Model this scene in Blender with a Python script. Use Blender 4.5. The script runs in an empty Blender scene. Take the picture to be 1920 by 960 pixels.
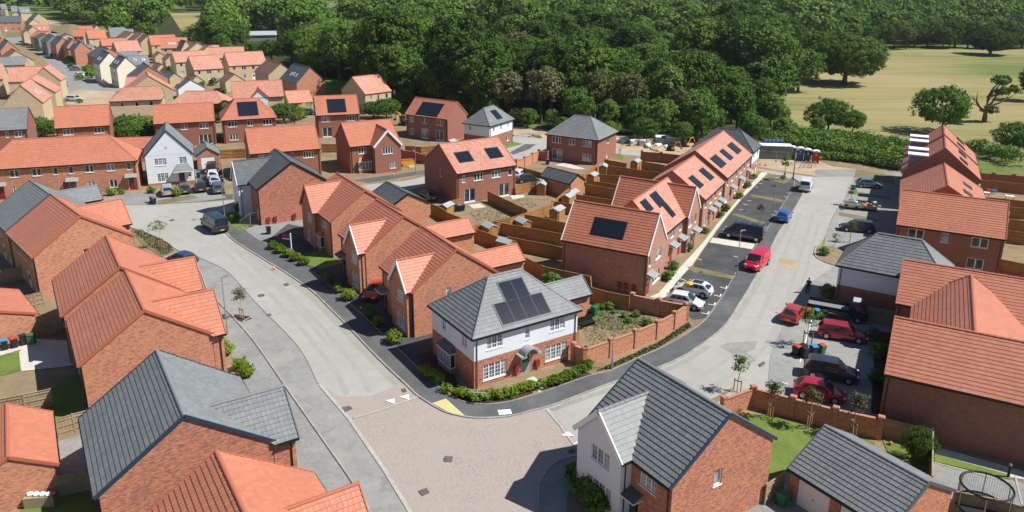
import bpy, bmesh, math, random
import numpy as np
from mathutils import Vector, Matrix
R = random.Random(11)
NR = np.random.RandomState(5)
S = bpy.context.scene
COL = S.collection
rad = math.radians
# ---------------------------------------------------------------- camera
cam = bpy.data.cameras.new('camera'); camo = bpy.data.objects.new('camera', cam); COL.objects.link(camo)
cam.sensor_width = 36; cam.lens = 1446.615/1920*36; cam.shift_y = -(480-389.745)/1920
cam.clip_start = .5; cam.clip_end = 6000
camo.matrix_world = Matrix.Translation((0,0,33.3)) @ Matrix.Rotation(math.pi/2-.29654, 4, 'X') @ Matrix.Rotation(.0095823, 4, 'Z')
S.camera = camo
# ---------------------------------------------------------------- sky and sun (shadows fall towards -x)
SUN_AZ = rad(-8); SUN_EL = rad(51)
W = bpy.data.worlds.new('World'); S.world = W; W.use_nodes = True
nt = W.node_tree; bg = nt.nodes['Background']; sky = nt.nodes.new('ShaderNodeTexSky'); sky.sky_type = 'NISHITA'; sky.sun_disc = False
sky.sun_elevation = SUN_EL; sky.sun_rotation = math.pi/2-SUN_AZ; sky.air_density = 1.4; sky.dust_density = .1; sky.ozone_density = 3.
tint = nt.nodes.new('ShaderNodeMix'); tint.data_type = 'RGBA'; tint.blend_type = 'MULTIPLY'; tint.inputs[0].default_value = 1; tint.inputs[7].default_value = (.95, .99, 1.08, 1)
nt.links.new(sky.outputs[0], tint.inputs[6]); nt.links.new(tint.outputs[2], bg.inputs[0]); bg.inputs[1].default_value = .052
sl = bpy.data.lights.new('sun', 'SUN'); sl.energy = 5.0; sl.angle = rad(.5); sl.color = (1, .972, .925)
so = bpy.data.objects.new('sun', sl); COL.objects.link(so)
sd = Vector((math.cos(SUN_EL)*math.cos(SUN_AZ), math.cos(SUN_EL)*math.sin(SUN_AZ), math.sin(SUN_EL)))
so.rotation_euler = sd.to_track_quat('Z', 'Y').to_euler(); so.location = sd*300
S.view_settings.view_transform = 'Standard'; S.view_settings.look = 'None'; S.view_settings.exposure = .40; S.view_settings.gamma = 1
S.render.resolution_x = 1024; S.render.resolution_y = 512
# ---------------------------------------------------------------- materials
def mat(name, col=(.5,.5,.5), rough=.8, metal=0., build=None, spec=.3):
    m = bpy.data.materials.new(name); m.use_nodes = True; n = m.node_tree
    b = n.nodes['Principled BSDF']; b.inputs['Base Color'].default_value = (*col, 1); b.inputs['Roughness'].default_value = rough
    b.inputs['Metallic'].default_value = metal; b.inputs['Specular IOR Level'].default_value = spec
    if build: build(n, b)
    return m
def N(n, t, **k):
    x = n.nodes.new(t)
    for a, v in k.items():
        if hasattr(x, a): setattr(x, a, v)
        else: x.inputs[a.replace('_', ' ')].default_value = v
    return x
def ramp(n, stops):
    r = n.nodes.new('ShaderNodeValToRGB'); e = r.color_ramp.elements
    e[0].position, e[0].color = stops[0][0], (*stops[0][1], 1); e[1].position, e[1].color = stops[-1][0], (*stops[-1][1], 1)
    for p, c in stops[1:-1]:
        q = e.new(p); q.color = (*c, 1)
    return r
def mix(n, f, a, b, mode='MIX'):
    x = n.nodes.new('ShaderNodeMix'); x.data_type = 'RGBA'; x.blend_type = mode
    for s, v in ((0, f), (6, a), (7, b)):
        if hasattr(v, 'is_linked') or isinstance(v, bpy.types.NodeSocket): n.links.new(v, x.inputs[s])
        elif isinstance(v, (int, float)): x.inputs[s].default_value = v
        else: x.inputs[s].default_value = (*v, 1)
    return x.outputs[2]
def noisec(n, scale, detail=4, coord='Object', rough=.55, vec=None):
    if vec is None:
        tc = n.nodes.new('ShaderNodeTexCoord'); vec = tc.outputs[coord]
    x = N(n, 'ShaderNodeTexNoise', Scale=scale, Detail=detail, Roughness=rough); n.links.new(vec, x.inputs['Vector']); return x.outputs['Fac']
def geo(n): return n.nodes.new('ShaderNodeNewGeometry').outputs['Position']
def bump(n, b, h, st=.3, dist=.02):
    x = N(n, 'ShaderNodeBump', Strength=st, Distance=dist); n.links.new(h, x.inputs['Height']); n.links.new(x.outputs[0], b.inputs['Normal'])
def cell_noise(n, w, h, rnd=True):
    """white noise per cell of the UV map (metres), shifted per object"""
    uv = n.nodes.new('ShaderNodeUVMap'); uv.uv_map = 'UVMap'
    sep = n.nodes.new('ShaderNodeSeparateXYZ'); n.links.new(uv.outputs[0], sep.inputs[0])
    out = []
    for i, s in enumerate((w, h)):
        m = N(n, 'ShaderNodeMath', operation='DIVIDE'); n.links.new(sep.outputs[i], m.inputs[0]); m.inputs[1].default_value = s
        f = N(n, 'ShaderNodeMath', operation='FLOOR'); n.links.new(m.outputs[0], f.inputs[0]); out.append(f.outputs[0])
    c = n.nodes.new('ShaderNodeCombineXYZ'); n.links.new(out[0], c.inputs[0]); n.links.new(out[1], c.inputs[1])
    oi = n.nodes.new('ShaderNodeObjectInfo'); n.links.new(oi.outputs['Random'], c.inputs[2])
    wn = n.nodes.new('ShaderNodeTexWhiteNoise'); n.links.new(c.outputs[0], wn.inputs['Vector']); return wn.outputs['Value']
def tile_mat(name, c0, c1, c2, rough=.62):
    def bl(n, b):
        v = cell_noise(n, .3, .34)
        r = ramp(n, [(0, c0), (.5, c1), (1, c2)]); n.links.new(v, r.inputs[0])
        big = noisec(n, .35, 3, vec=geo(n))
        rb = ramp(n, [(.3, (.94,.94,.94)), (.7, (1.05,1.05,1.05))]); n.links.new(big, rb.inputs[0])
        fine = noisec(n, 9, 5, vec=geo(n)); rf = ramp(n, [(.3, (.94,.94,.94)), (.75, (1.05,1.05,1.05))]); n.links.new(fine, rf.inputs[0])
        st = noisec(n, .8, 5, vec=geo(n), rough=.7); rs = ramp(n, [(.66, (0,0,0)), (.85, (.22,.22,.22))]); n.links.new(st, rs.inputs[0])
        c = mix(n, 1., mix(n, 1., r.outputs[0], rb.outputs[0], 'MULTIPLY'), rf.outputs[0], 'MULTIPLY')
        c = mix(n, rs.outputs[0], c, (.42,.36,.31)); n.links.new(c, b.inputs['Base Color'])
        # joints between tiles
        uv = n.nodes.new('ShaderNodeUVMap'); uv.uv_map = 'UVMap'
        w = N(n, 'ShaderNodeTexWave', Scale=1.667/ .5*.5*1.0, Distortion=0.); n.links.new(uv.outputs[0], w.inputs['Vector'])
        bump(n, b, fine, .15, .01)
    return mat(name, c1, rough, build=bl)
def brick_mat(name, cols, mortar, rough=.85, blend=.72, bandy=0):
    def bl(n, b):
        uv = n.nodes.new('ShaderNodeUVMap'); uv.uv_map = 'UVMap'
        t = N(n, 'ShaderNodeTexBrick', Scale=1.0); t.inputs['Mortar Size'].default_value = .007; t.inputs['Brick Width'].default_value = .225; t.inputs['Row Height'].default_value = .075
        t.inputs['Bias'].default_value = 0; t.inputs['Mortar Smooth'].default_value = .3
        t.inputs['Color1'].default_value = (0,0,0,1); t.inputs['Color2'].default_value = (1,1,1,1); t.inputs['Mortar'].default_value = (.5,.5,.5,1)
        n.links.new(uv.outputs[0], t.inputs['Vector'])
        rr = ramp(n, [(i/(len(cols)-1), c) for i, c in enumerate(cols)]); 
        for e in rr.color_ramp.elements: pass
        mp = N(n, 'ShaderNodeMapping'); mp.inputs['Scale'].default_value = (3., 12., 1); n.links.new(uv.outputs[0], mp.inputs[0])
        pn = noisec(n, 1.4, 4, vec=mp.outputs[0], rough=.75)
        ad = N(n, 'ShaderNodeMath', operation='MULTIPLY_ADD'); n.links.new(t.outputs['Color'], ad.inputs[0]); ad.inputs[1].default_value = blend
        s2 = N(n, 'ShaderNodeMath', operation='MULTIPLY_ADD'); n.links.new(pn, s2.inputs[0]); s2.inputs[1].default_value = 2.2*(1-blend)+.4; s2.inputs[2].default_value = -.52
        n.links.new(s2.outputs[0], ad.inputs[2]); n.links.new(ad.outputs[0], rr.inputs[0])
        c = mix(n, t.outputs['Fac'], rr.outputs[0], mortar)
        n.links.new(c, b.inputs['Base Color'])
        iv = N(n, 'ShaderNodeMath', operation='SUBTRACT'); iv.inputs[0].default_value = 1; n.links.new(t.outputs['Fac'], iv.inputs[1])
        bump(n, b, iv.outputs[0], .5, .008)
    return mat(name, cols[1], rough, build=bl, spec=.15)
def ground_mat(name, c0, c1, s1=.3, s2=6., c2=None, amt=.5, rough=.9, lo=.35, hi=.65, b_=.2, f_=.19):
    def bl(n, b):
        g = geo(n); a = noisec(n, s1, 5, vec=g, rough=.65); r = ramp(n, [(lo, c0), (hi, c1)]); n.links.new(a, r.inputs[0])
        f = noisec(n, s2, 6, vec=g, rough=.7); rf = ramp(n, [(.3, (1-f_,)*3), (.7, (1+f_,)*3)]); n.links.new(f, rf.inputs[0])
        c = mix(n, 1., r.outputs[0], rf.outputs[0], 'MULTIPLY')
        if c2:
            st = noisec(n, s1*2.7, 7, vec=g, rough=.75); rs = ramp(n, [(.52, (0,0,0)), (.72, (amt,)*3)]); n.links.new(st, rs.inputs[0]); c = mix(n, rs.outputs[0], c, c2)
        n.links.new(c, b.inputs['Base Color']); bump(n, b, f, b_, .03)
    return mat(name, c0, rough, build=bl, spec=.15)
M = {}
M['tile_red'] = tile_mat('tile_red', (.450,.162,.094), (.475,.174,.103), (.50,.195,.118), .5)
M['tile_red2'] = tile_mat('tile_red2', (.41,.152,.09), (.435,.164,.098), (.465,.185,.115), .5)
M['tile_grey'] = tile_mat('tile_grey', (.175,.185,.185), (.19,.20,.20), (.215,.225,.225), .5)
M['tile_dark'] = tile_mat('tile_dark', (.085,.09,.098), (.10,.106,.113), (.118,.124,.132), .5)
M['tile_brown'] = tile_mat('tile_brown', (.17,.095,.07), (.20,.115,.085), (.25,.14,.105))
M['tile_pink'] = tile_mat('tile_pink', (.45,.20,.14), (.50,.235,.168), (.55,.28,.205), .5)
M['ridge_red'] = mat('ridge_red', (.42,.13,.08), .7); M['ridge_grey'] = mat('ridge_grey', (.2,.205,.215), .6); M['ridge_dark'] = mat('ridge_dark', (.09,.095,.105), .6)
M['brick_red'] = brick_mat('brick_red', [(.25,.095,.08), (.42,.14,.085), (.54,.19,.10), (.63,.25,.135), (.66,.42,.27)], (.45,.36,.28))
M['brick_orange'] = brick_mat('brick_orange', [(.30,.12,.08), (.50,.185,.10), (.58,.225,.12), (.63,.275,.15), (.66,.44,.26)], (.5,.40,.3))
M['brick_plain'] = brick_mat('brick_plain', [(.25,.10,.075), (.34,.13,.09), (.38,.15,.102), (.43,.18,.12)], (.30,.2,.15))
M['brick_terrace'] = brick_mat('brick_terrace', [(.27,.12,.09), (.40,.185,.125), (.46,.22,.15), (.50,.26,.18), (.52,.34,.24)], (.42,.34,.27))
M['brick_yellow'] = brick_mat('brick_yellow', [(.46,.345,.215), (.57,.44,.285), (.63,.505,.34), (.67,.56,.40)], (.5,.4,.26))
M['render'] = mat('render', (.74,.775,.81), .8, build=lambda n, b: bump(n, b, noisec(n, 30, 4, vec=geo(n)), .15, .01))
M['render_cream'] = mat('render_cream', (.78,.72,.58), .8)
M['render_grey'] = mat('render_grey', (.2,.215,.22), .8)
M['upvc'] = mat('upvc', (.82,.83,.84), .35, spec=.5)
M['stone'] = mat('stone', (.55,.53,.48), .8)
M['black'] = mat('black', (.015,.016,.018), .4); M['fascia'] = mat('fascia', (.03,.032,.036), .4)
M['brownpipe'] = mat('brownpipe', (.05,.015,.015), .4)
M['verge_navy'] = mat('verge_navy', (.03,.05,.085), .45)
def glassb(n, b):
    v = noisec(n, .8, 2, vec=geo(n)); r = ramp(n, [(.35, (.012,.016,.022)), (.6, (.035,.045,.055)), (.75, (.12,.12,.11))]); n.links.new(v, r.inputs[0]); n.links.new(r.outputs[0], b.inputs['Base Color'])
M['glass'] = mat('glass', (.02,.025,.03), .06, spec=.8, build=glassb)
def curtain_skyb(n, b):
    v = noisec(n, .9, 2, vec=geo(n)); r = ramp(n, [(.4, (.10,.115,.13)), (.6, (.38,.40,.40))]); n.links.new(v, r.inputs[0]); n.links.new(r.outputs[0], b.inputs['Base Color'])
M['glass_lit'] = mat('glass_lit', (.3,.3,.3), .12, spec=.8, build=curtain_skyb)  # pale base colour stands in for curtains and reflected sky
M['solar'] = mat('solar', (.012,.017,.028), .12, spec=.3); M['solar_frame'] = mat('solar_frame', (.022,.026,.032), .4)
M['lead'] = mat('lead', (.27,.28,.28), .65); M['door_red'] = mat('door_red', (.26,.015,.03), .4); M['door_sage'] = mat('door_sage', (.28,.36,.32), .4)
M['door_grey'] = mat('door_grey', (.07,.09,.09), .4); M['door_white'] = mat('door_white', (.78,.79,.8), .4); M['meter'] = mat('meter', (.25,.035,.03), .5)
M['wood_new'] = ground_mat('wood_new', (.33,.165,.06), (.40,.21,.085), .6, 5., None)
M['wood_old'] = ground_mat('wood_old', (.30,.23,.14), (.38,.30,.19), .6, 5., None)
M['felt'] = mat('felt', (.33,.37,.37), .8)
M['galv'] = mat('galv', (.45,.47,.48), .35, .7)
M['concrete'] = ground_mat('concrete', (.50,.47,.40), (.56,.53,.46), .4, 4.)
def kerbb(n, b):
    oi = n.nodes.new('ShaderNodeObjectInfo'); r = ramp(n, [(0, (.29,.28,.255)), (1, (.37,.355,.325))]); n.links.new(oi.outputs['Random'], r.inputs[0]); f = noisec(n, 5., 5, vec=geo(n)); rf = ramp(n, [(.3, (.82,)*3), (.7, (1.1,)*3)]); n.links.new(f, rf.inputs[0]); n.links.new(mix(n, 1., r.outputs[0], rf.outputs[0], 'MULTIPLY'), b.inputs['Base Color'])
M['kerb_stone'] = mat('kerb_stone', (.4,.4,.35), .9, build=kerbb)
M['kerb'] = ground_mat('kerb', (.36,.345,.30), (.43,.41,.365), .4, 4.)
M['road'] = ground_mat('road', (.33,.322,.288), (.37,.36,.322), .1, .9, (.265,.257,.233), .45, b_=.04, f_=.07)
M['road_dark'] = ground_mat('road_dark', (.245,.245,.23), (.30,.295,.27), .2, 1.2, (.15,.15,.144), .8, b_=.05, f_=.1)
M['path'] = ground_mat('path', (.085,.088,.09), (.125,.128,.128), .25, 5., (.2,.2,.19), .35, b_=.1)
M['path_pale'] = ground_mat('path_pale', (.21,.21,.20), (.27,.27,.255), .2, 3., (.35,.34,.31), .6, b_=.06)
M['drive'] = ground_mat('drive', (.055,.057,.06), (.085,.087,.09), .4, 5., (.13,.13,.125), .4, b_=.1)
def pavb(n, b):
    g = geo(n); mp = N(n, 'ShaderNodeMapping'); mp.inputs['Rotation'].default_value = (0,0,.57+.78); n.links.new(g, mp.inputs[0])
    t = N(n, 'ShaderNodeTexBrick', Scale=1.0); t.inputs['Mortar Size'].default_value = .008; t.inputs['Brick Width'].default_value = .2; t.inputs['Row Height'].default_value = .1
    t.inputs['Color1'].default_value = (0,0,0,1); t.inputs['Color2'].default_value = (1,1,1,1); t.inputs['Mortar'].default_value = (.5,.5,.5,1); n.links.new(mp.outputs[0], t.inputs['Vector'])
    r = ramp(n, [(0, (.20,.20,.205)), (.35, (.31,.255,.23)), (.7, (.38,.29,.25)), (1, (.39,.34,.29))]); n.links.new(t.outputs['Color'], r.inputs[0])
    a = noisec(n, .25, 6, vec=g, rough=.7); ra = ramp(n, [(.35, (.35,)*3), (.65, (.9,)*3)]); n.links.new(a, ra.inputs[0])
    c = mix(n, ra.outputs[0], r.outputs[0], (.35,.31,.27)); n.links.new(c, b.inputs['Base Color']); bump(n, b, t.outputs['Fac'], -.3, .01)
M['paving'] = mat('paving', (.4,.3,.28), .9, build=pavb, spec=.15)
M['grass'] = ground_mat('grass', (.075,.13,.025), (.14,.19,.045), .5, 8., (.24,.22,.09), .5, b_=.4)
M['lawn'] = ground_mat('lawn', (.10,.16,.03), (.155,.20,.045), .5, 9., (.22,.21,.09), .45, b_=.4)
M['verge'] = ground_mat('verge', (.145,.135,.07), (.22,.185,.10), .6, 7., (.09,.125,.04), .8, b_=.4)
M['dust'] = ground_mat('dust', (.285,.275,.24), (.33,.315,.275), .4, 3., b_=.05, f_=.12)
M['tyre'] = ground_mat('tyre', (.305,.30,.27), (.34,.332,.298), .5, 2., b_=.05, f_=.06)
M['soil'] = ground_mat('soil', (.21,.15,.085), (.29,.22,.135), .35, 6., (.12,.14,.05), .5, b_=.5)
M['mulch'] = ground_mat('mulch', (.045,.028,.02), (.075,.048,.035), 1.2, 12., b_=.6)
M['dirt'] = ground_mat('dirt', (.36,.25,.15), (.45,.35,.24), .15, 3., (.5,.46,.40), .7, b_=.4)
M['white_line'] = mat('white_line', (.75,.75,.72), .7); M['tactile'] = ground_mat('tactile', (.58,.45,.20), (.66,.52,.25), .8, 8.)
M['iron'] = ground_mat('iron', (.09,.085,.08), (.15,.14,.13), 2., 20.)
M['patch'] = ground_mat('patch', (.24,.23,.21), (.30,.29,.26), .6, 4.)
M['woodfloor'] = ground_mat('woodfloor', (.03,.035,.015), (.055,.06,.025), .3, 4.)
def fieldb(n, b):
    g = geo(n); mp = N(n, 'ShaderNodeMapping'); mp.inputs['Rotation'].default_value = (0,0,-.95); mp.inputs['Scale'].default_value = (.018,.22,1); n.links.new(g, mp.inputs[0])
    a = noisec(n, 1., 6, vec=mp.outputs[0], rough=.7); c = noisec(n, .012, 3, vec=g, rough=.5)
    ad = N(n, 'ShaderNodeMath', operation='ADD'); n.links.new(a, ad.inputs[0]); n.links.new(c, ad.inputs[1])
    r = ramp(n, [(.40, (.13,.165,.045)), (.46, (.215,.21,.08)), (.52, (.28,.24,.105)), (.6, (.34,.275,.13))])
    h = N(n, 'ShaderNodeMath', operation='MULTIPLY'); n.links.new(ad.outputs[0], h.inputs[0]); h.inputs[1].default_value = .5
    n.links.new(h.outputs[0], r.inputs[0]); f = noisec(n, 2., 6, vec=g, rough=.7); rf = ramp(n, [(.3, (.82,)*3), (.7, (1.12,)*3)]); n.links.new(f, rf.inputs[0])
    n.links.new(mix(n, 1., r.outputs[0], rf.outputs[0], 'MULTIPLY'), b.inputs['Base Color'])
M['field'] = mat('field', (.4,.33,.18), .95, build=fieldb, spec=.1)
def leaf_mat(name, c0, c1, c2):
    def bl(n, b):
        at = n.nodes.new('ShaderNodeAttribute'); at.attribute_name = 'tone'
        oi = n.nodes.new('ShaderNodeObjectInfo'); a = N(n, 'ShaderNodeMath', operation='MULTIPLY_ADD'); n.links.new(oi.outputs['Random'], a.inputs[0]); a.inputs[1].default_value = .62
        s = N(n, 'ShaderNodeMath', operation='MULTIPLY'); n.links.new(at.outputs['Fac'], s.inputs[0]); s.inputs[1].default_value = .4; n.links.new(s.outputs[0], a.inputs[2])
        r = ramp(n, [(.1, c0), (.5, c1), (.95, c2)]); n.links.new(a.outputs[0], r.inputs[0]); n.links.new(r.outputs[0], b.inputs['Base Color'])
        tr = n.nodes.new('ShaderNodeBsdfTranslucent'); n.links.new(r.outputs[0], tr.inputs[0]); mx = n.nodes.new('ShaderNodeMixShader'); mx.inputs[0].default_value = .22
        n.links.new(b.outputs[0], mx.inputs[1]); n.links.new(tr.outputs[0], mx.inputs[2]); n.links.new(mx.outputs[0], n.nodes['Material Output'].inputs[0])
    return mat(name, c1, .75, build=bl, spec=.12)
M['leaf_dark'] = leaf_mat('leaf_dark', (.036,.072,.012), (.078,.145,.022), (.15,.235,.040))
M['leaf_mid'] = leaf_mat('leaf_mid', (.060,.122,.020), (.108,.195,.032), (.175,.27,.052))
M['leaf_light'] = leaf_mat('leaf_light', (.09,.16,.025), (.14,.22,.035), (.20,.28,.05))
M['leaf_shrub'] = leaf_mat('leaf_shrub', (.07,.13,.015), (.16,.24,.02), (.30,.36,.04))
M['leaf_olive'] = leaf_mat('leaf_olive', (.08,.085,.03), (.13,.14,.05), (.19,.17,.09))
M['bark'] = ground_mat('bark', (.10,.075,.05), (.16,.125,.09), 1., 9.)
M['bark_pale'] = ground_mat('bark_pale', (.34,.29,.24), (.45,.40,.34), 1., 9.)
M['rubber'] = mat('rubber', (.02,.02,.02), .7); M['rim'] = mat('rim', (.5,.51,.52), .35, .6); M['carglass'] = mat('carglass', (.02,.025,.03), .04, spec=.9)
M['lamp_red'] = mat('lamp_red', (.35,.01,.01), .2); M['lamp_clear'] = mat('lamp_clear', (.7,.7,.7), .15)
M['yellow'] = mat('yellow', (.75,.45,.02), .45); M['orange'] = mat('orange', (.75,.16,.02), .5); M['plate_yellow'] = mat('plate_yellow', (.7,.55,.05), .4)
def paint(name, c, metal=.0): 
    m = mat(name, c, .28, metal, spec=.6); m.node_tree.nodes['Principled BSDF'].inputs['Coat Weight'].default_value = .6; return m
# ---------------------------------------------------------------- mesh helpers
class MB:
    def __init__(s): s.v=[]; s.f=[]; s.m=[]; s.uv=[]; s.mats=[]
    def mi(s, m):
        if m not in s.mats: s.mats.append(m)
        return s.mats.index(m)
    def poly(s, pts, m, uv=None):
        k = len(s.v); s.v += [tuple(p) for p in pts]; s.f.append(tuple(range(k, k+len(pts)))); s.m.append(s.mi(m)); s.uv.append(uv or [(p[0], p[1]) for p in pts])
    def box(s, x0, y0, z0, x1, y1, z1, m, T=None, skip=''):
        P = [Vector((x, y, z)) for z in (z0, z1) for y in (y0, y1) for x in (x0, x1)]
        if T is not None: P = [T @ p for p in P]
        for nm, q, ua in (('d',(0,2,3,1),0),('u',(4,5,7,6),0),('s',(0,1,5,4),1),('n',(3,2,6,7),1),('w',(2,0,4,6),2),('e',(1,3,7,5),2)):
            if nm in skip: continue
            pts = [P[i] for i in q]; e1 = (pts[1]-pts[0]).length; e2 = (pts[2]-pts[1]).length
            s.poly(pts, m, [(0,0),(e1,0),(e1,e2),(0,e2)])
    def tube(s, pts, rs, m, n=8, cap=True):
        pts = [Vector(p) for p in pts]; rings = []
        if not isinstance(rs, (list, tuple)): rs = [rs]*len(pts)
        for i, p in enumerate(pts):
            d = (pts[min(i+1, len(pts)-1)]-pts[max(i-1, 0)]); d = d.normalized() if d.length > 1e-6 else Vector((0,0,1))
            a = d.orthogonal().normalized() if abs(d.z) < .95 else Vector((1,0,0)); a = (a-d*a.dot(d)).normalized(); b = d.cross(a)
            rings.append([p+(a*math.cos(t)+b*math.sin(t))*rs[i] for t in [2*math.pi*j/n for j in range(n)]])
        for i in range(len(rings)-1):
            for j in range(n):
                k = (j+1) % n; s.poly([rings[i][j], rings[i][k], rings[i+1][k], rings[i+1][j]], m)
        if cap: s.poly(rings[0][::-1], m); s.poly(rings[-1], m)
    def disc(s, c, r, m, z=None, n=20):
        s.poly([(c[0]+r*math.cos(2*math.pi*i/n), c[1]+r*math.sin(2*math.pi*i/n), c[2]) for i in range(n)], m)
    def mesh(s, name, smooth=False):
        me = bpy.data.meshes.new(name); me.from_pydata(s.v, [], s.f)
        for m in s.mats: me.materials.append(M[m] if isinstance(m, str) else m)
        me.polygons.foreach_set('material_index', s.m)
        uv = me.uv_layers.new(name='UVMap'); uv.data.foreach_set('uv', [c for f in s.uv for p in f for c in p])
        if smooth: me.polygons.foreach_set('use_smooth', [True]*len(s.f))
        me.update(); return me
    def build(s, name, parent=None, smooth=False, label=None, kind=None, merge=False):
        me = s.mesh(name, smooth)
        if merge:
            bm = bmesh.new(); bm.from_mesh(me); bmesh.ops.remove_doubles(bm, verts=bm.verts, dist=.0005); bm.to_mesh(me); bm.free()
        return place(name, me, parent, label=label, kind=kind)
def place(name, me, parent=None, mtx=None, label=None, kind=None):
    o = bpy.data.objects.new(name, me); COL.objects.link(o)
    if parent is not None: o.parent = parent
    if mtx is not None: o.matrix_local = mtx
    if label: o['label'] = label
    if kind: o['kind'] = kind
    return o
def thing(name, label, cat, loc=(0,0,0), rz=0, group=None):
    o = bpy.data.objects.new(name, None); COL.objects.link(o); o.location = (loc[0], loc[1], loc[2] if len(loc) > 2 else 0); o.rotation_euler = (0,0,rz)
    o['label'] = label; o['category'] = cat
    if group: o['group'] = group
    return o
def tag(o, label, cat, group=None):
    o['label'] = label; o['category'] = cat
    if group: o['group'] = group
    return o
def copy_tree(o, parent=None, label=None, group=None, loc=None, rz=None, sc=None):
    c = o.copy(); COL.objects.link(c); c.parent = parent
    if parent is None:
        if label: c['label'] = label
        if group: c['group'] = group
        if loc is not None: c.location = (loc[0], loc[1], loc[2] if len(loc) > 2 else 0)
        if rz is not None: c.rotation_euler = (0,0,rz)
        if sc is not None: c.scale = (sc,)*3 if isinstance(sc, (int, float)) else sc
    for ch in o.children: copy_tree(ch, c)
    return c
CAMP = Vector((0,0,33.3))
ZL = dict(plot_soil=.019, woodland_floor=-.01, estate_soil=0, street=.004, field=.002, field_patch=.004, bare_earth=.008, works_yard=.002, road=.006, road_end=.012, road_edge=.010, pavement=.014, block_paving=.018, paving_band=.022, street_paving=.010, footway=.030, parking_court=.034, driveway=.026, front_path=.042, grass_verge=.046, lawn=.050, planting_bed=.054, patio=.056, planter=.05, channel_line=.058, paving_border=.058, bay_marking=.062, tactile_paving=.062, access_cover=.062, give_way_triangle=.064, drain_cover=.066, road_patch=.014, road_stain=.014, road_wear=.0085, kerb=.06)
ZC = {}
def zof(name):
    ZC[name] = ZC.get(name, 0)+1; return ZL[name]+.00025*ZC[name]
def sheet(name, pts, m, z=None, kind='structure', hole=None, label=None):
    """flat ground sheet, every one 4 mm above the last"""
    if z is None: z = zof(name)
    bm = bmesh.new(); vs = [bm.verts.new((p[0], p[1], z)) for p in pts]; f = bm.faces.new(vs)
    f.normal_update()
    if f.normal.z < 0: f.normal_flip()
    bmesh.ops.triangulate(bm, faces=bm.faces[:]); me = bpy.data.meshes.new(name); bm.to_mesh(me); bm.free(); me.materials.append(M[m])
    me.uv_layers.new(name='UVMap')
    o = place(name, me)
    if kind: o['kind'] = kind
    return o
def smooth_line(pts, k=4):
    P = [Vector((p[0], p[1])) for p in pts]; out = []
    for i in range(len(P)-1):
        a, b, c, d = P[max(i-1,0)], P[i], P[i+1], P[min(i+2,len(P)-1)]
        for j in range(k):
            t = j/k; out.append(.5*((2*b)+(c-a)*t+(2*a-5*b+4*c-d)*t*t+(3*b-a-3*c+d)*t**3))
    out.append(P[-1]); return out
def ribbon(name, pts, w, m, h=None, z=None, sm=True, kind='structure'):
    """strip of width w along a line; h = real height for a kerb"""
    P = smooth_line(pts) if sm else [Vector((p[0], p[1])) for p in pts]
    if z is None: z = zof(name)
    mb = MB(); L = []
    for i, p in enumerate(P):
        d = (P[min(i+1, len(P)-1)]-P[max(i-1, 0)]).normalized(); nrm = Vector((-d.y, d.x))*w/2; L.append((p+nrm, p-nrm))
    top = h if h else z
    for i in range(len(L)-1):
        (a, b), (c, d) = L[i], L[i+1]
        mb.poly([(b.x,b.y,top),(d.x,d.y,top),(c.x,c.y,top),(a.x,a.y,top)], m)
        if h:
            mb.poly([(a.x,a.y,0),(a.x,a.y,h),(c.x,c.y,h),(c.x,c.y,0)][::-1], m); mb.poly([(b.x,b.y,0),(b.x,b.y,h),(d.x,d.y,h),(d.x,d.y,0)], m)
    o = mb.build(name); o['kind'] = kind; return o
def kerb_run(pts, w=.15, h=.11, step=.92):
    """kerb laid stone by stone"""
    P = smooth_line(pts, 6); root = bpy.data.objects.new('kerb', None); COL.objects.link(root); root['kind'] = 'structure'; mbs = {}
    d = [0.]
    for i in range(1, len(P)): d.append(d[-1]+(P[i]-P[i-1]).length)
    def at(s):
        for i in range(1, len(P)):
            if s <= d[i] or i == len(P)-1: t = (s-d[i-1])/max(1e-6, d[i]-d[i-1]); return P[i-1].lerp(P[i], t)
    n = max(1, int(d[-1]/step)); mb = MB(); mb.box(-.452,-w/2,-.05,.452,w/2,h,'kerb_stone'); me = mb.mesh('kerb_stone')
    for k in range(n):
        a, b = at(d[-1]*k/n), at(d[-1]*(k+1)/n); c = (a+b)/2; L = (b-a).length
        place('kerb_stone', me, root, Matrix.Translation((c.x, c.y, R.uniform(-.004,.004))) @ Matrix.Rotation(math.atan2(b.y-a.y, b.x-a.x)+R.uniform(-.006,.006), 4, 'Z') @ Matrix.Scale((L-.012)/.904, 4, (1,0,0)))
    return root
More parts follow.
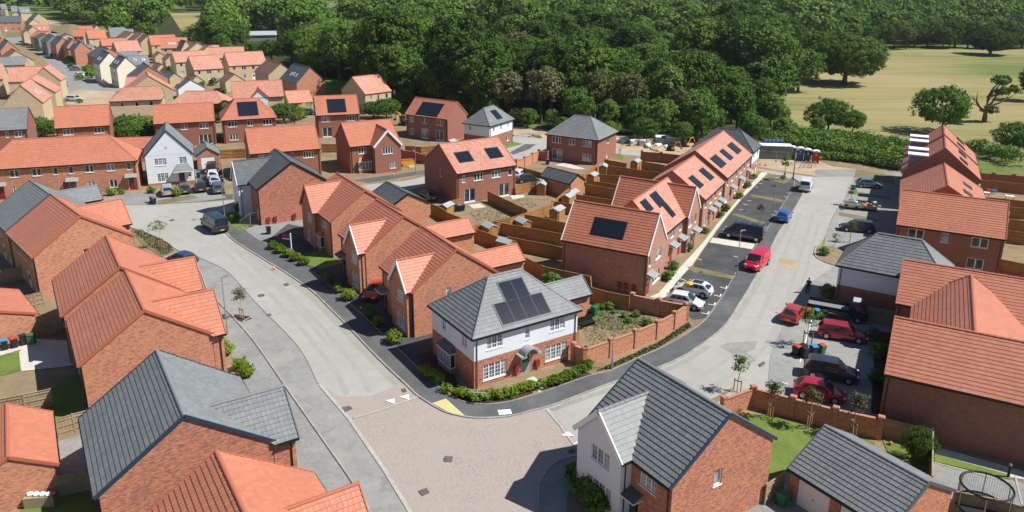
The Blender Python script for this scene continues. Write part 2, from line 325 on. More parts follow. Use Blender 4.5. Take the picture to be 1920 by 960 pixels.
# house footprints in metres: kind, (x, y, heading, half length, half depth, eaves, rise, hip inset)
HD = {
 'B': ('h', (-0.58, 63.11, 0.573, 5.58, 4.02, 4.75, 3.31, 1.66)),
 'Bgar': ('g', (4.69, 71.52, 0.572, 3, 1.72, 2.4, 1.44, 1.28)),
 'D1': ('g', (-20.35, 93.72, -1.006, 4.87, 4.67, 4.7, 3.28, 0.2)),
 'D1w': ('w', (-22.57, 94.66, 0.586, 4, 2.55, 4.7, 3.02, 1.45)),
 'D2': ('g', (-13.66, 82.33, -0.995, 3.73, 4.8, 4.7, 3.39, -1.07)),
 'D2w': ('w', (-14.04, 80.19, 0.594, 4, 2.12, 4.7, 2.68, 1.88)),
 'D2g': ('g', (-8.73, 89.81, 0.571, 4, 1.65, 2.4, 1.48, 2.35)),
 'D3': ('g', (-7.21, 72.09, -1.026, 3.96, 4.83, 4.7, 3.48, -0.87)),
 'D3w': ('w', (-7.58, 70.09, 0.581, 4, 2.15, 4.7, 2.57, 1.85)),
 'D3g': ('g', (-2.75, 80.39, 0.572, 4, 1.83, 2.4, 1.44, 2.17)),
 'Eh': ('g', (-32.3, 105.97, -1.051, 4.75, 4.95, 5.03, 3.31, -0.19)),
 'Ehw': ('w', (-35.83, 106.97, 0.523, 4, 2.39, 4.7, 2.96, 1.61)),
 'gar1': ('g', (-16.12, 104.2, -0.999, 3.69, 3.39, 2.4, 1.89, 0.3)),
 'gar2': ('g', (7.92, 117.45, -0.81, 3.25, 1.8, 2.4, 1.22, 1.45)),
 'C1': ('g', (11.53, 81.81, -0.499, 5.11, 3.24, 4.74, 3.81, 1.86)),
 'C3': ('g', (18.48, 94.76, -0.527, 5.12, 2.49, 4.7, 3.34, 2.63)),
 'C2': ('g', (16.18, 88.99, 1.057, 3.11, 3.82, 4.71, 4.09, -0.71)),
 'C4': ('g', (23.86, 104.78, 1.079, 5.35, 4.78, 4.7, 3.36, 0.57)),
 'C5': ('g', (31.12, 119.47, 1.082, 8.79, 5.11, 4.7, 3.54, 3.68)),
 'C6': ('h', (37.47, 131.99, -0.492, 5.19, 3.25, 4.7, 2.99, 1.97)),
 'F1': ('g', (-6.74, 117.48, 0.584, 5.32, 5.47, 4.81, 3.48, -0.15)),
 'F2': ('h', (12.96, 142.03, -0.504, 5.38, 4.77, 4.7, 3.19, 1.61)),
 'F3': ('h', (-4.83, 153.06, 1.041, 4.71, 3.26, 4.7, 2.88, 1.84)),
 'F4': ('g', (-16, 160.16, -0.542, 5.43, 3.72, 4.7, 3.09, 1.71)),
 'F5': ('g', (-37.56, 162.85, 0.294, 4.43, 4.71, 4.7, 3.33, -0.28)),
 'F6': ('g', (-25.75, 134.09, 0.499, 4.55, 4.55, 4.7, 3.35, 0)),
 'F6w': ('w', (-23.16, 132.63, 2.069, 4, 2.59, 4.7, 2.8, 1.41)),
 'F7': ('g', (-36.41, 191.35, 0.82, 4.03, 5.1, 4.9, 3.71, -1.07)),
 'A': ('g', (11.02, 44.04, -0.986, 4.1, 4.72, 4.7, 3.41, -0.62)),
 'Aw': ('w', (8.82, 44.56, 0.582, 4, 2.41, 4.7, 2.43, 1.59)),
 'J': ('g', (-21.64, 43.59, -1, 4.82, 5.19, 4.7, 3.59, -0.37)),
 'K2': ('g', (-30.93, 58.53, -0.988, 4.83, 5.01, 4.7, 3.4, -0.18)),
 'K1': ('g', (-37.06, 67.3, -0.991, 4.88, 5.08, 4.7, 3.52, -0.2)),
 'L': ('g', (-49.45, 81.72, -0.8, 5.31, 5.16, 4.7, 3.46, 0.15)),
 'M': ('g', (-56.66, 89.04, -0.796, 4.31, 5, 4.7, 3.45, -0.7)),
 'N1': ('g', (53.17, 89.29, -0.485, 5.68, 4.17, 4.7, 3.4, 1.51)),
 'N2': ('g', (58.87, 101.76, 1.11, 6.04, 5.18, 4.7, 3.14, 0.86)),
 'N3': ('g', (65.08, 114.13, 1.093, 5.1, 5.17, 5.22, 4.22, -0.06)),
 'N4': ('g', (69.95, 123.6, 1.095, 4.56, 5.19, 5.22, 4.26, -0.63)),
 'O': ('h', (39.65, 74.62, -0.554, 5.17, 3.32, 4.7, 3.13, 2.06)),
 'Q1': ('g', (36.22, 52.1, -0.507, 7, 4.2, 4.7, 3.02, 2.8)),
 'Q2': ('g', (43.2, 65.16, -0.5, 7, 4.1, 4.7, 2.95, 2.9)),
 'Q3': ('g', (38.15, 58.76, 1.075, 7.3, 4.51, 4.7, 3.29, 2.79)),
 'W1': ('g', (-56.46, 123.79, 1.969, 4.07, 3.72, 4.71, 4.13, 0.35)),
 'Wg': ('g', (-54.08, 133.29, 1.977, 2.9, 2.06, 2.3, 1.41, 0.84)),
 'T1': ('h', (-69.71, 116.95, 0.344, 10.6, 3.92, 4.7, 3.61, 6.42)),
 'U1': ('g', (-82.6, 147.03, 0.398, 4.65, 4.34, 4.7, 3.38, 0.32)),
 'U0': ('g', (-95.56, 142.84, 0.387, 4.5, 4.36, 4.7, 3.43, 0.14)),
 'U2': ('g', (-65.32, 152.11, 0.36, 5.54, 4.13, 4.7, 3.08, 1.41)),
 'U3': ('h', (-54.54, 157.1, 0.383, 5.34, 4.91, 4.71, 3.45, 2.15)),
 'U4': ('g', (-39.25, 128.56, 0.411, 5.72, 4.79, 4.7, 3.33, 0.93)),
 'V1': ('l', (-86.59, 177.15, 0.349, 5.53, 3.41, 4.7, 2.66, 2.49)),
 'V2': ('g', (-91.07, 193.07, -1.1, 4.5, 5.28, 4.7, 3.73, -0.78)),
 'V3': ('g', (-101.41, 214.86, -1.017, 5, 4.74, 4.7, 3.45, 0.26)),
 'V5': ('g', (-61.1, 184.37, 0.357, 5.77, 4.63, 4.7, 3.32, 1.13)),
 'V5w': ('w', (-60.59, 183.58, 1.923, 4, 2.09, 4.7, 2.09, 1.91)),
 'V6': ('g', (-69.69, 226.67, -0.94, 5.93, 4.1, 4.7, 3.22, 1.83)),
 'V7': ('g', (-57.17, 210.13, -0.907, 5.69, 4.3, 4.71, 4.12, 1.39)),
 'V8': ('g', (-53.65, 191.18, 0.483, 2.94, 4.42, 2.41, 2.42, -1.48)),
 'V10': ('h', (-75.87, 187.4, 0.085, 6.56, 3.69, 2.51, 2.49, 3.69)),
 'V11': ('g', (-97.16, 199.12, 0.227, 2.14, 2.92, 4.7, 2, -0.79)),
 'X1': ('g', (-109.42, 173.37, 1.933, 5.3, 3.89, 4.71, 4.17, 1.41)),
 'X3': ('g', (-115.71, 186.94, 1.93, 4, 4.89, 4.7, 3.6, -0.9)),
 'X2': ('g', (-124.51, 207.45, 1.898, 3.62, 3.66, 4.7, 3.7, -0.04)),
 'X4': ('g', (-129.66, 206.88, 0.395, 4, 4.31, 4.7, 3.35, -0.31)),
 'X5': ('g', (-143.24, 210.5, 0.467, 4.5, 6.21, 4.71, 3.61, -1.71)),
 'X6': ('g', (-160.26, 250.92, -0.9, 5, 4.77, 4.7, 3.49, 0.23)),
 'X7': ('g', (-155.88, 239.89, 0.46, 5, 3.11, 4.7, 2.2, 1.89)),
 'X8': ('g', (-183.62, 284.19, -0.911, 6, 3.1, 4.71, 3.55, 2.9)),
 'Y1': ('g', (-157.69, 284.93, -0.93, 4.92, 2.77, 5.2, 2.92, 2.15)),
 'Y2': ('g', (-167.07, 296.31, -0.911, 4.75, 2.61, 5.2, 2.91, 2.14)),
 'Y3': ('g', (-174.51, 302.35, -0.863, 5.15, 2.93, 5.2, 2.8, 2.22)),
 'Y4': ('g', (-184.73, 314.02, -0.858, 5.32, 3.04, 5.2, 2.59, 2.28)),
 'Y5': ('g', (-198.06, 331.54, -0.815, 4.08, 3.26, 5.2, 1.58, 0.82)),
 'Z0': ('g', (-138.93, 265.78, -0.861, 6.02, 4.44, 5.02, 2.73, 1.58)),
 'Z1': ('g', (-124, 237.97, -0.889, 4.5, 3.37, 5.6, 3.54, 1.13)),
 'Z2': ('g', (-114.86, 229.01, -0.866, 4, 2.97, 5.6, 3.08, 1.03)),
 'P1': ('g', (-131.23, 299.32, 0.379, 3.04, 4.86, 4.7, 3.67, -1.82)),
 'P2': ('g', (-139.55, 312.02, 0.578, 4.89, 4.79, 4.7, 3.5, 0.11)),
 'P3': ('g', (-106.16, 254.69, 0.604, 4.81, 4.31, 4.7, 3.04, 0.51)),
 'P4': ('g', (-93.99, 236.55, 0.634, 4.31, 5.13, 4.7, 3.62, -0.82)),
 'P5': ('g', (-85.58, 248.06, 0.56, 5.91, 5.03, 4.7, 3.68, 0.89)),
 'P6': ('g', (-98.16, 267.59, 0.357, 5.82, 4.5, 4.7, 3.29, 1.31)),
 'P7': ('g', (-141.24, 285.69, 0.678, 4.11, 4.85, 4.7, 3.46, -0.74)),
 'P8': ('g', (-156.49, 306.51, 0.621, 4.36, 3.51, 4.7, 2.44, 0.85)),
 'P9': ('g', (-178.97, 337.2, 0.642, 3.59, 4.6, 4.7, 3.35, -1)),
 'P10': ('g', (-190.49, 346.82, 0.123, 2.59, 3.99, 4.7, 2.87, -1.39)),
 'P11': ('g', (-196.16, 361.91, 0.351, 2.7, 4.5, 4.7, 3.28, -1.8)),
 'P12': ('g', (-206.2, 388.96, -0.855, 3.52, 1.85, 4.71, 1.91, 1.67)),
 'P13': ('g', (-173.92, 345.72, 0.601, 3.36, 5.11, 4.7, 3.8, -1.75)),
 'Q4h': ('g', (-166.19, 339.95, -0.774, 5, 3.74, 4.7, 2.63, 1.26)),
 'Q5h': ('g', (-156.56, 329.62, -0.747, 3.29, 4.22, 4.7, 3.17, -0.93)),
 'Q6h': ('g', (-150.81, 321.89, -0.965, 5.4, 3.09, 4.7, 2.61, 2.31)),
 'Q7h': ('g', (-121.2, 288.44, -0.793, 2.4, 2.39, 4.72, 3.62, 0.02)),
 'Q8h': ('g', (-118.4, 289.59, -0.767, 4.25, 4.36, 4.7, 3.01, -0.11)),
 'Q9h': ('g', (-114.12, 289.26, -0.735, 3.95, 3.16, 4.7, 2.06, 0.79)),
 'g1': ('g', (-131.21, 289.14, -0.988, 3, 2.09, 2.4, 1.58, 0.91)),
 'g2': ('g', (-116.34, 255.69, -0.878, 3.04, 1.61, 2.42, 1.3, 1.43)),
 'g3': ('g', (-122.44, 278.17, -0.989, 3.45, 2.32, 2.4, 1.92, 1.13)),
 'g4': ('g', (-101.72, 231.07, -0.919, 3.57, 1.85, 2.64, 1.43, 1.72)),
 'g5': ('g', (-87.14, 208.16, -1.042, 2.54, 3.52, 2.81, 2.38, -0.98)),
 'g6': ('g', (-93.58, 226.42, -0.817, 3.02, 1.69, 2.41, 1.46, 1.33)),
 'g7': ('g', (-81.11, 223.52, -0.92, 2.9, 3.15, 2.6, 2.26, -0.25)),
 'g8': ('g', (-74.36, 209.22, -0.957, 3.33, 3.17, 2.41, 2.33, 0.15)),
 'g9': ('g', (-102.68, 234.15, -0.951, 3, 1.92, 2.6, 0.32, 1.08)),
 'S1': ('g', (-273.12, 454.16, -0.899, 7, 4.26, 4.7, 3.76, 2.74)),
 'S2': ('g', (-259.96, 426.74, -0.824, 5, 2.76, 4.7, 2.25, 2.24)),
 'S3': ('g', (-223.45, 373.08, 0.54, 2.94, 3.76, 4.7, 2.66, -0.82)),
 'S4': ('g', (-224.5, 367.62, -0.915, 5, 3.06, 4.7, 2.8, 1.94)),
 'S5': ('g', (-204.5, 341.22, -0.388, 3.6, 3.33, 4.7, 2.18, 0.27)),
 'S6': ('g', (-278.49, 430.46, 0.497, 9, 4.08, 4.7, 3.13, 4.92)),
 'S7': ('g', (-338.05, 537.49, 0.605, 1.91, 4.87, 4.7, 3.6, -2.96)),
 'S8': ('g', (-322.33, 522.64, 0.717, 3.08, 4.95, 4.7, 3.67, -1.87)),
 'S9': ('g', (-366.51, 570.47, 0.734, 1.87, 4.73, 4.7, 3.47, -2.86)),
 'S10': ('g', (-321.11, 498.69, 0.603, 1.33, 3.89, 4.7, 2.77, -2.56)),
 'S11': ('g', (-223.46, 336.74, 0.467, 4, 4.68, 4.7, 3.33, -0.68)),
 'G1': ('g', (23.12, 42.31, -0.989, 3.62, 3.52, 2.4, 2, 0.1)),
 'H': ('g', (-13.33, 32.24, -0.995, 5, 5.22, 4.7, 3.39, -0.22)),
 'Jw': ('w', (-18.31, 43.06, 0.564, 4, 2.73, 4.7, 2.4, 1.27)),
 'K2w': ('w', (-28.44, 58, 0.569, 4, 3.14, 4.7, 2.82, 0.86)),
 'K1w': ('w', (-33.55, 66.75, 0.577, 4, 2.76, 4.7, 2.37, 1.24)),
 'Lw': ('w', (-49.16, 84.93, 0.753, 4, 2.54, 4.7, 2.51, 1.46)),
 'Mw': ('w', (-56.91, 94.13, 0.77, 4, 1.63, 4.7, 1.43, 2.37)),
 'Hw': ('w', (-11.53, 33.55, 0.568, 4, 2.19, 4.7, 2, 1.81)),
 'LG1': ('g', (-48.91, 66.54, -0.816, 3.75, 3.02, 2.4, 1.16, 0.73)),
 'LG2': ('g', (-33.48, 44.73, -1.003, 3.68, 2.6, 2.4, 1.49, 1.08)),
 'T2': ('g', (-67.08, 138.15, 0.195, 4.93, 3.1, 2.43, 1.48, 1.83)),
 'Z3': ('g', (-117.8, 244.84, 0.524, 2.92, 3.78, 4.7, 2.52, -0.86)),
 'Z4': ('g', (-133.17, 268.09, 0.597, 3.89, 3.57, 4.71, 1.4, 0.32)),
 'Z6': ('g', (-162.78, 294.3, 0.414, 4, 2.72, 4.7, 1.08, 1.28)),
 'Z7': ('g', (-195.82, 344.77, -0.95, 4, 2.76, 4.7, 1.08, 1.24)),
 'Z8': ('g', (-220.27, 355.49, -0.9, 4, 1.67, 4.7, 1.74, 2.33)),
 'Z9': ('g', (-182.81, 369.9, 0.546, 4, 2.22, 4.7, 1.41, 1.78)),
 'Z10': ('g', (-139.28, 324.71, 0.54, 4, 2.1, 4.7, 1.45, 1.9)),
 'Z11': ('g', (-114.16, 292.44, 0.547, 4, 2.22, 4.7, 1.45, 1.78)),
}
WD = [('B','S',-3.32,4.01,1.55,1.4,3,'g'),
 ('B','S',-0.05,4.03,0.5,1.02,1,'g'),
 ('B','S',3.13,3.99,1.6,1.15,3,'g'),
 ('B','S',-3.29,1.1,2.31,1.46,4,'g'),
 ('B','S',3.06,1.1,2.32,1.54,4,'g'),
 ('B','S',-0.15,0.68,1.03,2.26,1,'door_sage'),
 ('B','W',1.51,3.89,0.75,0.81,1,'g'),
 ('B','W',-2.12,4.0,0.93,0.6,2,'g'),
 ('B','W',0.58,0.62,4.12,0.96,4,'bay_grey'),
 ('D1w','W',-0.64,4.07,1.64,1.24,3,'g'),
 ('D1w','W',0.03,0.75,1.22,0.91,2,'g'),
 ('D1','S',2.32,3.68,1.55,0.88,2,'g'),
 ('D1','S',0.71,0.03,4.4,0.1,4,'bay_red'),
 ('D2w','W',-0.47,4.17,1.74,1.13,4,'g'),
 ('D2w','W',-0.55,1.25,2.09,1.49,4,'g'),
 ('D2','S',-2.8,3.77,0.45,0.69,1,'g'),
 ('D2','S',-3.9,0.37,1.73,1.31,1,'door_grey_c'),
 ('D3w','W',-0.39,4.17,1.72,1.2,4,'g'),
 ('D3w','W',-0.35,1.22,2.21,1.52,4,'g'),
 ('D3','S',-2.38,3.63,0.76,0.4,1,'g'),
 ('D3','S',-3.58,0.48,2.35,0.79,1,'door_grey_c'),
 ('D3','E',-0.94,4.22,0.52,0.97,1,'p'),
 ('D2','E',-0.94,4.22,0.5,0.79,1,'p'),
 ('Ehw','W',-0.57,1.15,1.45,1.19,2,'g'),
 ('Eh','S',2.92,0.98,1.12,0.84,2,'g'),
 ('Eh','S',-0.34,3.16,1.06,0.61,1,'p'),
 ('Eh','E',-3.69,0.53,0.39,0.68,1,'meter'),
 ('Eh','E',-2.78,0.51,0.42,0.69,1,'meter'),
 ('Eh','E',-0.2,-0.12,0.39,0.45,1,'meter'),
 ('B','S',-1.17,0.56,0.52,0.89,1,'meter'),
 ('B','S',0.98,0.56,0.51,0.76,1,'meter'),
 ('C1','E',0.53,4.22,2.08,1.37,2,'p'),
 ('C1','E',-2.37,4.25,1.26,1.24,1,'p'),
 ('C1','E',0.28,1.6,2.5,1.86,3,'p'),
 ('C1','E',-2.57,1.08,1.21,1.7,1,'door_red_c'),
 ('C1','S',1.96,0.65,0.26,0.37,1,'meter'),
 ('C1','S',2.71,0.73,0.49,0.55,1,'meter'),
 ('C1','S',3.63,0.74,0.57,0.56,1,'meter'),
 ('C3','E',-1.49,4.07,1.47,1.31,2,'p'),
 ('C3','E',0.77,4.28,1.13,1.29,1,'p'),
 ('C3','E',-1.78,1.44,1.64,1.63,3,'p'),
 ('C3','E',0.55,1.36,1.42,2.06,1,'door_red_c'),
 ('F1','S',-4.02,3.96,0.53,1.16,1,'p'),
 ('F1','S',-1.45,3.95,1.62,1.15,3,'p'),
 ('F1','S',1.69,3.92,1.63,1.25,3,'p'),
 ('F1','S',4.2,4.03,0.68,1.04,1,'p'),
 ('F1','S',-2.98,0.51,1.96,2.48,2,'fd'),
 ('F1','S',3.15,0.79,1.93,2.05,2,'fd'),
 ('F1','W',-0.21,3.79,0.63,1.02,1,'p'),
 ('F2','S',-3.07,3.79,1.8,0.96,3,'p'),
 ('F2','S',0.03,3.87,1.24,1.04,2,'p'),
 ('F2','S',3.05,3.84,1.79,1.09,3,'p'),
 ('F2','S',-2.88,0.46,2.11,1.96,2,'fd'),
 ('F2','S',3.04,1.01,1.79,0.93,3,'p'),
 ('F2','E',0.37,3.77,0.8,0.77,1,'p'),
 ('F2','E',0.09,1.21,0.76,0.97,1,'p'),
 ('F3','S',-2.88,4.07,0.62,0.63,1,'p'),
 ('F3','S',-0.14,4.02,0.49,0.62,1,'p'),
 ('F3','S',2.56,4.06,0.59,0.83,2,'p'),
 ('F3','S',2.49,1.06,1.16,1.58,2,'p'),
 ('F3','W',1.57,3.97,0.37,0.76,1,'p'),
 ('F4','S',-3.85,3.8,1.07,1.06,2,'p'),
 ('F4','S',-0.6,3.86,1.17,1.03,2,'p'),
 ('F4','S',3.22,3.83,1.74,1.12,3,'p'),
 ('F4','S',-3.93,0.97,1.11,0.97,2,'p'),
 ('F4','S',-0.5,0.43,1.84,2.11,2,'fd'),
 ('F4','S',3.25,0.62,2.04,1.85,2,'fd'),
 ('F5','S',-2.58,3.89,1.68,1.2,3,'p'),
 ('F5','S',2.54,3.8,1.64,1.21,3,'p'),
 ('F5','S',-2.36,0.43,1.93,2.26,2,'fd'),
 ('F6','S',-2.31,3.79,1.36,1.19,3,'p'),
 ('F6w','W',0.03,4.11,1.86,1.4,4,'p'),
 ('F6w','W',-0.82,1.1,1.15,1.62,3,'p'),
 ('F6','S',-2.06,0.43,2.54,1.71,5,'bay_red'),
 ('F6','S',0.74,0.24,0.9,1.78,1,'door_white'),
 ('F7','S',-2.32,3.56,0.79,1.48,1,'p'),
 ('F7','S',-0.03,3.94,0.95,1.14,1,'p'),
 ('F7','S',2.51,3.84,0.75,1.46,1,'p'),
 ('T1','S',-6.22,3.76,1.19,1.26,2,'p'),
 ('T1','S',-3.3,3.8,1.21,1.29,2,'p'),
 ('T1','S',-0.79,3.66,0.61,0.73,1,'p'),
 ('T1','S',1.28,3.67,0.57,0.67,1,'p'),
 ('T1','S',3.79,3.84,1.19,1.23,2,'p'),
 ('T1','S',6.73,3.83,1.06,1.27,2,'p'),
 ('T1','S',9.28,3.8,0.55,1.17,1,'p'),
 ('T1','S',-6.41,1.23,0.7,1.1,2,'p'),
 ('T1','S',3.78,1.05,1.09,1.48,2,'p'),
 ('T1','S',6.83,1.07,1.16,1.47,2,'p'),
 ('T1','S',9.41,0.64,0.93,2.23,1,'door_red_c'),
 ('T1','S',0.29,0.92,0.64,1.86,1,'door_red'),
 ('T1','S',1.25,0.86,0.71,1.82,1,'door_red_c'),
 ('T1','S',-8.33,0.87,0.16,1.67,1,'door_red_c'),
 ('W1','W',1.3,4.05,1.74,1.13,3,'g'),
 ('W1','W',-2.01,3.99,1.1,1.08,2,'g'),
 ('W1','W',1.22,1.02,1.64,1.59,3,'g'),
 ('W1','W',-1.57,0.7,0.8,1.41,1,'door_grey_p'),
 ('W1','W',-2.8,1.21,0.37,0.26,1,'p'),
 ('Wg','W',-0.0,0.85,2.4,2.66,1,'garage'),
 ('U1','S',-2.53,3.86,1.77,1.26,3,'p'),
 ('U1','S',2.64,3.83,1.81,1.28,3,'p'),
 ('U0','S',1.06,3.94,0.53,1.34,1,'p'),
 ('U0','S',2.83,3.91,1.23,1.34,2,'p'),
 ('U2','S',-0.15,3.8,1.19,1.26,2,'p'),
 ('U2','S',3.43,3.79,1.71,1.3,3,'p'),
 ('U2','S',3.5,0.81,2.46,1.3,3,'fd'),
 ('U3','S',-3.2,3.82,1.66,1.29,3,'p'),
 ('U3','S',0.12,3.77,1.11,1.22,2,'p'),
 ('U3','S',3.42,3.73,1.69,1.25,3,'p'),
 ('U3','S',-3.16,0.84,1.67,1.31,3,'p'),
 ('U4','S',-3.75,4.16,1.32,0.73,3,'p'),
 ('U4','S',1.02,3.93,0.37,0.88,1,'p'),
 ('U4','S',3.65,3.88,1.72,1.23,4,'p'),
 ('V1','S',-2.91,3.67,1.04,1.49,1,'p'),
 ('V1','S',0.08,3.61,0.96,1.49,1,'p'),
 ('V1','S',3.09,3.58,0.9,1.57,1,'p'),
 ('V1','S',-2.93,1.21,0.96,1.27,1,'p'),
 ('V1','S',0.16,1.12,0.96,1.43,1,'p'),
 ('N1','S',-3.43,3.92,1.72,0.99,2,'p'),
 ('N1','S',-0.38,3.93,0.76,0.93,1,'p'),
 ('N1','S',3.19,3.89,1.75,1.02,2,'p'),
 ('N1','S',3.1,1.08,1.74,0.75,2,'p'),
 ('Aw','W',-0.15,4.13,1.8,1.06,3,'g'),
 ('Aw','W',-0.13,1.26,2.44,1.18,4,'g'),
 ('A','S',2.01,3.72,1.42,0.82,3,'g'),
 ('A','S',0.87,0.86,1.33,0.26,1,'door_grey_c'),
 ('A','E',-0.58,3.05,0.69,1.51,1,'p'),
 ('L','E',-0.01,4.21,0.58,0.3,1,'p'),
 ('G1','S',-1.7,1.49,2.84,0.79,1,'garage'),
 ('G1','S',1.38,1.59,2.44,0.7,1,'garage')]
PD = [('B','s',-1.16,1.29,2.5,4.36,2,1),
 ('B','s',-2.44,2.46,0.5,2.52,4,1),
 ('C1','s',-1.86,1.76,1.39,3.3,4,2),
 ('C2','s',-4.88,-3.25,3.22,4.61,2,1),
 ('C2','s',-1.58,0.45,2.88,4.67,2,1),
 ('C2','s',-0.63,0.54,1.06,2.82,1,2),
 ('C4','s',1.65,3.65,1.61,3.6,1,2),
 ('C4','s',-3.38,-1.53,1.74,3.67,1,2),
 ('C5','s',-7.14,-3.93,1.82,3.85,2,2),
 ('C5','s',-1.39,0.65,1.81,3.83,1,2),
 ('C5','s',3.55,6.54,1.81,3.81,2,2),
 ('F1','s',-3.75,-1.39,2.16,4.16,2,1),
 ('F1','s',1.6,3.86,2.11,4.18,2,1),
 ('F3','s',-0.74,1.1,1.07,3.22,1,2),
 ('F4','s',-2.72,2.62,0.39,3.74,4,2),
 ('F5','s',-1.88,1.71,0.73,4.52,4,2),
 ('U3','s',-1.82,1.86,1.0,4.79,4,2),
 ('N2','s',0.98,2.46,2.17,3.29,1,2),
 ('N2','s',-3.92,-2.39,2.4,3.53,1,2),
 ('N3','s',1.82,3.9,2.61,3.85,1,2),
 ('N3','s',-3.09,-1.26,2.53,3.84,1,2),
 ('N4','s',2.58,4.46,2.5,3.89,1,2),
 ('N4','s',-2.2,-0.3,2.5,3.92,1,2)]
# ---------------------------------------------------------------- houses
GA = .34
def course_mesh(w, cache={}):
    k = round(w, 2)
    if k not in cache:
        mb = MB(); x = w/2; l = GA+.06
        mb.poly([(-x,0,.048),(x,0,.048),(x,l,.012),(-x,l,.012)], 'X', [(0,0),(w,0),(w,l-.07),(0,l-.07)])
        mb.poly([(-x,0,0),(x,0,0),(x,0,.048),(-x,0,.048)], 'X', [(0,0),(w,0),(w,.03),(0,.03)])
        mb.poly([(-x,0,0),(-x,0,.048),(-x,l,.012),(-x,l,0)], 'X'); mb.poly([(x,0,0),(x,l,0),(x,l,.012),(x,0,.048)], 'X')
        cache[k] = mb
    return cache[k]
MESHC = {}
def getmesh(key, fn, mname):
    k = (key, mname)
    if k not in MESHC:
        mb = fn(); mb.mats = [mname]; MESHC[k] = mb.mesh('tile')
    return MESHC[k]
def tile_mb():
    mb = MB(); x = .144; l = GA+.06
    mb.poly([(-x,0,.046),(x,0,.072),(x,l,.014),(-x,l,.010)], 'X', [(.01,.01),(.28,.01),(.28,.3),(.01,.3)])
    mb.poly([(-x,0,0),(x,0,0),(x,0,.056),(-x,0,.052)], 'X', [(.01,.01)]*4)
    mb.poly([(-x,0,0),(-x,0,.052),(-x,l,.010),(-x,l,0)], 'X', [(.01,.01)]*4); mb.poly([(x,0,0),(x,l,0),(x,l,.014),(x,0,.056)], 'X', [(.01,.01)]*4)
    return mb
def slope_m(face, b, dz, ze, u0=0, v0=0, rot=0):
    """matrix: x along eave, y up the slope, z normal; origin at the middle of the eave. face s/n/e/w"""
    ang = math.atan2(dz, b)
    base = Matrix.Rotation({'s':0,'n':math.pi,'e':math.pi/2,'w':-math.pi/2}[face], 4, 'Z')
    return base @ Matrix.Translation((0, -b, ze)) @ Matrix.Rotation(ang, 4, 'X')
def wall_face(mb, T, w, z0, z1, holes, m_low, m_up, zs, depth=.09, uoff=0):
    """T maps (along, outward, z); cells around rectangular holes, with reveals"""
    xs = sorted({-w, w} | {h[0] for h in holes} | {h[1] for h in holes}); zsx = sorted({z0, z1} | {h[2] for h in holes} | {h[3] for h in holes} | ({zs} if zs and z0 < zs < z1 else set()))
    xs = [x for x in xs if -w <= x <= w]; zsx = [z for z in zsx if z0 <= z <= z1]
    for i in range(len(xs)-1):
        for j in range(len(zsx)-1):
            a, b, c, d = xs[i], xs[i+1], zsx[j], zsx[j+1]; cx, cz = (a+b)/2, (c+d)/2
            if b-a < 1e-5 or d-c < 1e-5: continue
            if any(h[0] < cx < h[1] and h[2] < cz < h[3] for h in holes): continue
            m = m_up if (m_up and cz > zs) else m_low
            o = .015 if (m_up and cz > zs and m_up.startswith('render')) else 0
            mb.poly([T @ Vector(p) for p in ((a,o,c),(b,o,c),(b,o,d),(a,o,d))], m, [(a+uoff,c),(b+uoff,c),(b+uoff,d),(a+uoff,d)])
    for h in holes:
        a, b, c, d = h[:4]; m = m_up if (m_up and (c+d)/2 > zs) else m_low; D = -depth-.03; o = .015
        for q in (((a,o,c),(a,o,d),(a,D,d),(a,D,c)), ((b,o,c),(b,D,c),(b,D,d),(b,o,d)), ((a,o,d),(b,o,d),(b,D,d),(a,D,d)), ((a,o,c),(a,D,c),(b,D,c),(b,o,c))):
            mb.poly([T @ Vector(p) for p in q], m, [(0,0),(.1,0),(.1,1),(0,1)])
def face_T(face, ia, ib):
    """(along, outward, z) -> house local. along = u for S/N, v for E/W"""
    if face == 'S': return Matrix(((1,0,0,0),(0,-1,0,-ib),(0,0,1,0),(0,0,0,1))), ia
    if face == 'N': return Matrix(((1,0,0,0),(0,1,0,ib),(0,0,1,0),(0,0,0,1))), ia
    if face == 'E': return Matrix(((0,1,0,ia),(1,0,0,0),(0,0,1,0),(0,0,0,1))), ib
    return Matrix(((0,-1,0,-ia),(1,0,0,0),(0,0,1,0),(0,0,0,1))), ib
WCACHE = {}
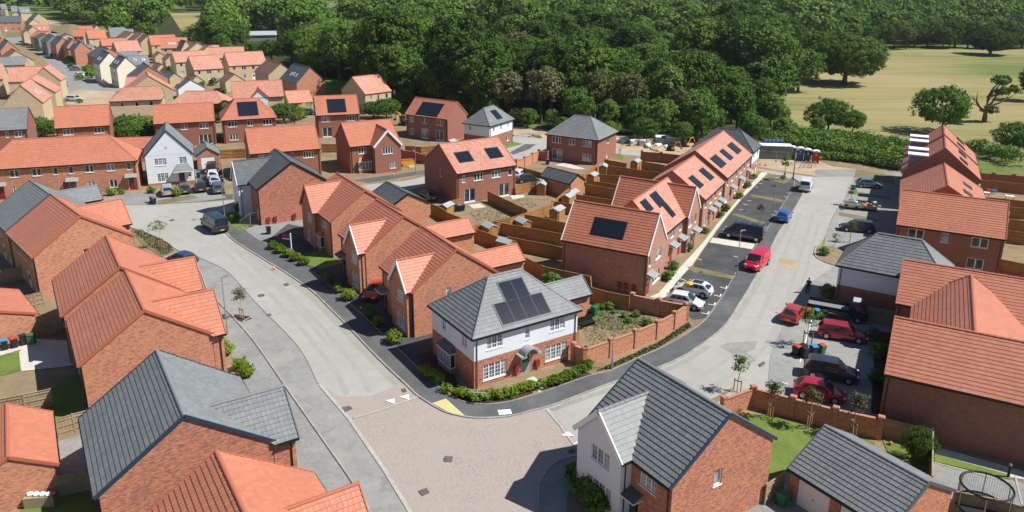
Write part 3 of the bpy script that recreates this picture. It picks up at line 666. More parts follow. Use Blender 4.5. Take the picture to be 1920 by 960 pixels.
def window_parts(root, T, a, b, c, d, n, st, depth=.09, lod=1):
    w, h = b-a, d-c; key = (round(w,1), round(h,1), n, st, lod, R.random() < .4)
    if key not in WCACHE:
        f = .075; mb = MB(); x0, x1, y0, y1 = -w/2, w/2, 0, h; fr = 'upvc'
        def bar(p, q, r_, s_, t=.05): mb.box(p, -depth, r_, q, -depth+t, s_, fr)
        bar(x0, x1, y0, y0+f); bar(x0, x1, y1-f, y1); bar(x0, x0+f, y0+f, y1-f); bar(x1-f, x1, y0+f, y1-f)
        for i in range(1, n):
            xx = x0+w*i/n; bar(xx-f*.7, xx+f*.7, y0+f, y1-f)
        if st == 'g' and lod > 0:
            for i in range(n):
                xa, xb = x0+w*i/n, x0+w*(i+1)/n; bar((xa+xb)/2-.012, (xa+xb)/2+.012, y0+f, y1-f, .035)
                k = max(2, round(h/.38))
                for j in range(1, k): zz = y0+h*j/k; mb.box(xa+f, -depth, zz-.012, xb-f, -depth+.034, zz+.012, fr)
        if st == 'p' and lod > 0 and n >= 2:   # opening lights sit proud
            mb.box(x0+f, -depth, y0+f, x0+f+.03, -depth+.07, y1-f, fr); mb.box(x0+w/n-f*.7-.03, -depth, y0+f, x0+w/n-f*.7, -depth+.07, y1-f, fr)
        if st == 'fd': bar(x0+f, x1-f, y0+f, y0+f+.14)
        pb = MB(); pb.poly([(x0+.02,-depth+.012,y0+.02),(x1-.02,-depth+.012,y0+.02),(x1-.02,-depth+.012,y1-.02),(x0+.02,-depth+.012,y1-.02)], 'glass_lit' if st == 'g' or key[-1] else 'glass')
        sb = MB()
        if st == 'fd': sb.box(x0-.05, -.02, -.06, x1+.05, .1, -.004, 'stone')
        else: sb.box(x0-.05, -.03, -.07, x1+.05, .06, -.003, 'upvc')
        WCACHE[key] = (mb.mesh('window'), pb.mesh('pane'), sb.mesh('sill'))
    fm, pm, sm = WCACHE[key]; mt = T @ Matrix.Translation(((a+b)/2, 0, c)); 
    if mt.determinant() < 0: mt = mt @ Matrix.Scale(-1, 4, (1,0,0))
    o = place('window', fm, root, mt); place('pane', pm, o)
    if lod > 0: place('sill', sm, o)
    return o
def door_parts(root, T, a, b, c, d, st):
    col = {'r':'door_red','s':'door_sage','w':'door_white'}.get(st[5], 'door_grey'); mb = MB(); w = b-a; h = d-c; x0, x1 = -w/2, w/2
    dm = MB(); dm.box(x0+.06, -.09, .02, x1-.06, -.04, h-.06, col)
    mt = T @ Matrix.Translation(((a+b)/2, 0, c))
    if mt.determinant() < 0: mt = mt @ Matrix.Scale(-1, 4, (1,0,0))
    for k in range(2): dm.box(x0+.16, -.04, .3+k*.75, x1-.16, -.03, .85+k*.75, col if k == 0 else 'glass')
    o = dm.build('door', root); o.matrix_local = mt
    fb = MB(); fb.box(x0,-.1,0,x0+.06,-.02,h,'upvc'); fb.box(x1-.06,-.1,0,x1,-.02,h,'upvc'); fb.box(x0+.06,-.1,h-.06,x1-.06,-.02,h,'upvc'); fb.build('door_frame', o)
    hb = MB(); hb.box(x1-.2,-.03,1.0,x1-.1,.0,1.03,'galv'); hb.build('handle', o)
    if st.endswith('_c'):   # flat lean-to canopy on brackets
        cb = MB(); W2 = w/2+.35
        cm = 'tile_dark' if col == 'door_grey' else 'lead'; cb.poly([(-W2,.0,h+.55),(W2,0,h+.55),(W2,.85,h+.22),(-W2,.85,h+.22)][::-1], cm); cb.box(-W2,.02,h+.12,W2,.85,h+.2,'upvc')
        cb.poly([(-W2,0,h+.2),(-W2,.85,h+.2),(-W2,.85,h+.22),(-W2,0,h+.55)], 'lead'); cb.poly([(W2,0,h+.2),(W2,0,h+.55),(W2,.85,h+.22),(W2,.85,h+.2)], 'lead')
        co = cb.build('canopy', root); co.matrix_local = mt
    return o
def roof_z(h, v): return h['ze']+h['dz']*(1-abs(v)/h['b'])
def gable_slabs(mb, u0, u1, b, ze, dz, m, th=.13, T=None, ur=None):
    for sg in (-1, 1):
        ur_ = u1 if ur is None else ur
        a, c = Vector((u0, sg*b, ze)), Vector((u1, sg*b, ze)); d, e = Vector((ur_, 0, ze+dz)), Vector((u0, 0, ze+dz))
        nrm = Vector((0, sg*dz, b)).normalized(); L = math.hypot(b, dz); w = u1-u0
        top = [a, c, d, e] if sg < 0 else [c, a, e, d]; bot = [p-nrm*th for p in top]
        for p in (bot[2], bot[3]): p.y = 0; p.z = ze+dz-th*1.2
        if T is not None: top = [T @ p for p in top]; bot = [T @ p for p in bot]
        mb.poly(top, m, [(0,0),(w,0),(w,L),(0,L)]); mb.poly(bot[::-1], 'fascia' if 'red' not in m else m)
        for i in (0, 1, 3):
            j = (i+1) % 4; mb.poly([top[j], top[i], bot[i], bot[j]], 'fascia' if i == 0 else m)
def mkwalls(mb, h, faces, wins):
    ia, ib, ze, dz, b = h['ia'], h['ib'], h['ze'], h['dz'], h['b']; zt = roof_z(h, ib)-.1 if h['k'] != 'h' else ze-.02
    if h['k'] == 'h': zt = ze-.02
    for fc in faces:
        T, w = face_T(fc, ia, ib); hs = wins.get(fc, [])
        wall_face(mb, T, w, -.3, zt, hs, h['wall'], h.get('up'), h.get('zs', 2.55), uoff={'S':0,'N':3,'E':7,'W':11}[fc])
        gable = (h['k'] == 'g' and fc in 'EW') or (h['k'] == 'l' and fc == 'E')
        if gable:
            m = h.get('up') or h['wall']; o = .015 if m.startswith('render') else 0
            P = [(-w,o,zt),(w,o,zt),(0,o,ze+dz-.12)]; uo = {'E':7,'W':11}[fc]
            mb.poly([T @ Vector(p) for p in P], m, [(p[0]+uo, p[2]) for p in P])
PEND = {}
def put_tiles(root, roof, mtx, w, L, mname, lod, h=None, clip=None, inset0=0, inset1=0, off=0.):
    """courses (lod 1) or single tiles (lod 2) over a slope w wide at the eave, L long; hips narrow by inset per metre up"""
    n = max(1, int(round(L/GA))); g = L/n
    for i in range(n):
        y = i*g; x0, x1 = -w/2+inset0*y, w/2-inset1*y
        if clip:
            x0, x1 = clip(y, x0, x1)
        if x1-x0 < .15: continue
        if lod >= 2 and inset0 == 0 and inset1 == 0:
            nt_ = max(1, int(round((x1-x0)/.3))); tw = (x1-x0)/nt_
            for j in range(nt_):
                t = mtx @ Matrix.Translation((x0+tw*(j+.5), y, 0)) @ Matrix.Rotation(R.uniform(-.006,.006), 4, 'X')
                PEND.setdefault(root.name, []).append((root, roof, t @ Matrix.Diagonal((tw/.3, 1, 1, 1)), mname))
        elif inset0 == 0 and inset1 == 0 and not clip:
            me = getmesh(('c', round(x1-x0, 2)), lambda: course_mesh(x1-x0), mname); place('tile_course', me, roof, mtx @ Matrix.Translation(((x0+x1)/2, y, 0)))
        else:
            mb = MB(); l = g+.05; a0, a1 = x0+inset0*l, x1-inset1*l
            if clip: q0, q1 = clip(y+l, -w/2, w/2); a0, a1 = max(q0, x0) if q0 > x0 else x0, min(q1, x1)
            if a1 < a0: a0 = a1 = (x0+x1)/2
            mb.poly([(x0,y,.048),(x1,y,.048),(a1,y+l,.012),(a0,y+l,.012)], mname, [(x0,0),(x1,0),(a1,.33),(a0,.33)])
            mb.poly([(x0,y,0),(x1,y,0),(x1,y,.048),(x0,y,.048)], mname, [(x0,0),(x1,0),(x1,.03),(x0,.03)])
            o = mb.build('tile_course', roof); o.matrix_local = mtx
def flush_tiles():
    for k, L in PEND.items():
        root = L[0][0]; root_m = Matrix.Translation(root.location) @ root.rotation_euler.to_matrix().to_4x4()
        L.sort(key=lambda e: ((root_m @ e[2]).translation-CAMP).length)
        for root, roof, t, mn in L[:300]:
            place('roof_tile', getmesh('tile', tile_mb, mn), roof, t)
        rest = L[300:]
        if rest:
            mb = MB(); src = tile_mb(); 
            for root, roof, t, mn in rest:
                du = R.randint(0, 40)*.3; dv = R.randint(0, 40)*.34
                for f, uv in zip(src.f, src.uv): mb.poly([t @ Vector(src.v[i]) for i in f], mn, [(a+du, b+dv) for a, b in uv])
            mb.build('roof_tiles', root, kind='stuff')
def rake(root, roof, u, b, ze, dz, m, wd=.08, T=None, drop=.13, name='verge'):
    for sg in (-1, 1):
        mb = MB(); L = math.hypot(b, dz); ang = math.atan2(dz, b)
        base = Matrix.Translation((u, 0, 0)) @ (Matrix.Identity(4) if sg < 0 else Matrix.Scale(-1, 4, (0,1,0)))
        t = base @ Matrix.Translation((0, -b, ze)) @ Matrix.Rotation(ang, 4, 'X')
        if T is not None: t = T @ t
        mb.box(-wd/2, -.04, -drop, wd/2, L+.02, .095, m, T=t); mb.build(name, root)
def ridge_line(roof, p, q, m, lod, r=.11):
    p, q = Vector(p), Vector(q); L = (q-p).length; d = (q-p).normalized(); n = max(1, int(round(L/.45)))
    def seg(mb, a, b_, k):
        c = [math.pi*j/6 for j in range(7)]; s = d.cross(Vector((0,0,1))).normalized(); upv = s.cross(d)
        rr = r*(1.0+.04*(k % 2)); A = [a+s*math.cos(t)*rr*1.25+upv*(math.sin(t)*rr-.03) for t in c]; B = [b_+s*math.cos(t)*rr*1.15+upv*(math.sin(t)*rr-.045) for t in c]
        for j in range(6): mb.poly([A[j], A[j+1], B[j+1], B[j]], m, [(0,0)]*4)
        mb.poly(A[::-1], m, [(0,0)]*7); mb.poly(B, m, [(0,0)]*7)
    if lod >= 2:
        for k in range(n):
            mb = MB(); seg(mb, p+d*L*k/n, p+d*(L*(k+1)/n-.012), k); mb.build('ridge_tile', roof)
    else:
        mb = MB()
        for k in range(n if lod else 1): seg(mb, p+d*L*k/(n if lod else 1), p+d*L*(k+1)/(n if lod else 1), k)
        mb.build('ridge', roof)
def bay(root, T, a, b, n, kind, st='g', z0=.55, z1=2.0, dep=.55):
    """box bay window with a lead or tiled lean-to roof"""
    w = b-a; x0, x1 = -w/2, w/2; mt = T @ Matrix.Translation(((a+b)/2, 0, 0)); fl = mt.determinant() < 0
    if fl: mt = mt @ Matrix.Scale(-1, 4, (1,0,0))
    mb = MB(); mb.box(x0,0,-.2,x1,dep-.02,z0,'brick_red',skip='n' if 0 else ''); o = mb.build('bay', root); o.matrix_local = mt
    fb = MB(); f = .06
    fb.box(x0-.04,0,z0,x1+.04,dep+.05,z0+.07,'upvc'); fb.box(x0,0,z1-.1,x1,dep,z1,'upvc')
    for i in range(n+1):
        xx = x0+f/2+(w-f)*i/n; fb.box(xx-f/2,dep-f,z0+.07,xx+f/2,dep,z1-.1,'upvc')
    for i in range(n):
        xa = x0+f/2+(w-f)*i/n; xb = x0+f/2+(w-f)*(i+1)/n; fb.box((xa+xb)/2-.012,dep-.03,z0+.07,(xa+xb)/2+.012,dep,z1-.1,'upvc')
        for j in range(1, 4): zz = z0+.07+(z1-z0-.17)*j/4; fb.box(xa,dep-.03,zz-.012,xb,dep-.002,zz+.012,'upvc')
    for xx in (x0, x1-f): fb.box(xx,.02,z0+.07,xx+f,.08,z1-.1,'upvc')
    wo = fb.build('window', o); gb = MB(); gb.box(x0+.02,.02,z0+.07,x1-.02,dep-.035,z1-.1,'glass'); gb.build('pane', wo)
    rb = MB(); m = {'g':'tile_dark','r':'tile_red'}[kind[0]]; e = .12; H = .62
    rb.poly([(x0-e,dep+e,z1),(x1+e,dep+e,z1),(x1-.25,0,z1+H),(x0+.25,0,z1+H)], m, [(0,0),(w,0),(w-.3,.8),(.3,.8)])
    rb.poly([(x0-e,0,z1),(x0-e,dep+e,z1),(x0+.25,0,z1+H)][::1], m); rb.poly([(x1+e,dep+e,z1),(x1+e,0,z1),(x1-.25,0,z1+H)], m); rb.box(x0-e,0,z1-.1,x1+e,dep+e,z1-.002,'upvc')
    rb.build('bay_roof', o)
HH = {}
def house(n, label, tile='tile_red', wall='brick_red', up=None, zs=2.55, lod=1, wings=(), cat='house', group=None, verge=None, autos='', faces='SNEW', name='house', overhang=.1, pipes=True, barge=None, style='p', adj={}, adoor='door_white'):
    k, (x, y, th, a, b, ze, dz, r) = HD[n]
    for kk, vv in adj.items():
        if kk == 'a': a = vv
        if kk == 'x': x, y = x+vv*math.cos(th), y+vv*math.sin(th)
        if kk == 'b': b = vv
        if kk == 'dz': dz = vv
        if kk == 'ze': ze = vv
        if kk == 'k': k = vv
        if kk == 'r': r = vv
    hip = k == 'h'
    h = dict(k=k, a=a, b=b, ze=ze, dz=dz, r=r, ia=a-(.27 if hip else overhang), ib=b-.27, wall=wall, up=up, zs=zs)
    if k == 'l': h['ia'] = a-.1
    root = thing(name, label, cat, (x, y, 0), th, group); HH[n] = (root, h)
    wins = {}; parts = []
    for (hn, fc, al, zc, ww, hh, nl, st) in WD:
        if hn == n: parts.append((fc, al, zc, ww, hh, nl, st))
    for fc in autos:   # far houses: regular windows on two floors
        w_ = (h['ia'] if fc in 'SN' else h['ib']); c_ = max(2, int(round(w_*2/2.9)))
        for fl, zc in ((0, 1.2), (1, 3.85)):
            for i in range(c_):
                al = -w_+2*w_*(i+.5)/c_
                if fl == 0 and (i == c_//2 or (adoor != 'door_white' and i % 2 == 1)): parts.append((fc, al, 1.02, .95, 2.05, 1, adoor))
                else: parts.append((fc, al, zc, 1.3 if (i+fl) % 2 == 0 else .85, 1.15, 2 if (i+fl) % 2 == 0 else 1, 'p'))
    todo = []
    for (fc, al, zc, ww, hh, nl, st) in parts:
        w_ = (h['ia'] if fc in 'SN' else h['ib'])
        if st == 'meter': todo.append((fc, st, al, al, .45, 1.0, nl)); continue
        if st.startswith('bay'): todo.append((fc, st, al-ww/2, al+ww/2, 0, 0, nl)); continue
        if st.startswith('door'): ww = 1.0; z0, z1 = .02, 2.12
        elif st == 'fd': ww = max(1.7, min(ww, 2.4)); z0, z1 = .04, 2.15
        elif st == 'garage': ww = 2.35; z0, z1 = .02, 2.1
        elif zc > 2.6: hh = 1.15 if ww > .45 else 1.0; z0, z1 = 3.85-hh/2, 3.85+hh/2; z0 += min(0, ze-4.7)*0
        else: hh = 1.25 if st == 'p' else 1.45; hh = .6 if ww < .4 else hh; z0, z1 = 1.25-hh/2, 1.25+hh/2
        if zc > 2.6 and ww > 2: ww = 1.8
        if nl == 1 and ww > .9 and st in 'pg': ww = .62
        ww = max(ww, .45); al = max(-w_+ww/2+.12, min(w_-ww/2-.12, al))
        if z1 > roof_z(h, h['ib'])-.12: d = z1-(roof_z(h, h['ib'])-.12); z0 -= d; z1 -= d
        hole = (al-ww/2, al+ww/2, z0, z1); wins.setdefault(fc, []).append(hole); todo.append((fc, st, *hole, nl))
    mb = MB(); mkwalls(mb, h, faces, wins); mb.build('wall', root)
    for (fc, st, p, q, z0, z1, nl) in todo:
        T, w_ = face_T(fc, h['ia'], h['ib'])
        if st == 'meter':
            bb = MB(); bb.box(p-.22, .0, .45, p+.22, .2, 1.05, 'meter'); bb.box(p-.035, .02, 0, p+.035, .09, .45, 'meter'); o = bb.build('meter_box', root); o.matrix_local = T
        elif st.startswith('bay'): 
            al = (p+q)/2; wd = 2.3 if n in ('B','D1') else 2.3
            bay(root, T, al-wd/2, al+wd/2, 4, st[4:], 'g')
        elif st.startswith('door'): door_parts(root, T, p, q, z0, z1, st)
        elif st == 'garage':
            gb = MB(); gb.box(p+.03, -.1, z0, q-.03, -.05, z1-.03, 'door_white')
            for i in range(1, 6): xx = p+(q-p)*i/6; gb.box(xx-.01, -.05, z0+.03, xx+.01, -.043, z1-.06, 'upvc')
            gb.box((p+q)/2-.05, -.05, 1.0, (p+q)/2+.05, -.01, 1.06, 'black'); o = gb.build('garage_door', root); o.matrix_local = T
        else: window_parts(root, T, p, q, z0, z1, nl, st, lod=lod)
    # ---- roof
    rg = {'tile_grey':'ridge_grey','tile_dark':'ridge_dark'}.get(tile, 'ridge_red'); rm = MB(); L = math.hypot(b, dz)
    if k == 'g':
        gable_slabs(rm, -a, a, b, ze, dz, tile); roof = rm.build('roof', root)
        if lod:
            for fc in 'sn': put_tiles(root, roof, slope_m(fc, b, dz, ze), 2*a, L, tile, lod)
            for u in (-a+.03, a-.03): rake(root, roof, u, b, ze, dz, verge or {'tile_grey':'ridge_dark','tile_dark':'black'}.get(tile, 'ridge_red'), name='verge' if not barge else 'bargeboard')
        ridge_line(roof, (-a, 0, ze+dz+.02), (a, 0, ze+dz+.02), rg, lod)
    else:
        i0 = a-r if True else 0; i1 = 0 if k == 'l' else a-r
        A, B_, C, D_ = Vector((-a,-b,ze)), Vector((a,-b,ze)), Vector((a,b,ze)), Vector((-a,b,ze)); P, Q = Vector((-a+i0,0,ze+dz)), Vector((a-i1,0,ze+dz))
        rm.poly([A,B_,Q,P], tile, [(-a,0),(a,0),(a-i1,L),(-a+i0,L)]); rm.poly([C,D_,P,Q], tile, [(-a,0),(a,0),(a-i0,L),(-a+i1,L)])
        Lw = math.hypot(i0, dz); rm.poly([D_,A,P], tile, [(-b,0),(b,0),(0,Lw)])
        if i1 > 0: rm.poly([B_,C,Q], tile, [(-b,0),(b,0),(0,Lw)])
        rm.box(-a,-b,ze-.16,a,b,ze-.002,'fascia', skip='')
        roof = rm.build('roof', root)
        if lod:
            put_tiles(root, roof, slope_m('s', b, dz, ze), 2*a, L, tile, min(lod,1), inset0=i0/L, inset1=i1/L); put_tiles(root, roof, slope_m('n', b, dz, ze), 2*a, L, tile, min(lod,1), inset0=i1/L, inset1=i0/L)
            mw = Matrix.Rotation(-math.pi/2, 4, 'Z') @ Matrix.Translation((0,-a,ze)) @ Matrix.Rotation(math.atan2(dz,i0), 4, 'X'); put_tiles(root, roof, mw, 2*b, Lw, tile, 1, inset0=b/Lw, inset1=b/Lw)
            if i1 > 0:
                me_ = Matrix.Rotation(math.pi/2, 4, 'Z') @ Matrix.Translation((0,-a,ze)) @ Matrix.Rotation(math.atan2(dz,i1), 4, 'X'); put_tiles(root, roof, me_, 2*b, Lw, tile, 1, inset0=b/Lw, inset1=b/Lw)
            for e, f in ((A,P),(D_,P))+(((B_,Q),(C,Q)) if i1 > 0 else ()): ridge_line(roof, e+Vector((0,0,.03)), f+Vector((0,0,.03)), rg, 1, .09)
        ridge_line(roof, P+Vector((0,0,.02)), Q+Vector((0,0,.02)), rg, lod)
    # gutters and downpipes
    if lod:
        for sg in (-1, 1):
            gb = MB(); gb.box(-a+.05, sg*b-.055+sg*.05, ze-.15, a-.05, sg*b+.055+sg*.05, ze-.03, 'black'); gb.build('gutter', root)
            if hip:
                g2 = MB(); g2.box(sg*a-.055+sg*.05, -b, ze-.15, sg*a+.055+sg*.05, b, ze-.03, 'black'); g2.build('gutter', root)
            if pipes:
                for ue in (-1, 1):
                    pb = MB(); ux = ue*(h['ia']-.25); vv = sg*(h['ib']+.07); pb.tube([(ux, sg*(b-.0), ze-.1), (ux, vv, ze-.45), (ux, vv, .0)], .04, 'black' if tile != 'tile_red' else 'brownpipe', 6); pb.build('downpipe', root)
    # ---- projecting gables
    for wi in wings:
        wn = wi['n']; _, (wx, wy, wth, wa, wb, wze, wdz, _r) = HD[wn]; wb = wi.get('b', wb); wdz = wi.get('dz', wdz); sg = wi.get('front', -1)
        fx, fy = wx+sg*wa*math.cos(wth), wy+sg*wa*math.sin(wth); dx, dy = fx-x, fy-y
        uF = dx*math.cos(th)+dy*math.sin(th); vF = -dx*math.sin(th)+dy*math.cos(th); side = 1 if vF > 0 else -1
        ov = wi.get('ov', .22); pr = abs(vF)
        # wing frame: x' = distance from the front towards the main ridge, y' = across
        Tw = Matrix(((0, -side, 0, uF), (-side, 0, 0, vF), (0,0,1,0), (0,0,0,1)))   # (s, c, z) -> (u, v, z)
        Tw = Matrix(((0, side, 0, uF), (-side, 0, 0, vF), (0,0,1,0), (0,0,0,1)))
        ww_ = MB(); ibw = wb-.25; s0 = ov; s1 = pr-h['ib']+.02; zt = wze+wdz*(1-ibw/wb)-.1; wup = wi.get('up', up); wwall = wi.get('wall', wall)
        holes = []; tw = []
        for (hn, fc, al, zc, wd, hh, nl, st) in WD:
            if hn == wn and fc == 'W':
                if st.startswith('bay'): continue
                hh = 1.15 if zc > 2.6 else (1.5 if st == 'g' else 1.2); zc_ = 3.85 if zc > 2.6 else 1.25; wd = min(wd, 2*ibw-.5)
                hl = (al-wd/2, al+wd/2, zc_-hh/2, zc_+hh/2); holes.append(hl); tw.append((hl, nl, st))
        # front face: along = across axis c (v of the wing = -u of the house for side S)
        Tf = Tw @ Matrix(((0,-1,0,s0),(1,0,0,0),(0,0,1,0),(0,0,0,1)))
        sgn = 1 if side < 0 else 1
        Tf2 = Tf
        wall_face(ww_, Tf2, ibw, -.3, zt, holes, wwall, wup, zs, uoff=20)
        m_ = wup or wwall; o_ = .015 if m_.startswith('render') else 0
        P3 = [(-ibw,o_,zt),(ibw,o_,zt),(0,o_,wze+wdz-.12)]; ww_.poly([Tf2 @ Vector(p) for p in P3], m_, [(p[0]+20, p[2]) for p in P3])
        for sd in (-1, 1):
            q = [(s0,sd*ibw,-.3),(s1,sd*ibw,-.3),(s1,sd*ibw,2.55 if wup else zt),(s0,sd*ibw,2.55 if wup else zt)]
            if s1 > s0+.02:
                ww_.poly([Tw @ Vector(p) for p in q], wwall, [(p[0],p[2]) for p in q])
                if wup: q = [(s0,sd*ibw,2.55),(s1,sd*ibw,2.55),(s1,sd*ibw,zt),(s0,sd*ibw,zt)]; ww_.poly([Tw @ Vector(p) for p in q], wup, [(p[0],p[2]) for p in q])
        ww_.build('wall', root)
        for hl, nl, st in tw: window_parts(root, Tf2, *hl, nl, st, lod=lod)
        wr = MB(); TwS = Tw; vl0 = h['b']*(1-(wze+wdz-h['ze'])/h['dz']); gable_slabs(wr, 0, max(.6, pr-h['b']+.25), wb, wze, wdz, wi.get('tile', tile), T=TwS, ur=max(.8, pr-vl0+.15)); wroof = wr.build('roof', root)
        if lod:
            Lw = math.hypot(wb, wdz)
            for fc in 'sn':
                ms = TwS @ Matrix.Translation((pr/2,0,0)) @ slope_m(fc, wb, wdz, wze)
                def clip(yy, x0, x1, fc=fc, Lw=Lw, wze=wze, wdz=wdz, pr=pr):
                    z = wze+wdz*yy/Lw; vl = h['b']*(1-(z-h['ze'])/h['dz']) if z > h['ze'] else h['b']; dist = min(pr-vl+.12, pr)   # from the front
                    return (x0, min(x1, -pr/2+dist)) if fc == 's' else (max(x0, pr/2-dist), x1)
                put_tiles(root, wroof, ms, pr, Lw, wi.get('tile', tile), lod, clip=clip)
            rake(root, wroof, .03, wb, wze, wdz, wi.get('barge', verge or {'tile_grey':'ridge_dark'}.get(tile,'ridge_red')), T=TwS, wd=.07, name='bargeboard', drop=.24)
        if lod:
            se = max(.5, pr-h['b'])
            for sd in (-1, 1):
                gb = MB(); gb.box(.05, sd*wb+sd*.0-.05+sd*.05, wze-.14, se, sd*wb+.05+sd*.05, wze-.03, 'black', T=Tw); gb.build('gutter', root)
            sd = -1 if abs(uF+(1 if side < 0 else -1)*wb-a) < abs(uF-(1 if side < 0 else -1)*wb-a) else 1
            for sd in (-1, 1):
                pb = MB(); pb.tube([Tw @ Vector((s0+.3, sd*(wb+.02), wze-.1)), Tw @ Vector((s0+.3, sd*(ibw+.06), wze-.4)), Tw @ Vector((s0+.3, sd*(ibw+.06), 0))], .04, 'black', 6); pb.build('downpipe', root)
        if True:
            vlr = h['b']*(1-(wze+wdz-h['ze'])/h['dz']); ridge_line(wroof, TwS @ Vector((0,0,wze+wdz+.02)), TwS @ Vector((max(.5, pr-vlr+.15),0,wze+wdz+.02)), rg, lod)
    # ---- solar panels
    for (hn, fc, u0, u1, s0, s1, nx, ny) in PD:
        if hn == n:
            m_ = slope_m(fc, b, dz, ze)
            if fc == 's': pass
            for i in range(nx):
                for j in range(ny):
                    a0, a1 = u0+(u1-u0)*i/nx, u0+(u1-u0)*(i+1)/nx; c0, c1 = s0+(s1-s0)*j/ny, s0+(s1-s0)*(j+1)/ny
                    pb = MB(); pb.box(a0+.004,c0+.004,.07,a1-.004,c1-.004,.12,'solar_frame'); pb.box(a0+.02,c0+.02,.12,a1-.02,c1-.02,.124,'solar'); o = pb.build('solar_panel', root); o.matrix_local = m_
            rb = MB(); rb.box(u0-.12,s0-.12,.02,u1+.12,s1+.12,.08,'solar_frame'); o = rb.build('panel_tray', root); o.matrix_local = m_
    return root
# ---------------------------------------------------------------- ground
sheet('ground', [(-3000,-200),(3000,-200),(3000,5000),(-3000,5000)], 'grass', z=-.02)
sheet('estate_soil', [(-60,14),(60,14),(90,90),(84.26,125.48),(60.20,141.82),(53.83,159.91),(20.70,165.07),(-0.17,171.27),(-23.52,185.62),(-41.43,184.65),(-65.08,212.54),(-95.00,287.60),(-147.26,371.94),(-244.02,461.11),(-299.04,513.78),(-366.69,565.56),(-200,120),(-60,20)], 'soil')
# pale main road and its branches
sheet('road', [(-16.02,57.72),(-19.60,64.42),(-26.69,74.25),(-32.34,82.34),(-36.17,85.99),(-39.41,88.82),(-41.50,89.90),(-44.67,93.40),(-48.17,96.27),(-51.08,97.95),(-56.12,98.71),(-65.02,104.20),(-68.29,109.94),(-56.68,108.40),(-52.24,108.82),(-50.21,109.43),(-46.92,110.10),(-42.14,111.67),(-36.28,114.49),(-30.55,118.06),(-23.49,121.22),(-17.75,123.78),(-14.57,127.06),(-9.58,133.64),(-5.65,142.58),(-2.28,153.16),(-3.47,157.80),(-1.87,162.84),(3.28,163.09),(7.64,157.78),(15.86,150.98),(20.84,148.30),(30.50,144.10),(39.00,137.59),(43.95,134.58),(48.45,130.92),(52.34,128.87),(59.19,129.85),(53.97,119.48),(46.95,107.79),(41.96,98.05),(38.75,92.53),(37.73,89.81),(37.88,87.60),(38.81,86.21),(37.48,84.13),(32.11,79.54),(26.71,69.34),(23.99,64.26),(22.17,61.50),(19.85,58.84),(16.82,56.19),(12.19,52.57),(7.68,49.65),(4.80,48.15),(3.29,47.30),(2.28,45.76),(1.87,44.02),(1.86,40.38),(-5.58,40.28),(-8.77,46.18),(-12.48,52.51)], 'road')
sheet('road', [(19.13,58.21),(22.26,61.80),(24.21,64.79),(25.03,62.25),(22.70,56.72),(19.74,54.23),(16.52,54.96)], 'road')
sheet('road_edge', [(-18.66,57.07),(-23.69,64.87),(-27.53,70.21),(-31.20,75.11),(-32.62,76.93),(-34.76,80.98),(-36.45,84.24),(-38.07,86.29),(-39.26,88.45),(-36.17,85.99),(-32.34,82.34),(-26.69,74.25),(-19.60,64.42),(-16.02,57.72),(-12.48,52.51),(-8.77,46.18),(-5.58,40.28),(-7.81,40.25),(-10.62,44.63),(-14.20,50.18)], 'road_dark')
sheet('pavement', [(-18.66,57.07),(-14.20,50.18),(-10.62,44.63),(-8.07,40.25),(-10.47,40.21),(-14.70,46.09),(-18.54,51.31),(-21.26,55.91),(-24.43,61.27),(-27.23,66.44),(-29.12,69.93),(-32.32,75.08),(-36.66,80.93),(-42.77,87.98),(-48.36,94.12),(-50.87,97.51),(-47.97,95.84),(-44.49,92.99),(-41.34,89.53),(-39.11,88.08),(-37.02,84.91),(-34.16,79.43),(-32.62,76.93),(-27.53,70.21),(-23.69,64.87)], 'path_pale')
for w_, p_, m_ in ((.9,[(-35.98,92.63),(-30.61,86.49),(-27.83,83.61),(-21.68,76.47),(-15.82,67.60),(-10.71,59.63),(-9.19,57.68)],'dust'),(.5,[(-35.60,89.68),(-26.53,77.36),(-20.80,68.90),(-15.51,60.48),(-13.43,56.06)],'tyre'),(.5,[(-34.49,91.27),(-25.02,78.14),(-18.72,68.94),(-13.51,60.52),(-11.65,56.43)],'tyre'),(.45,[(-49.56,103.44),(-42.24,100.05),(-34.29,89.72),(-24.68,76.97),(-17.40,65.54)],'tyre'),(.6,[(4.45,54.91),(8.64,57.49),(13.20,60.37),(16.02,62.66),(18.51,65.42)],'dust'),(.45,[(7.12,51.74),(12.94,56.54),(18.05,61.13),(22.39,66.38),(27.60,76.50),(33.73,89.70),(42.06,107.63)],'tyre'),(.45,[(9.07,51.06),(14.53,55.74),(20.42,61.18),(24.43,66.42),(29.62,76.55),(35.73,89.75),(44.03,107.69)],'tyre'),(.7,[(22.56,71.07),(26.63,78.65),(29.80,85.11),(33.02,91.59),(39.74,104.51)],'dust'),(.4,[(24.33,65.33),(28.91,74.46),(34.15,83.54),(37.77,91.72),(42.91,102.67)],'tyre')): ribbon('road_wear', p_, w_, m_)
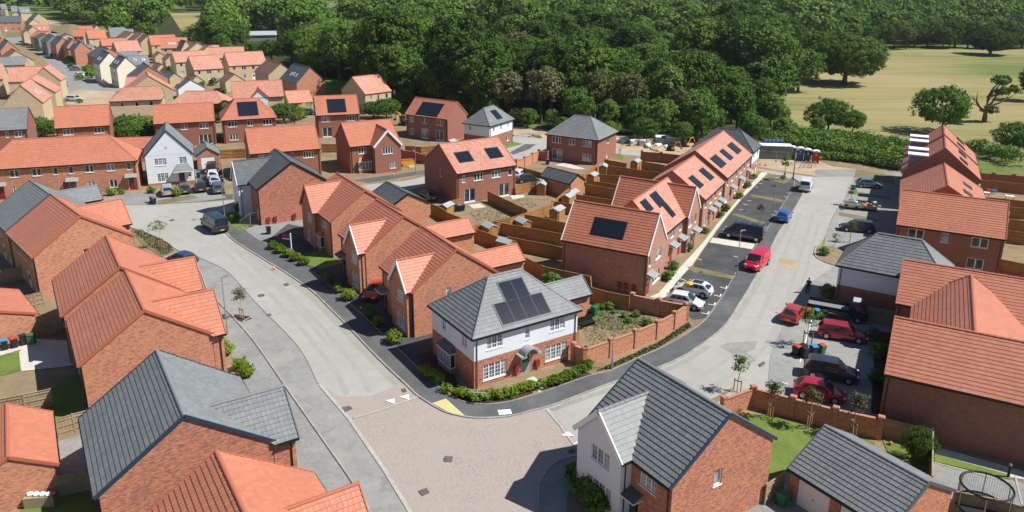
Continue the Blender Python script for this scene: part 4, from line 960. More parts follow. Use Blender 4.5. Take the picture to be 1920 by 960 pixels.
# block-paved junction
sheet('block_paving', [(-12.48,52.51),(-15.32,57.04),(-13.77,55.64),(-11.21,55.93),(-9.10,58.03),(-8.74,57.69),(-7.75,56.16),(-6.27,54.55),(-5.02,53.48),(-3.60,52.89),(-2.13,52.69),(0.16,53.04),(1.51,53.75),(3.13,54.09),(4.25,51.70),(5.06,49.07),(3.29,47.30),(2.28,45.76),(1.87,44.02),(1.86,40.38),(-5.58,40.28),(-8.77,46.18)], 'paving')
sheet('paving_band', [(-12.18,52.44),(-13.57,54.66),(-11.16,55.60),(-8.72,57.51),(-7.64,56.00),(-9.66,54.34)], 'paving')
ribbon('paving_border', [(-15.97,57.55),(-12.47,52.44),(-8.77,46.18),(-5.58,40.28)], .28, 'kerb', sm=False)
ribbon('paving_border', [(-12.19,52.52),(-10.01,53.86),(-7.49,55.83)], .22, 'kerb', sm=False)
ribbon('paving_border', [(2.92,54.09),(3.92,51.69),(4.93,48.80)], .22, 'kerb', sm=False)
# dark footways beside the corner plot
inner = [(-38.96,102.54),(-34.30,95.81),(-31.08,92.16),(-27.21,88.04),(-21.76,81.31),(-16.85,74.14),(-14.42,70.50),(-10.65,64.60),(-6.13,57.65),(-4.20,55.36),(-1.91,54.74),(0.09,55.27),(2.29,56.48),(4.75,58.14),(6.70,59.45),(8.83,60.51),(11.60,62.88),(13.71,64.57),(16.02,66.80),(18.05,69.03),(19.77,71.32),(21.77,74.97),(23.46,78.21),(26.54,84.60),(31.19,93.12),(34.45,99.28),(46.62,123.23),(46.76,126.52)]
outer = [(-39.14,98.54),(-35.51,93.25),(-30.69,87.76),(-27.83,84.64),(-25.79,82.42),(-21.61,77.34),(-18.53,72.70),(-15.73,68.42),(-13.00,64.03),(-10.59,60.34),(-8.71,57.64),(-7.75,56.16),(-6.27,54.55),(-5.02,53.48),(-3.60,52.89),(-2.13,52.69),(0.16,53.04),(1.51,53.75),(3.15,54.52),(5.63,56.20),(8.60,58.28),(13.19,61.14),(15.93,63.37),(18.37,66.07),(20.43,68.61),(22.23,71.44),(23.96,74.75),(26.44,79.40),(29.36,85.10),(32.57,91.58),(36.04,98.77),(39.05,104.24),(44.64,114.90),(46.91,119.86),(48.16,124.84),(48.02,128.34)]
sheet('footway', outer+inner[::-1], 'path')
sheet('plot_soil', inner+[(46.51,127.93),(44.31,132.65),(38.57,135.95),(29.98,141.44),(20.42,145.03),(10.37,148.32),(7.16,146.77),(4.97,143.03),(3.38,139.48),(-1.09,140.58),(-8.41,130.23),(-14.26,120.24),(-16.79,117.92),(-28.10,114.78),(-35.11,110.49),(-39.81,105.01)], 'soil')
kerb_run(outer, .15, .11)
kerb_run(inner, .07, .07)
kerb_run([(-51.19,98.17),(-48.07,96.05),(-44.58,93.20),(-41.42,89.71),(-39.09,87.71),(-36.96,84.74),(-34.45,80.20),(-32.62,76.93),(-27.53,70.21),(-23.69,64.87),(-18.66,57.07),(-14.20,50.18),(-10.62,44.63),(-8.07,40.25)], .14, .1)
ribbon('channel_line', [(-39.26,88.45),(-36.17,85.99),(-32.34,82.34),(-26.69,74.25),(-19.60,64.42),(-16.15,57.72)], .12, 'road')
kerb_run([(39.05,93.34),(37.96,90.95),(37.58,89.06),(38.07,87.61),(38.82,86.56)], .14, .1)
ribbon('kerb', [(58.88,129.11),(53.54,118.84),(46.74,107.26),(41.79,97.61),(39.33,93.35)], .12, 'kerb', h=.03)
ribbon('kerb', [(32.00,79.23),(26.71,69.34),(23.96,64.15),(22.17,61.50),(20.21,59.12)], .12, 'kerb', h=.03)
kerb_run([(4.71,47.95),(3.28,47.17),(2.36,45.70),(1.94,44.02),(1.94,40.63)], .14, .1)
sheet('footway', [(4.79,48.08),(3.28,47.17),(2.36,45.70),(1.94,44.02),(1.93,40.38),(3.54,40.41),(3.87,43.50),(4.85,46.40)], 'path_pale')
sheet('tactile_paving', [(-6.29,54.79),(-5.23,55.50),(-3.52,52.97),(-4.40,53.11)], 'tactile')
sheet('tactile_paving', [(3.58,54.57),(5.18,56.06),(5.79,55.42),(4.32,54.11)], 'road_dark') if 0 else None
sheet('access_cover', [(-0.99,53.86),(0.03,54.00),(0.16,53.34),(-0.85,53.13)], 'white_line')
for q, l in (([(-10.08,55.09),(-9.40,55.47),(-9.25,54.62)], 'white give way triangle on the long road, the one farther from the kerb'), ([(-9.07,55.72),(-8.33,56.11),(-8.18,55.25)], 'white give way triangle on the long road, the one next to the kerb'), ([(3.85,50.41),(4.41,50.98),(4.85,50.36)], 'white give way triangle painted beside the white gabled house, in the sun'), ([(4.74,49.40),(5.25,49.95),(5.52,49.34)], 'white give way triangle half hidden behind the white gabled house')): tag(sheet('give_way_triangle', q, 'white_line', kind=None), l, 'road marking', 'give way triangles')
for i, (q, l) in enumerate([([(-13.43,54.03),(-12.84,54.28),(-12.47,53.89),(-12.99,53.34)], 'dark grating at the left edge of the road by the paved junction'), ([(-6.10,43.79),(-5.56,44.14),(-5.30,43.64),(-5.76,43.30)], 'square manhole cover low in the paved junction'), ([(-4.70,47.42),(-4.61,47.74),(-4.07,47.68),(-4.06,47.06),(-4.63,47.05)], 'square manhole cover in the middle of the paved junction'), ([(-27.09,76.19),(-26.47,76.42),(-26.30,75.86),(-26.85,75.63)], 'small grating in the pale road opposite the hedge row'), ([(-25.26,79.19),(-24.88,79.51),(-24.47,78.91),(-24.80,78.60)], 'small grating in the pale road beside the dark footway'), ([(-24.66,71.27),(-24.37,71.53),(-24.05,71.03),(-24.35,70.78)], 'small round cover in the pale road by the left channel'), ([(-9.08,56.90),(-8.75,57.08),(-8.55,56.57),(-8.83,56.39)], 'gully grate at the kerb above the white triangles'), ([(-47.40,101.55),(-47.02,102.05),(-46.64,101.34),(-47.13,101.08)], 'manhole cover near the bend by the parked cars'), ([(22.11,61.80),(22.78,62.40),(22.77,61.91),(22.08,61.21)], 'gully grate beside the stained patch of road'), ([(4.25,48.59),(4.69,48.80),(4.78,48.41),(4.33,48.14)], 'gully grate in the shade of the white gabled house')]):
    o = sheet('drain_cover', q, 'iron', kind=None); tag(o, l, 'drain cover', 'drain and manhole covers in the roads')
sheet('road_patch', [(19.56,65.23),(20.37,66.00),(23.41,66.40),(22.66,64.76),(21.76,64.21),(22.16,62.59),(21.36,61.98),(20.55,63.36)], 'patch'); sheet('road_patch', [(3.13,54.17),(5.84,55.99),(5.88,55.50),(3.54,53.86)], 'patch')
sheet('road_stain', [(32.88,89.11),(34.41,87.87),(34.43,86.10),(32.97,85.54),(32.11,86.39)], 'dirt')
sheet('road_edge', [(-7.81,40.44),(-5.57,40.47),(-1.34,32.55),(-2.89,32.53)], 'road_dark'); sheet('block_paving', [(-5.57,40.47),(1.94,40.58),(1.91,32.59),(-1.34,32.55)], 'paving'); sheet('pavement', [(-10.51,40.41),(-7.81,40.44),(-2.89,32.53),(-5.99,32.50)], 'path_pale')
# parking court and pale path by the terrace
sheet('parking_court', [(21.42,74.69),(19.68,71.39),(18.35,70.98),(16.94,74.18),(16.77,76.81),(18.59,80.74),(20.31,84.02),(21.43,85.41),(24.08,91.34),(27.11,97.62),(30.55,104.72),(35.79,115.19),(42.82,127.79),(46.76,126.52),(46.62,123.23),(34.45,99.28),(31.19,93.12),(26.54,84.60),(23.46,78.21)], 'drive')
sheet('front_path', [(14.90,76.63),(15.81,75.94),(16.77,76.81),(18.59,80.74),(21.62,86.29),(24.44,92.33),(28.04,99.88),(31.69,107.30),(35.79,115.19),(42.82,127.79),(44.91,131.54),(43.89,131.87),(38.44,121.49),(32.88,110.54),(28.63,102.23),(24.78,94.36),(22.65,90.34),(19.67,84.85),(17.24,79.94),(16.06,77.66)], 'concrete')
sheet('front_path', [(25.62,94.39),(26.50,96.30),(31.43,93.94),(30.42,91.91)], 'concrete')
for q, l in (([(20.83,85.57),(21.50,85.76),(25.70,83.00),(25.33,81.86),(21.21,83.88)], 'l'), ([(31.79,106.53),(32.48,107.32),(35.68,103.17),(35.01,101.95)], 'l'), ([(37.31,116.44),(37.92,117.37),(42.03,114.52),(41.28,112.77)], 'l'), ([(42.89,127.43),(44.67,130.78),(47.19,129.40),(47.07,125.84),(45.22,124.06)], 'l')): sheet('grass_verge', q, 'verge')
# thin verge along the garden wall
sheet('grass_verge', [(7.49,60.26),(11.83,63.60),(14.26,66.21),(17.68,70.35),(17.76,69.26),(16.07,67.02),(13.75,64.79),(11.63,63.08),(8.86,60.76)], 'verge')
for i, (a, b) in enumerate(((((19.53,72.59)),((20.11,72.28))),(((20.11,72.28)),((20.38,72.94))),(((20.72,74.81)),((21.33,74.55))),(((21.33,74.55)),((21.61,75.24))),(((21.99,77.23)),((22.52,76.81))),(((22.52,76.81)),((22.82,77.53))),(((23.20,79.47)),((23.73,79.03))),(((23.73,79.03)),((24.05,79.80))),(((19.18,81.86)),((19.78,81.24))),(((22.71,88.29)),((23.13,87.84))),(((27.77,86.62)),((28.43,87.35))),(((27.36,89.34)),((27.85,88.98))),(((33.62,109.21)),((34.07,108.82))),(((34.96,112.00)),((35.45,111.45))),(((36.20,114.03)),((36.65,113.62))),(((39.77,121.86)),((40.15,121.39))),(((41.01,124.24)),((41.57,123.75))),(((42.12,126.70)),((42.50,126.19))),(((43.78,118.50)),((44.31,118.05))),(((42.63,116.32)),((43.10,115.74))),(((38.47,108.57)),((38.93,108.05))),(((37.56,106.71)),((38.02,106.21))),(((34.64,101.23)),((35.09,100.78))))):
    ribbon('bay_marking', [a, b], .12, 'white_line', sm=False)
# bays on the east side
sheet('parking_court', [(58.72,128.75),(54.15,119.49),(47.19,107.79),(42.11,98.06),(40.09,93.37),(43.23,91.87),(49.38,92.04),(69.14,133.23)], 'road_dark')
sheet('front_path', [(66.10,131.97),(67.44,132.03),(54.87,108.04),(47.56,93.99),(46.86,93.97),(54.07,108.02)], 'path_pale')
for q in ([(61.71,134.49),(66.35,130.12),(63.82,124.73),(58.91,128.75)], [(54.55,120.45),(59.49,116.60),(58.61,115.08),(53.58,118.53)], [(48.11,108.35),(52.51,104.91),(51.53,103.41),(47.32,106.76)]): sheet('grass_verge', q, 'verge')
sheet('parking_court', [(38.82,86.56),(32.00,79.23),(26.71,69.34),(23.96,64.15),(21.91,58.44),(21.71,55.05),(28.16,52.10),(32.83,60.47),(37.73,66.70),(42.67,76.86)], 'road_dark')
sheet('front_path', [(35.15,69.88),(36.11,69.66),(31.74,61.40),(27.81,53.98),(27.22,54.20),(30.98,61.39)], 'path_pale')
sheet('planting_bed', [(35.78,68.94),(37.09,68.39),(29.68,53.63),(28.63,53.92)], 'mulch')
for a, b in (((25.99,62.27),(30.45,71.50)),((37.62,77.17),(39.18,76.78)),((27.98,56.65),(29.61,56.34)),((31.91,64.95),(32.67,64.65)),((23.04,58.81),(23.59,58.29)),((45.47,99.27),(43.87,100.36)),((50.13,113.35),(51.26,112.54)),((55.96,123.44),(57.36,122.17)),((55.07,120.47),(53.89,121.39)),((46.50,104.72),(46.91,104.24)),((41.42,94.84),(42.13,93.83))): ribbon('bay_marking', [a, b], .12, 'white_line', sm=False)
# site compound far right
sheet('grass_verge', [(6.37,72.23),(9.00,74.00),(11.37,72.99),(13.81,71.13),(13.90,69.42),(11.78,70.10),(9.95,68.15),(8.10,69.29),(6.73,69.98)], 'verge')
sheet('works_yard', [(44.43,136.19),(53.23,129.26),(59.19,129.85),(62.30,134.51),(58.20,136.73),(57.14,141.69),(47.03,144.80)], 'dirt'); sheet('road_end', [(54.14,134.19),(62.30,134.51),(59.22,129.49),(52.34,128.87)], 'path_pale')
sheet('works_yard', [(-0.17,170.03),(11.55,166.98),(20.56,163.91),(37.93,159.17),(47.31,145.72),(44.19,135.38),(33.83,140.74),(20.84,148.30),(14.84,151.42),(7.64,157.78),(3.30,164.24),(-0.15,162.93)], 'dirt')
sheet('footway', [(-0.51,145.51),(2.58,153.38),(4.73,152.97),(3.25,148.49),(0.11,143.72)], 'path'); sheet('grass_verge', [(-1.64,153.19),(0.09,155.32),(2.04,153.35),(-1.17,149.25)], 'lawn')
sheet('grass_verge', [(19.33,144.53),(21.06,143.70),(20.59,140.19),(18.90,140.98)], 'lawn')
# footways along the middle street
sheet('footway', [(-26.17,123.81),(-23.67,122.21),(-14.76,128.87),(-15.05,131.49),(-20.09,127.57),(-24.22,125.27)], 'path')
sheet('footway', [(-49.82,109.45),(-42.33,112.23),(-43.25,114.85),(-47.80,112.34)], 'path')
sheet('parking_court', [(-55.27,113.83),(-52.46,115.74),(-47.63,118.40),(-43.58,112.77),(-47.03,110.37),(-50.33,109.71),(-52.28,109.09)], 'path_pale')
sheet('driveway', [(-61.47,112.16),(-59.14,114.90),(-55.88,115.01),(-52.24,108.82),(-56.80,108.67),(-61.21,108.52),(-66.13,108.90),(-68.14,111.07)], 'path_pale')
sheet('driveway', [(-49.98,118.32),(-57.86,136.96),(-53.64,137.14),(-43.68,113.06),(-46.35,110.68)], 'drive')
sheet('grass_verge', [(-53.20,111.01),(-49.29,114.04),(-47.75,112.63),(-50.17,110.27),(-52.08,108.82)], 'verge')
# left-hand planted verge at the bend
sheet('grass_verge', [(-50.66,97.07),(-49.68,97.54),(-46.37,94.60),(-43.24,91.82),(-41.44,89.14),(-42.13,87.26),(-46.08,90.94)], 'verge')
sheet('planter', [(-27.87,71.20),(-26.10,70.74),(-25.84,70.25),(-26.49,69.50),(-27.63,70.21)], 'mulch'); ribbon('kerb', [(-27.87,71.20),(-26.03,70.68),(-26.49,69.50)], .1, 'kerb', h=.1, sm=False)
# plots of the row on the right of the road: drives, lawns, beds
sheet('driveway', [(-36.27,97.50),(-35.37,99.11),(-30.53,105.30),(-25.25,96.08),(-27.21,88.04),(-31.08,92.16)], 'path_pale')
sheet('driveway', [(-31.45,93.37),(-30.68,100.41),(-22.46,96.16),(-11.25,75.58),(-6.41,65.77),(-6.13,57.65),(-10.65,64.60),(-16.86,74.21),(-21.76,81.31),(-27.21,88.04),(-31.08,92.16)], 'drive')
sheet('lawn', [(-26.02,88.44),(-23.13,90.03),(-19.66,86.07),(-22.29,83.76),(-23.99,85.08)], 'lawn'); sheet('lawn', [(-41.40,104.96),(-39.27,106.31),(-35.02,99.12),(-36.26,97.06),(-38.48,99.70)], 'lawn')
sheet('planting_bed', [(-8.55,62.78),(-6.75,64.15),(-4.36,57.94),(-2.83,56.08),(1.48,57.35),(1.91,56.51),(0.06,55.39),(-1.91,54.87),(-4.10,55.40),(-5.96,57.74)], 'mulch')
sheet('lawn', [(0.14,57.85),(1.60,58.77),(2.37,57.20),(1.25,56.66)], 'lawn'); sheet('lawn', [(2.42,58.79),(6.29,61.48),(7.66,60.93),(4.79,58.83),(2.83,57.55)], 'lawn')
sheet('front_path', [(1.33,58.76),(1.98,59.32),(3.18,57.39),(2.44,56.52)], 'concrete')
sheet('planting_bed', [(2.73,57.38),(6.65,60.15),(7.07,59.70),(4.75,58.20),(2.90,56.95)], 'mulch')
for q in ([(-23.40,90.02),(-22.49,91.61),(-23.64,83.72),(-25.07,84.88)], ): pass
# back gardens
sheet('lawn', [(-45.70,62.03),(-44.43,62.76),(-42.23,59.49),(-43.42,58.45)], 'lawn'); sheet('patio', [(-44.43,62.76),(-44.85,65.40),(-40.91,65.05),(-38.13,60.42),(-42.12,59.30)], 'concrete')
sheet('patio', [(-47.53,64.91),(-45.11,65.84),(-43.86,63.92),(-45.70,62.03)], 'concrete'); sheet('lawn', [(-41.04,54.73),(-38.08,56.45),(-36.97,59.13),(-33.08,53.29),(-35.05,51.75),(-40.54,53.94)], 'lawn')
sheet('driveway', [(-33.31,48.97),(-31.78,50.23),(-26.79,41.47),(-29.16,41.44)], 'path_pale'); sheet('lawn', [(-31.50,41.92),(-27.89,43.58),(-25.35,40.01),(-30.29,39.94)], 'lawn')
sheet('lawn', [(18.77,53.82),(22.62,52.75),(27.20,49.97),(25.22,45.52),(22.45,47.92),(17.82,45.40),(16.86,47.20)], 'lawn')
sheet('lawn', [(27.89,50.25),(30.84,48.69),(29.11,45.58),(27.07,45.55)], 'lawn')
sheet('driveway', [(30.31,47.53),(35.25,45.38),(35.97,42.37),(34.60,40.35),(27.57,42.25)], 'path_pale'); sheet('grass_verge', [(30.93,48.57),(34.87,46.26),(34.69,45.66),(30.46,47.66)], 'lawn')
sheet('front_path', [(31.41,49.50),(33.37,48.35),(36.20,46.58),(35.62,45.68),(33.74,46.24),(30.82,48.37)], 'concrete')
for a, b in (((30.39,47.54),(34.70,45.20)),((35.25,46.08),(33.81,43.02))): ribbon('kerb', [a, b], .12, 'kerb', h=.06, sm=False)
sheet('driveway', [(14.69,42.07),(17.82,45.40),(19.70,46.63),(22.38,40.67),(17.98,39.65)], 'path_pale')
sheet('patio', [(-6.52,110.06),(-4.81,110.95),(-3.78,109.06),(-5.63,108.20)], 'concrete'); sheet('patio', [(-0.43,115.43),(1.81,115.81),(1.96,114.62),(0.15,113.10)], 'concrete')
sheet('patio', [(9.69,137.64),(13.15,132.59),(11.25,132.51),(7.63,135.52)], 'concrete')
# far estate street
sheet('street', [(-254.67,434.07),(-257.97,403.60),(-236.99,362.10),(-216.96,353.30),(-186.47,307.57),(-139.44,240.24),(-127.65,216.44),(-116.43,200.27),(-103.80,195.92),(-85.16,193.72),(-96.40,220.51),(-117.42,224.42),(-136.38,253.50),(-160.78,285.49),(-197.41,339.96),(-219.75,369.74),(-242.63,420.04)], 'path_pale')
sheet('street_paving', [(-123.35,212.74),(-124.00,220.79),(-112.40,217.42),(-105.28,204.48),(-102.33,194.36),(-113.70,195.34)], 'dirt')
sheet('field_patch', [(-282.18,484.27),(-273.11,485.60),(-233.49,413.78),(-246.61,419.53)], 'verge'); sheet('field_patch', [(-273.40,423.73),(-264.89,424.83),(-244.66,391.64),(-252.57,390.71)], 'verge'); sheet('bare_earth', [(-314.74,534.95),(-287.57,504.42),(-273.41,475.67),(-287.28,488.59)], 'dirt')
# fields
sheet('field', [(83.48,246.08),(104.50,283.90),(126.42,309.95),(171.46,361.86),(185.73,370.96),(244.90,376.87),(294.69,381.84),(233.56,253.92),(102.70,126.15),(89.54,131.00),(83.74,161.29),(71.99,171.74),(59.40,172.99)], 'field')
sheet('field', [(-272.64,628.74),(-243.48,634.29),(-168.93,437.22),(-186.69,443.00)], 'field'); sheet('field', [(-68.97,386.52),(-61.75,387.32),(-46.59,306.37),(-55.14,313.50)], 'field')
sheet('field', [(-288.20,822.32),(-249.99,861.77),(-197.57,679.18),(-225.84,655.09)], 'field'); sheet('field', [(-198.67,816.22),(-167.64,951.37),(-145.56,857.81),(-120.74,657.62),(-158.74,650.40)], 'verge')
# ---------------------------------------------------------------- houses
T2 = dict(tile='tile_red')
house('B', 'grey hipped house with white upper floor and six solar panels on the corner plot', tile='tile_grey', up='render', group=None, wall='brick_red')
house('Bgar', 'low grey tiled garage behind the corner house with white upper floor', tile='tile_grey', cat='garage', name='garage', pipes=False, adj={'a':3.6,'x':-.6}, wall='brick_orange')
house('D1', 'red brick house with bay windows, farthest of the row of three along the footway', wings=[dict(n='D1w')], group='three matching gabled brick houses', wall='brick_orange')
house('D2', 'red brick gabled house in the middle of the row of three along the footway', wings=[dict(n='D2w',barge='upvc')], group='three matching gabled brick houses', wall='brick_orange')
house('D3', 'red brick gabled house of the row of three, nearest the grey hipped corner house', wings=[dict(n='D3w',barge='upvc')], group='three matching gabled brick houses', wall='brick_orange')
house('D2g', 'red tiled garage behind the middle brick house of the row', cat='garage', name='garage', pipes=False, wall='brick_orange')
house('D3g', 'red tiled garage behind the last brick house of the row', cat='garage', name='garage', pipes=False, wall='brick_orange')
house('Eh', 'grey roofed brick house with a white rendered front gable by the blue van', tile='tile_dark', wings=[dict(n='Ehw',up='render',wall='render',barge='upvc')], wall='brick_red')
house('gar1', 'dark tiled brick garage behind the first brick house of the row', tile='tile_dark', cat='garage', name='garage', pipes=False, wall='brick_orange')
house('gar2', 'dark tiled brick garage standing alone among the back gardens', tile='tile_dark', cat='garage', name='garage', pipes=False, wall='brick_orange')
house('C1', 'end gable of the terrace with one large black solar array facing the garden wall', wall='brick_terrace', barge=1, faces='SEW', verge='upvc', adoor='door_red_c')
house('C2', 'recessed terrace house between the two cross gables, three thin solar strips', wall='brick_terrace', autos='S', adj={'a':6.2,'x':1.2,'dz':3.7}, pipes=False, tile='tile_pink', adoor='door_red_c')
house('C3', 'second cross gable of the terrace beside the parking court', wall='brick_terrace', barge=1, verge='upvc', adoor='door_red_c')
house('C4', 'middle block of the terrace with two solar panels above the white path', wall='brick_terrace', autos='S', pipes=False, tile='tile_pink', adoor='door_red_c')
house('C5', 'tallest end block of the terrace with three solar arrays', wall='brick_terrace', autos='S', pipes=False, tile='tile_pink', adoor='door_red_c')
house('C6', 'dark grey hipped house with white upper wall at the far end of the terrace', tile='tile_dark', up='render', autos='E')
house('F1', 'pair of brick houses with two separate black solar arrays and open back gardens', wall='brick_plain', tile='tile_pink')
house('F2', 'grey hipped brick house with open patio door at the edge of the wood', tile='tile_grey', wall='brick_plain')
house('F3', 'small grey hipped house with white upper floor near the wood', tile='tile_grey', up='render', wall='brick_plain')
house('F4', 'red roofed brick house with a wide black solar array before the trees', wall='brick_plain')
house('F5', 'narrow brick house with a square solar array and white french door', wall='brick_plain')
house('F6', 'brick house with white edged front gable and red tiled bay across the street', wall='brick_plain', wings=[dict(n='F6w',barge='upvc')])
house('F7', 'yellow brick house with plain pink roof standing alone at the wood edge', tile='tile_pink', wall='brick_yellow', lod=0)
house('A', 'large grey roofed house with a white rendered gable at the bottom of the photo', tile='tile_grey', lod=2, barge=1, wings=[dict(n='Aw',up='render',wall='render',barge='upvc',ov=.25)], verge='verge_navy')
house('J', 'grey roofed brick house at lower left with a tiled wing towards the road', tile='tile_grey', lod=2, wings=[dict(n='Jw',front=1)], autos='S', verge='verge_navy')
house('K2', 'orange roofed brick house next above the large grey roof at left', wings=[dict(n='K2w',front=1)], autos='S', wall='brick_orange')
house('K1', 'orange roofed brick house behind the other stepped orange roof at left', wings=[dict(n='K1w',front=1)], autos='S', wall='brick_orange')
house('L', 'orange roofed brick house whose slope meets a grey roof at the left edge', wings=[dict(n='Lw',front=1)], autos='S', wall='brick_orange')
house('M', 'grey roofed house joined behind the orange one at the left edge', tile='tile_grey', wings=[dict(n='Mw',front=1,dz=1.6)], autos='S', wall='brick_orange')
house('H', 'orange roofed house cut by the bottom edge below the large grey roof', tile='tile_red', lod=2, wings=[dict(n='Hw',front=1)], wall='brick_red')
house('LG1', 'small orange roofed garage at the left edge behind four wheelie bins', cat='garage', name='garage', pipes=False, faces='SNEW', tile='tile_red', wall='brick_orange')
house('LG2', 'low orange roofed garage in the lower left corner', cat='garage', name='garage', pipes=False, wall='brick_orange')
house('G1', 'grey tiled double garage with white doors at the bottom right', tile='tile_grey', lod=2, cat='garage', name='garage', pipes=False)
house('N1', 'brick house with plain red roof facing the near hipped grey house at right', wall='brick_plain', faces='SNEW')
house('N2', 'terrace house with two small solar panels behind the plain red roof at right', tile='tile_red2', wall='brick_plain', pipes=False, adj={'a':7.,'x':-1.})
house('N3', 'taller terrace house at right with two flat white dormers, nearer one', tile='tile_red2', wall='brick_plain', pipes=False)
house('N4', 'taller terrace house at right with two flat white dormers, farther one', tile='tile_red2', wall='brick_plain', pipes=False)
house('O', 'grey hipped building with pale upper wall beside the flatbed truck', tile='tile_grey', up='render', wall='brick_plain', autos='')
house('Q1', 'large red roofed house with a blank dark brick wall at the right edge', wall='brick_plain', adj={'a':11.,'x':4.}, tile='tile_red2')
house('Q2', 'red roofed house joined behind the largest red roof at the right edge', wall='brick_plain', adj={'a':11.,'x':4.}, tile='tile_red2')
house('Q3', 'red roof link joining the two big red roofs at the right edge', wall='brick_plain', adj={'b':4.3,'a':6.6,'dz':2.95}, tile='tile_red2', pipes=False)
house('W1', 'white rendered gable fronted house with grey porch facing a row of parked cars', tile='tile_grey', wall='render', adj={}, verge='verge_navy')
house('Wg', 'small grey roofed garage with a white door beside the white gabled house', tile='tile_grey', cat='garage', name='garage', pipes=False, verge='verge_navy')
house('T1', 'long orange hipped terrace with red doors at the left edge', wall='brick_orange')
house('T2', 'orange roof tucked between the long terrace and the white gabled house', wall='brick_orange')
house('U1', 'brick house with two wide white windows above the long orange terrace', wall='brick_plain')
house('U0', 'grey roofed brick house at the left edge above the long orange terrace', tile='tile_grey', wall='brick_plain')
house('U2', 'brick house with plain orange roof directly behind the white gabled house', wall='brick_plain')
house('U3', 'hipped orange roofed house with a square solar array beside the carport', wall='brick_plain')
house('U4', 'long plain orange roof behind the dark roofed house with white wing', wall='brick_plain')
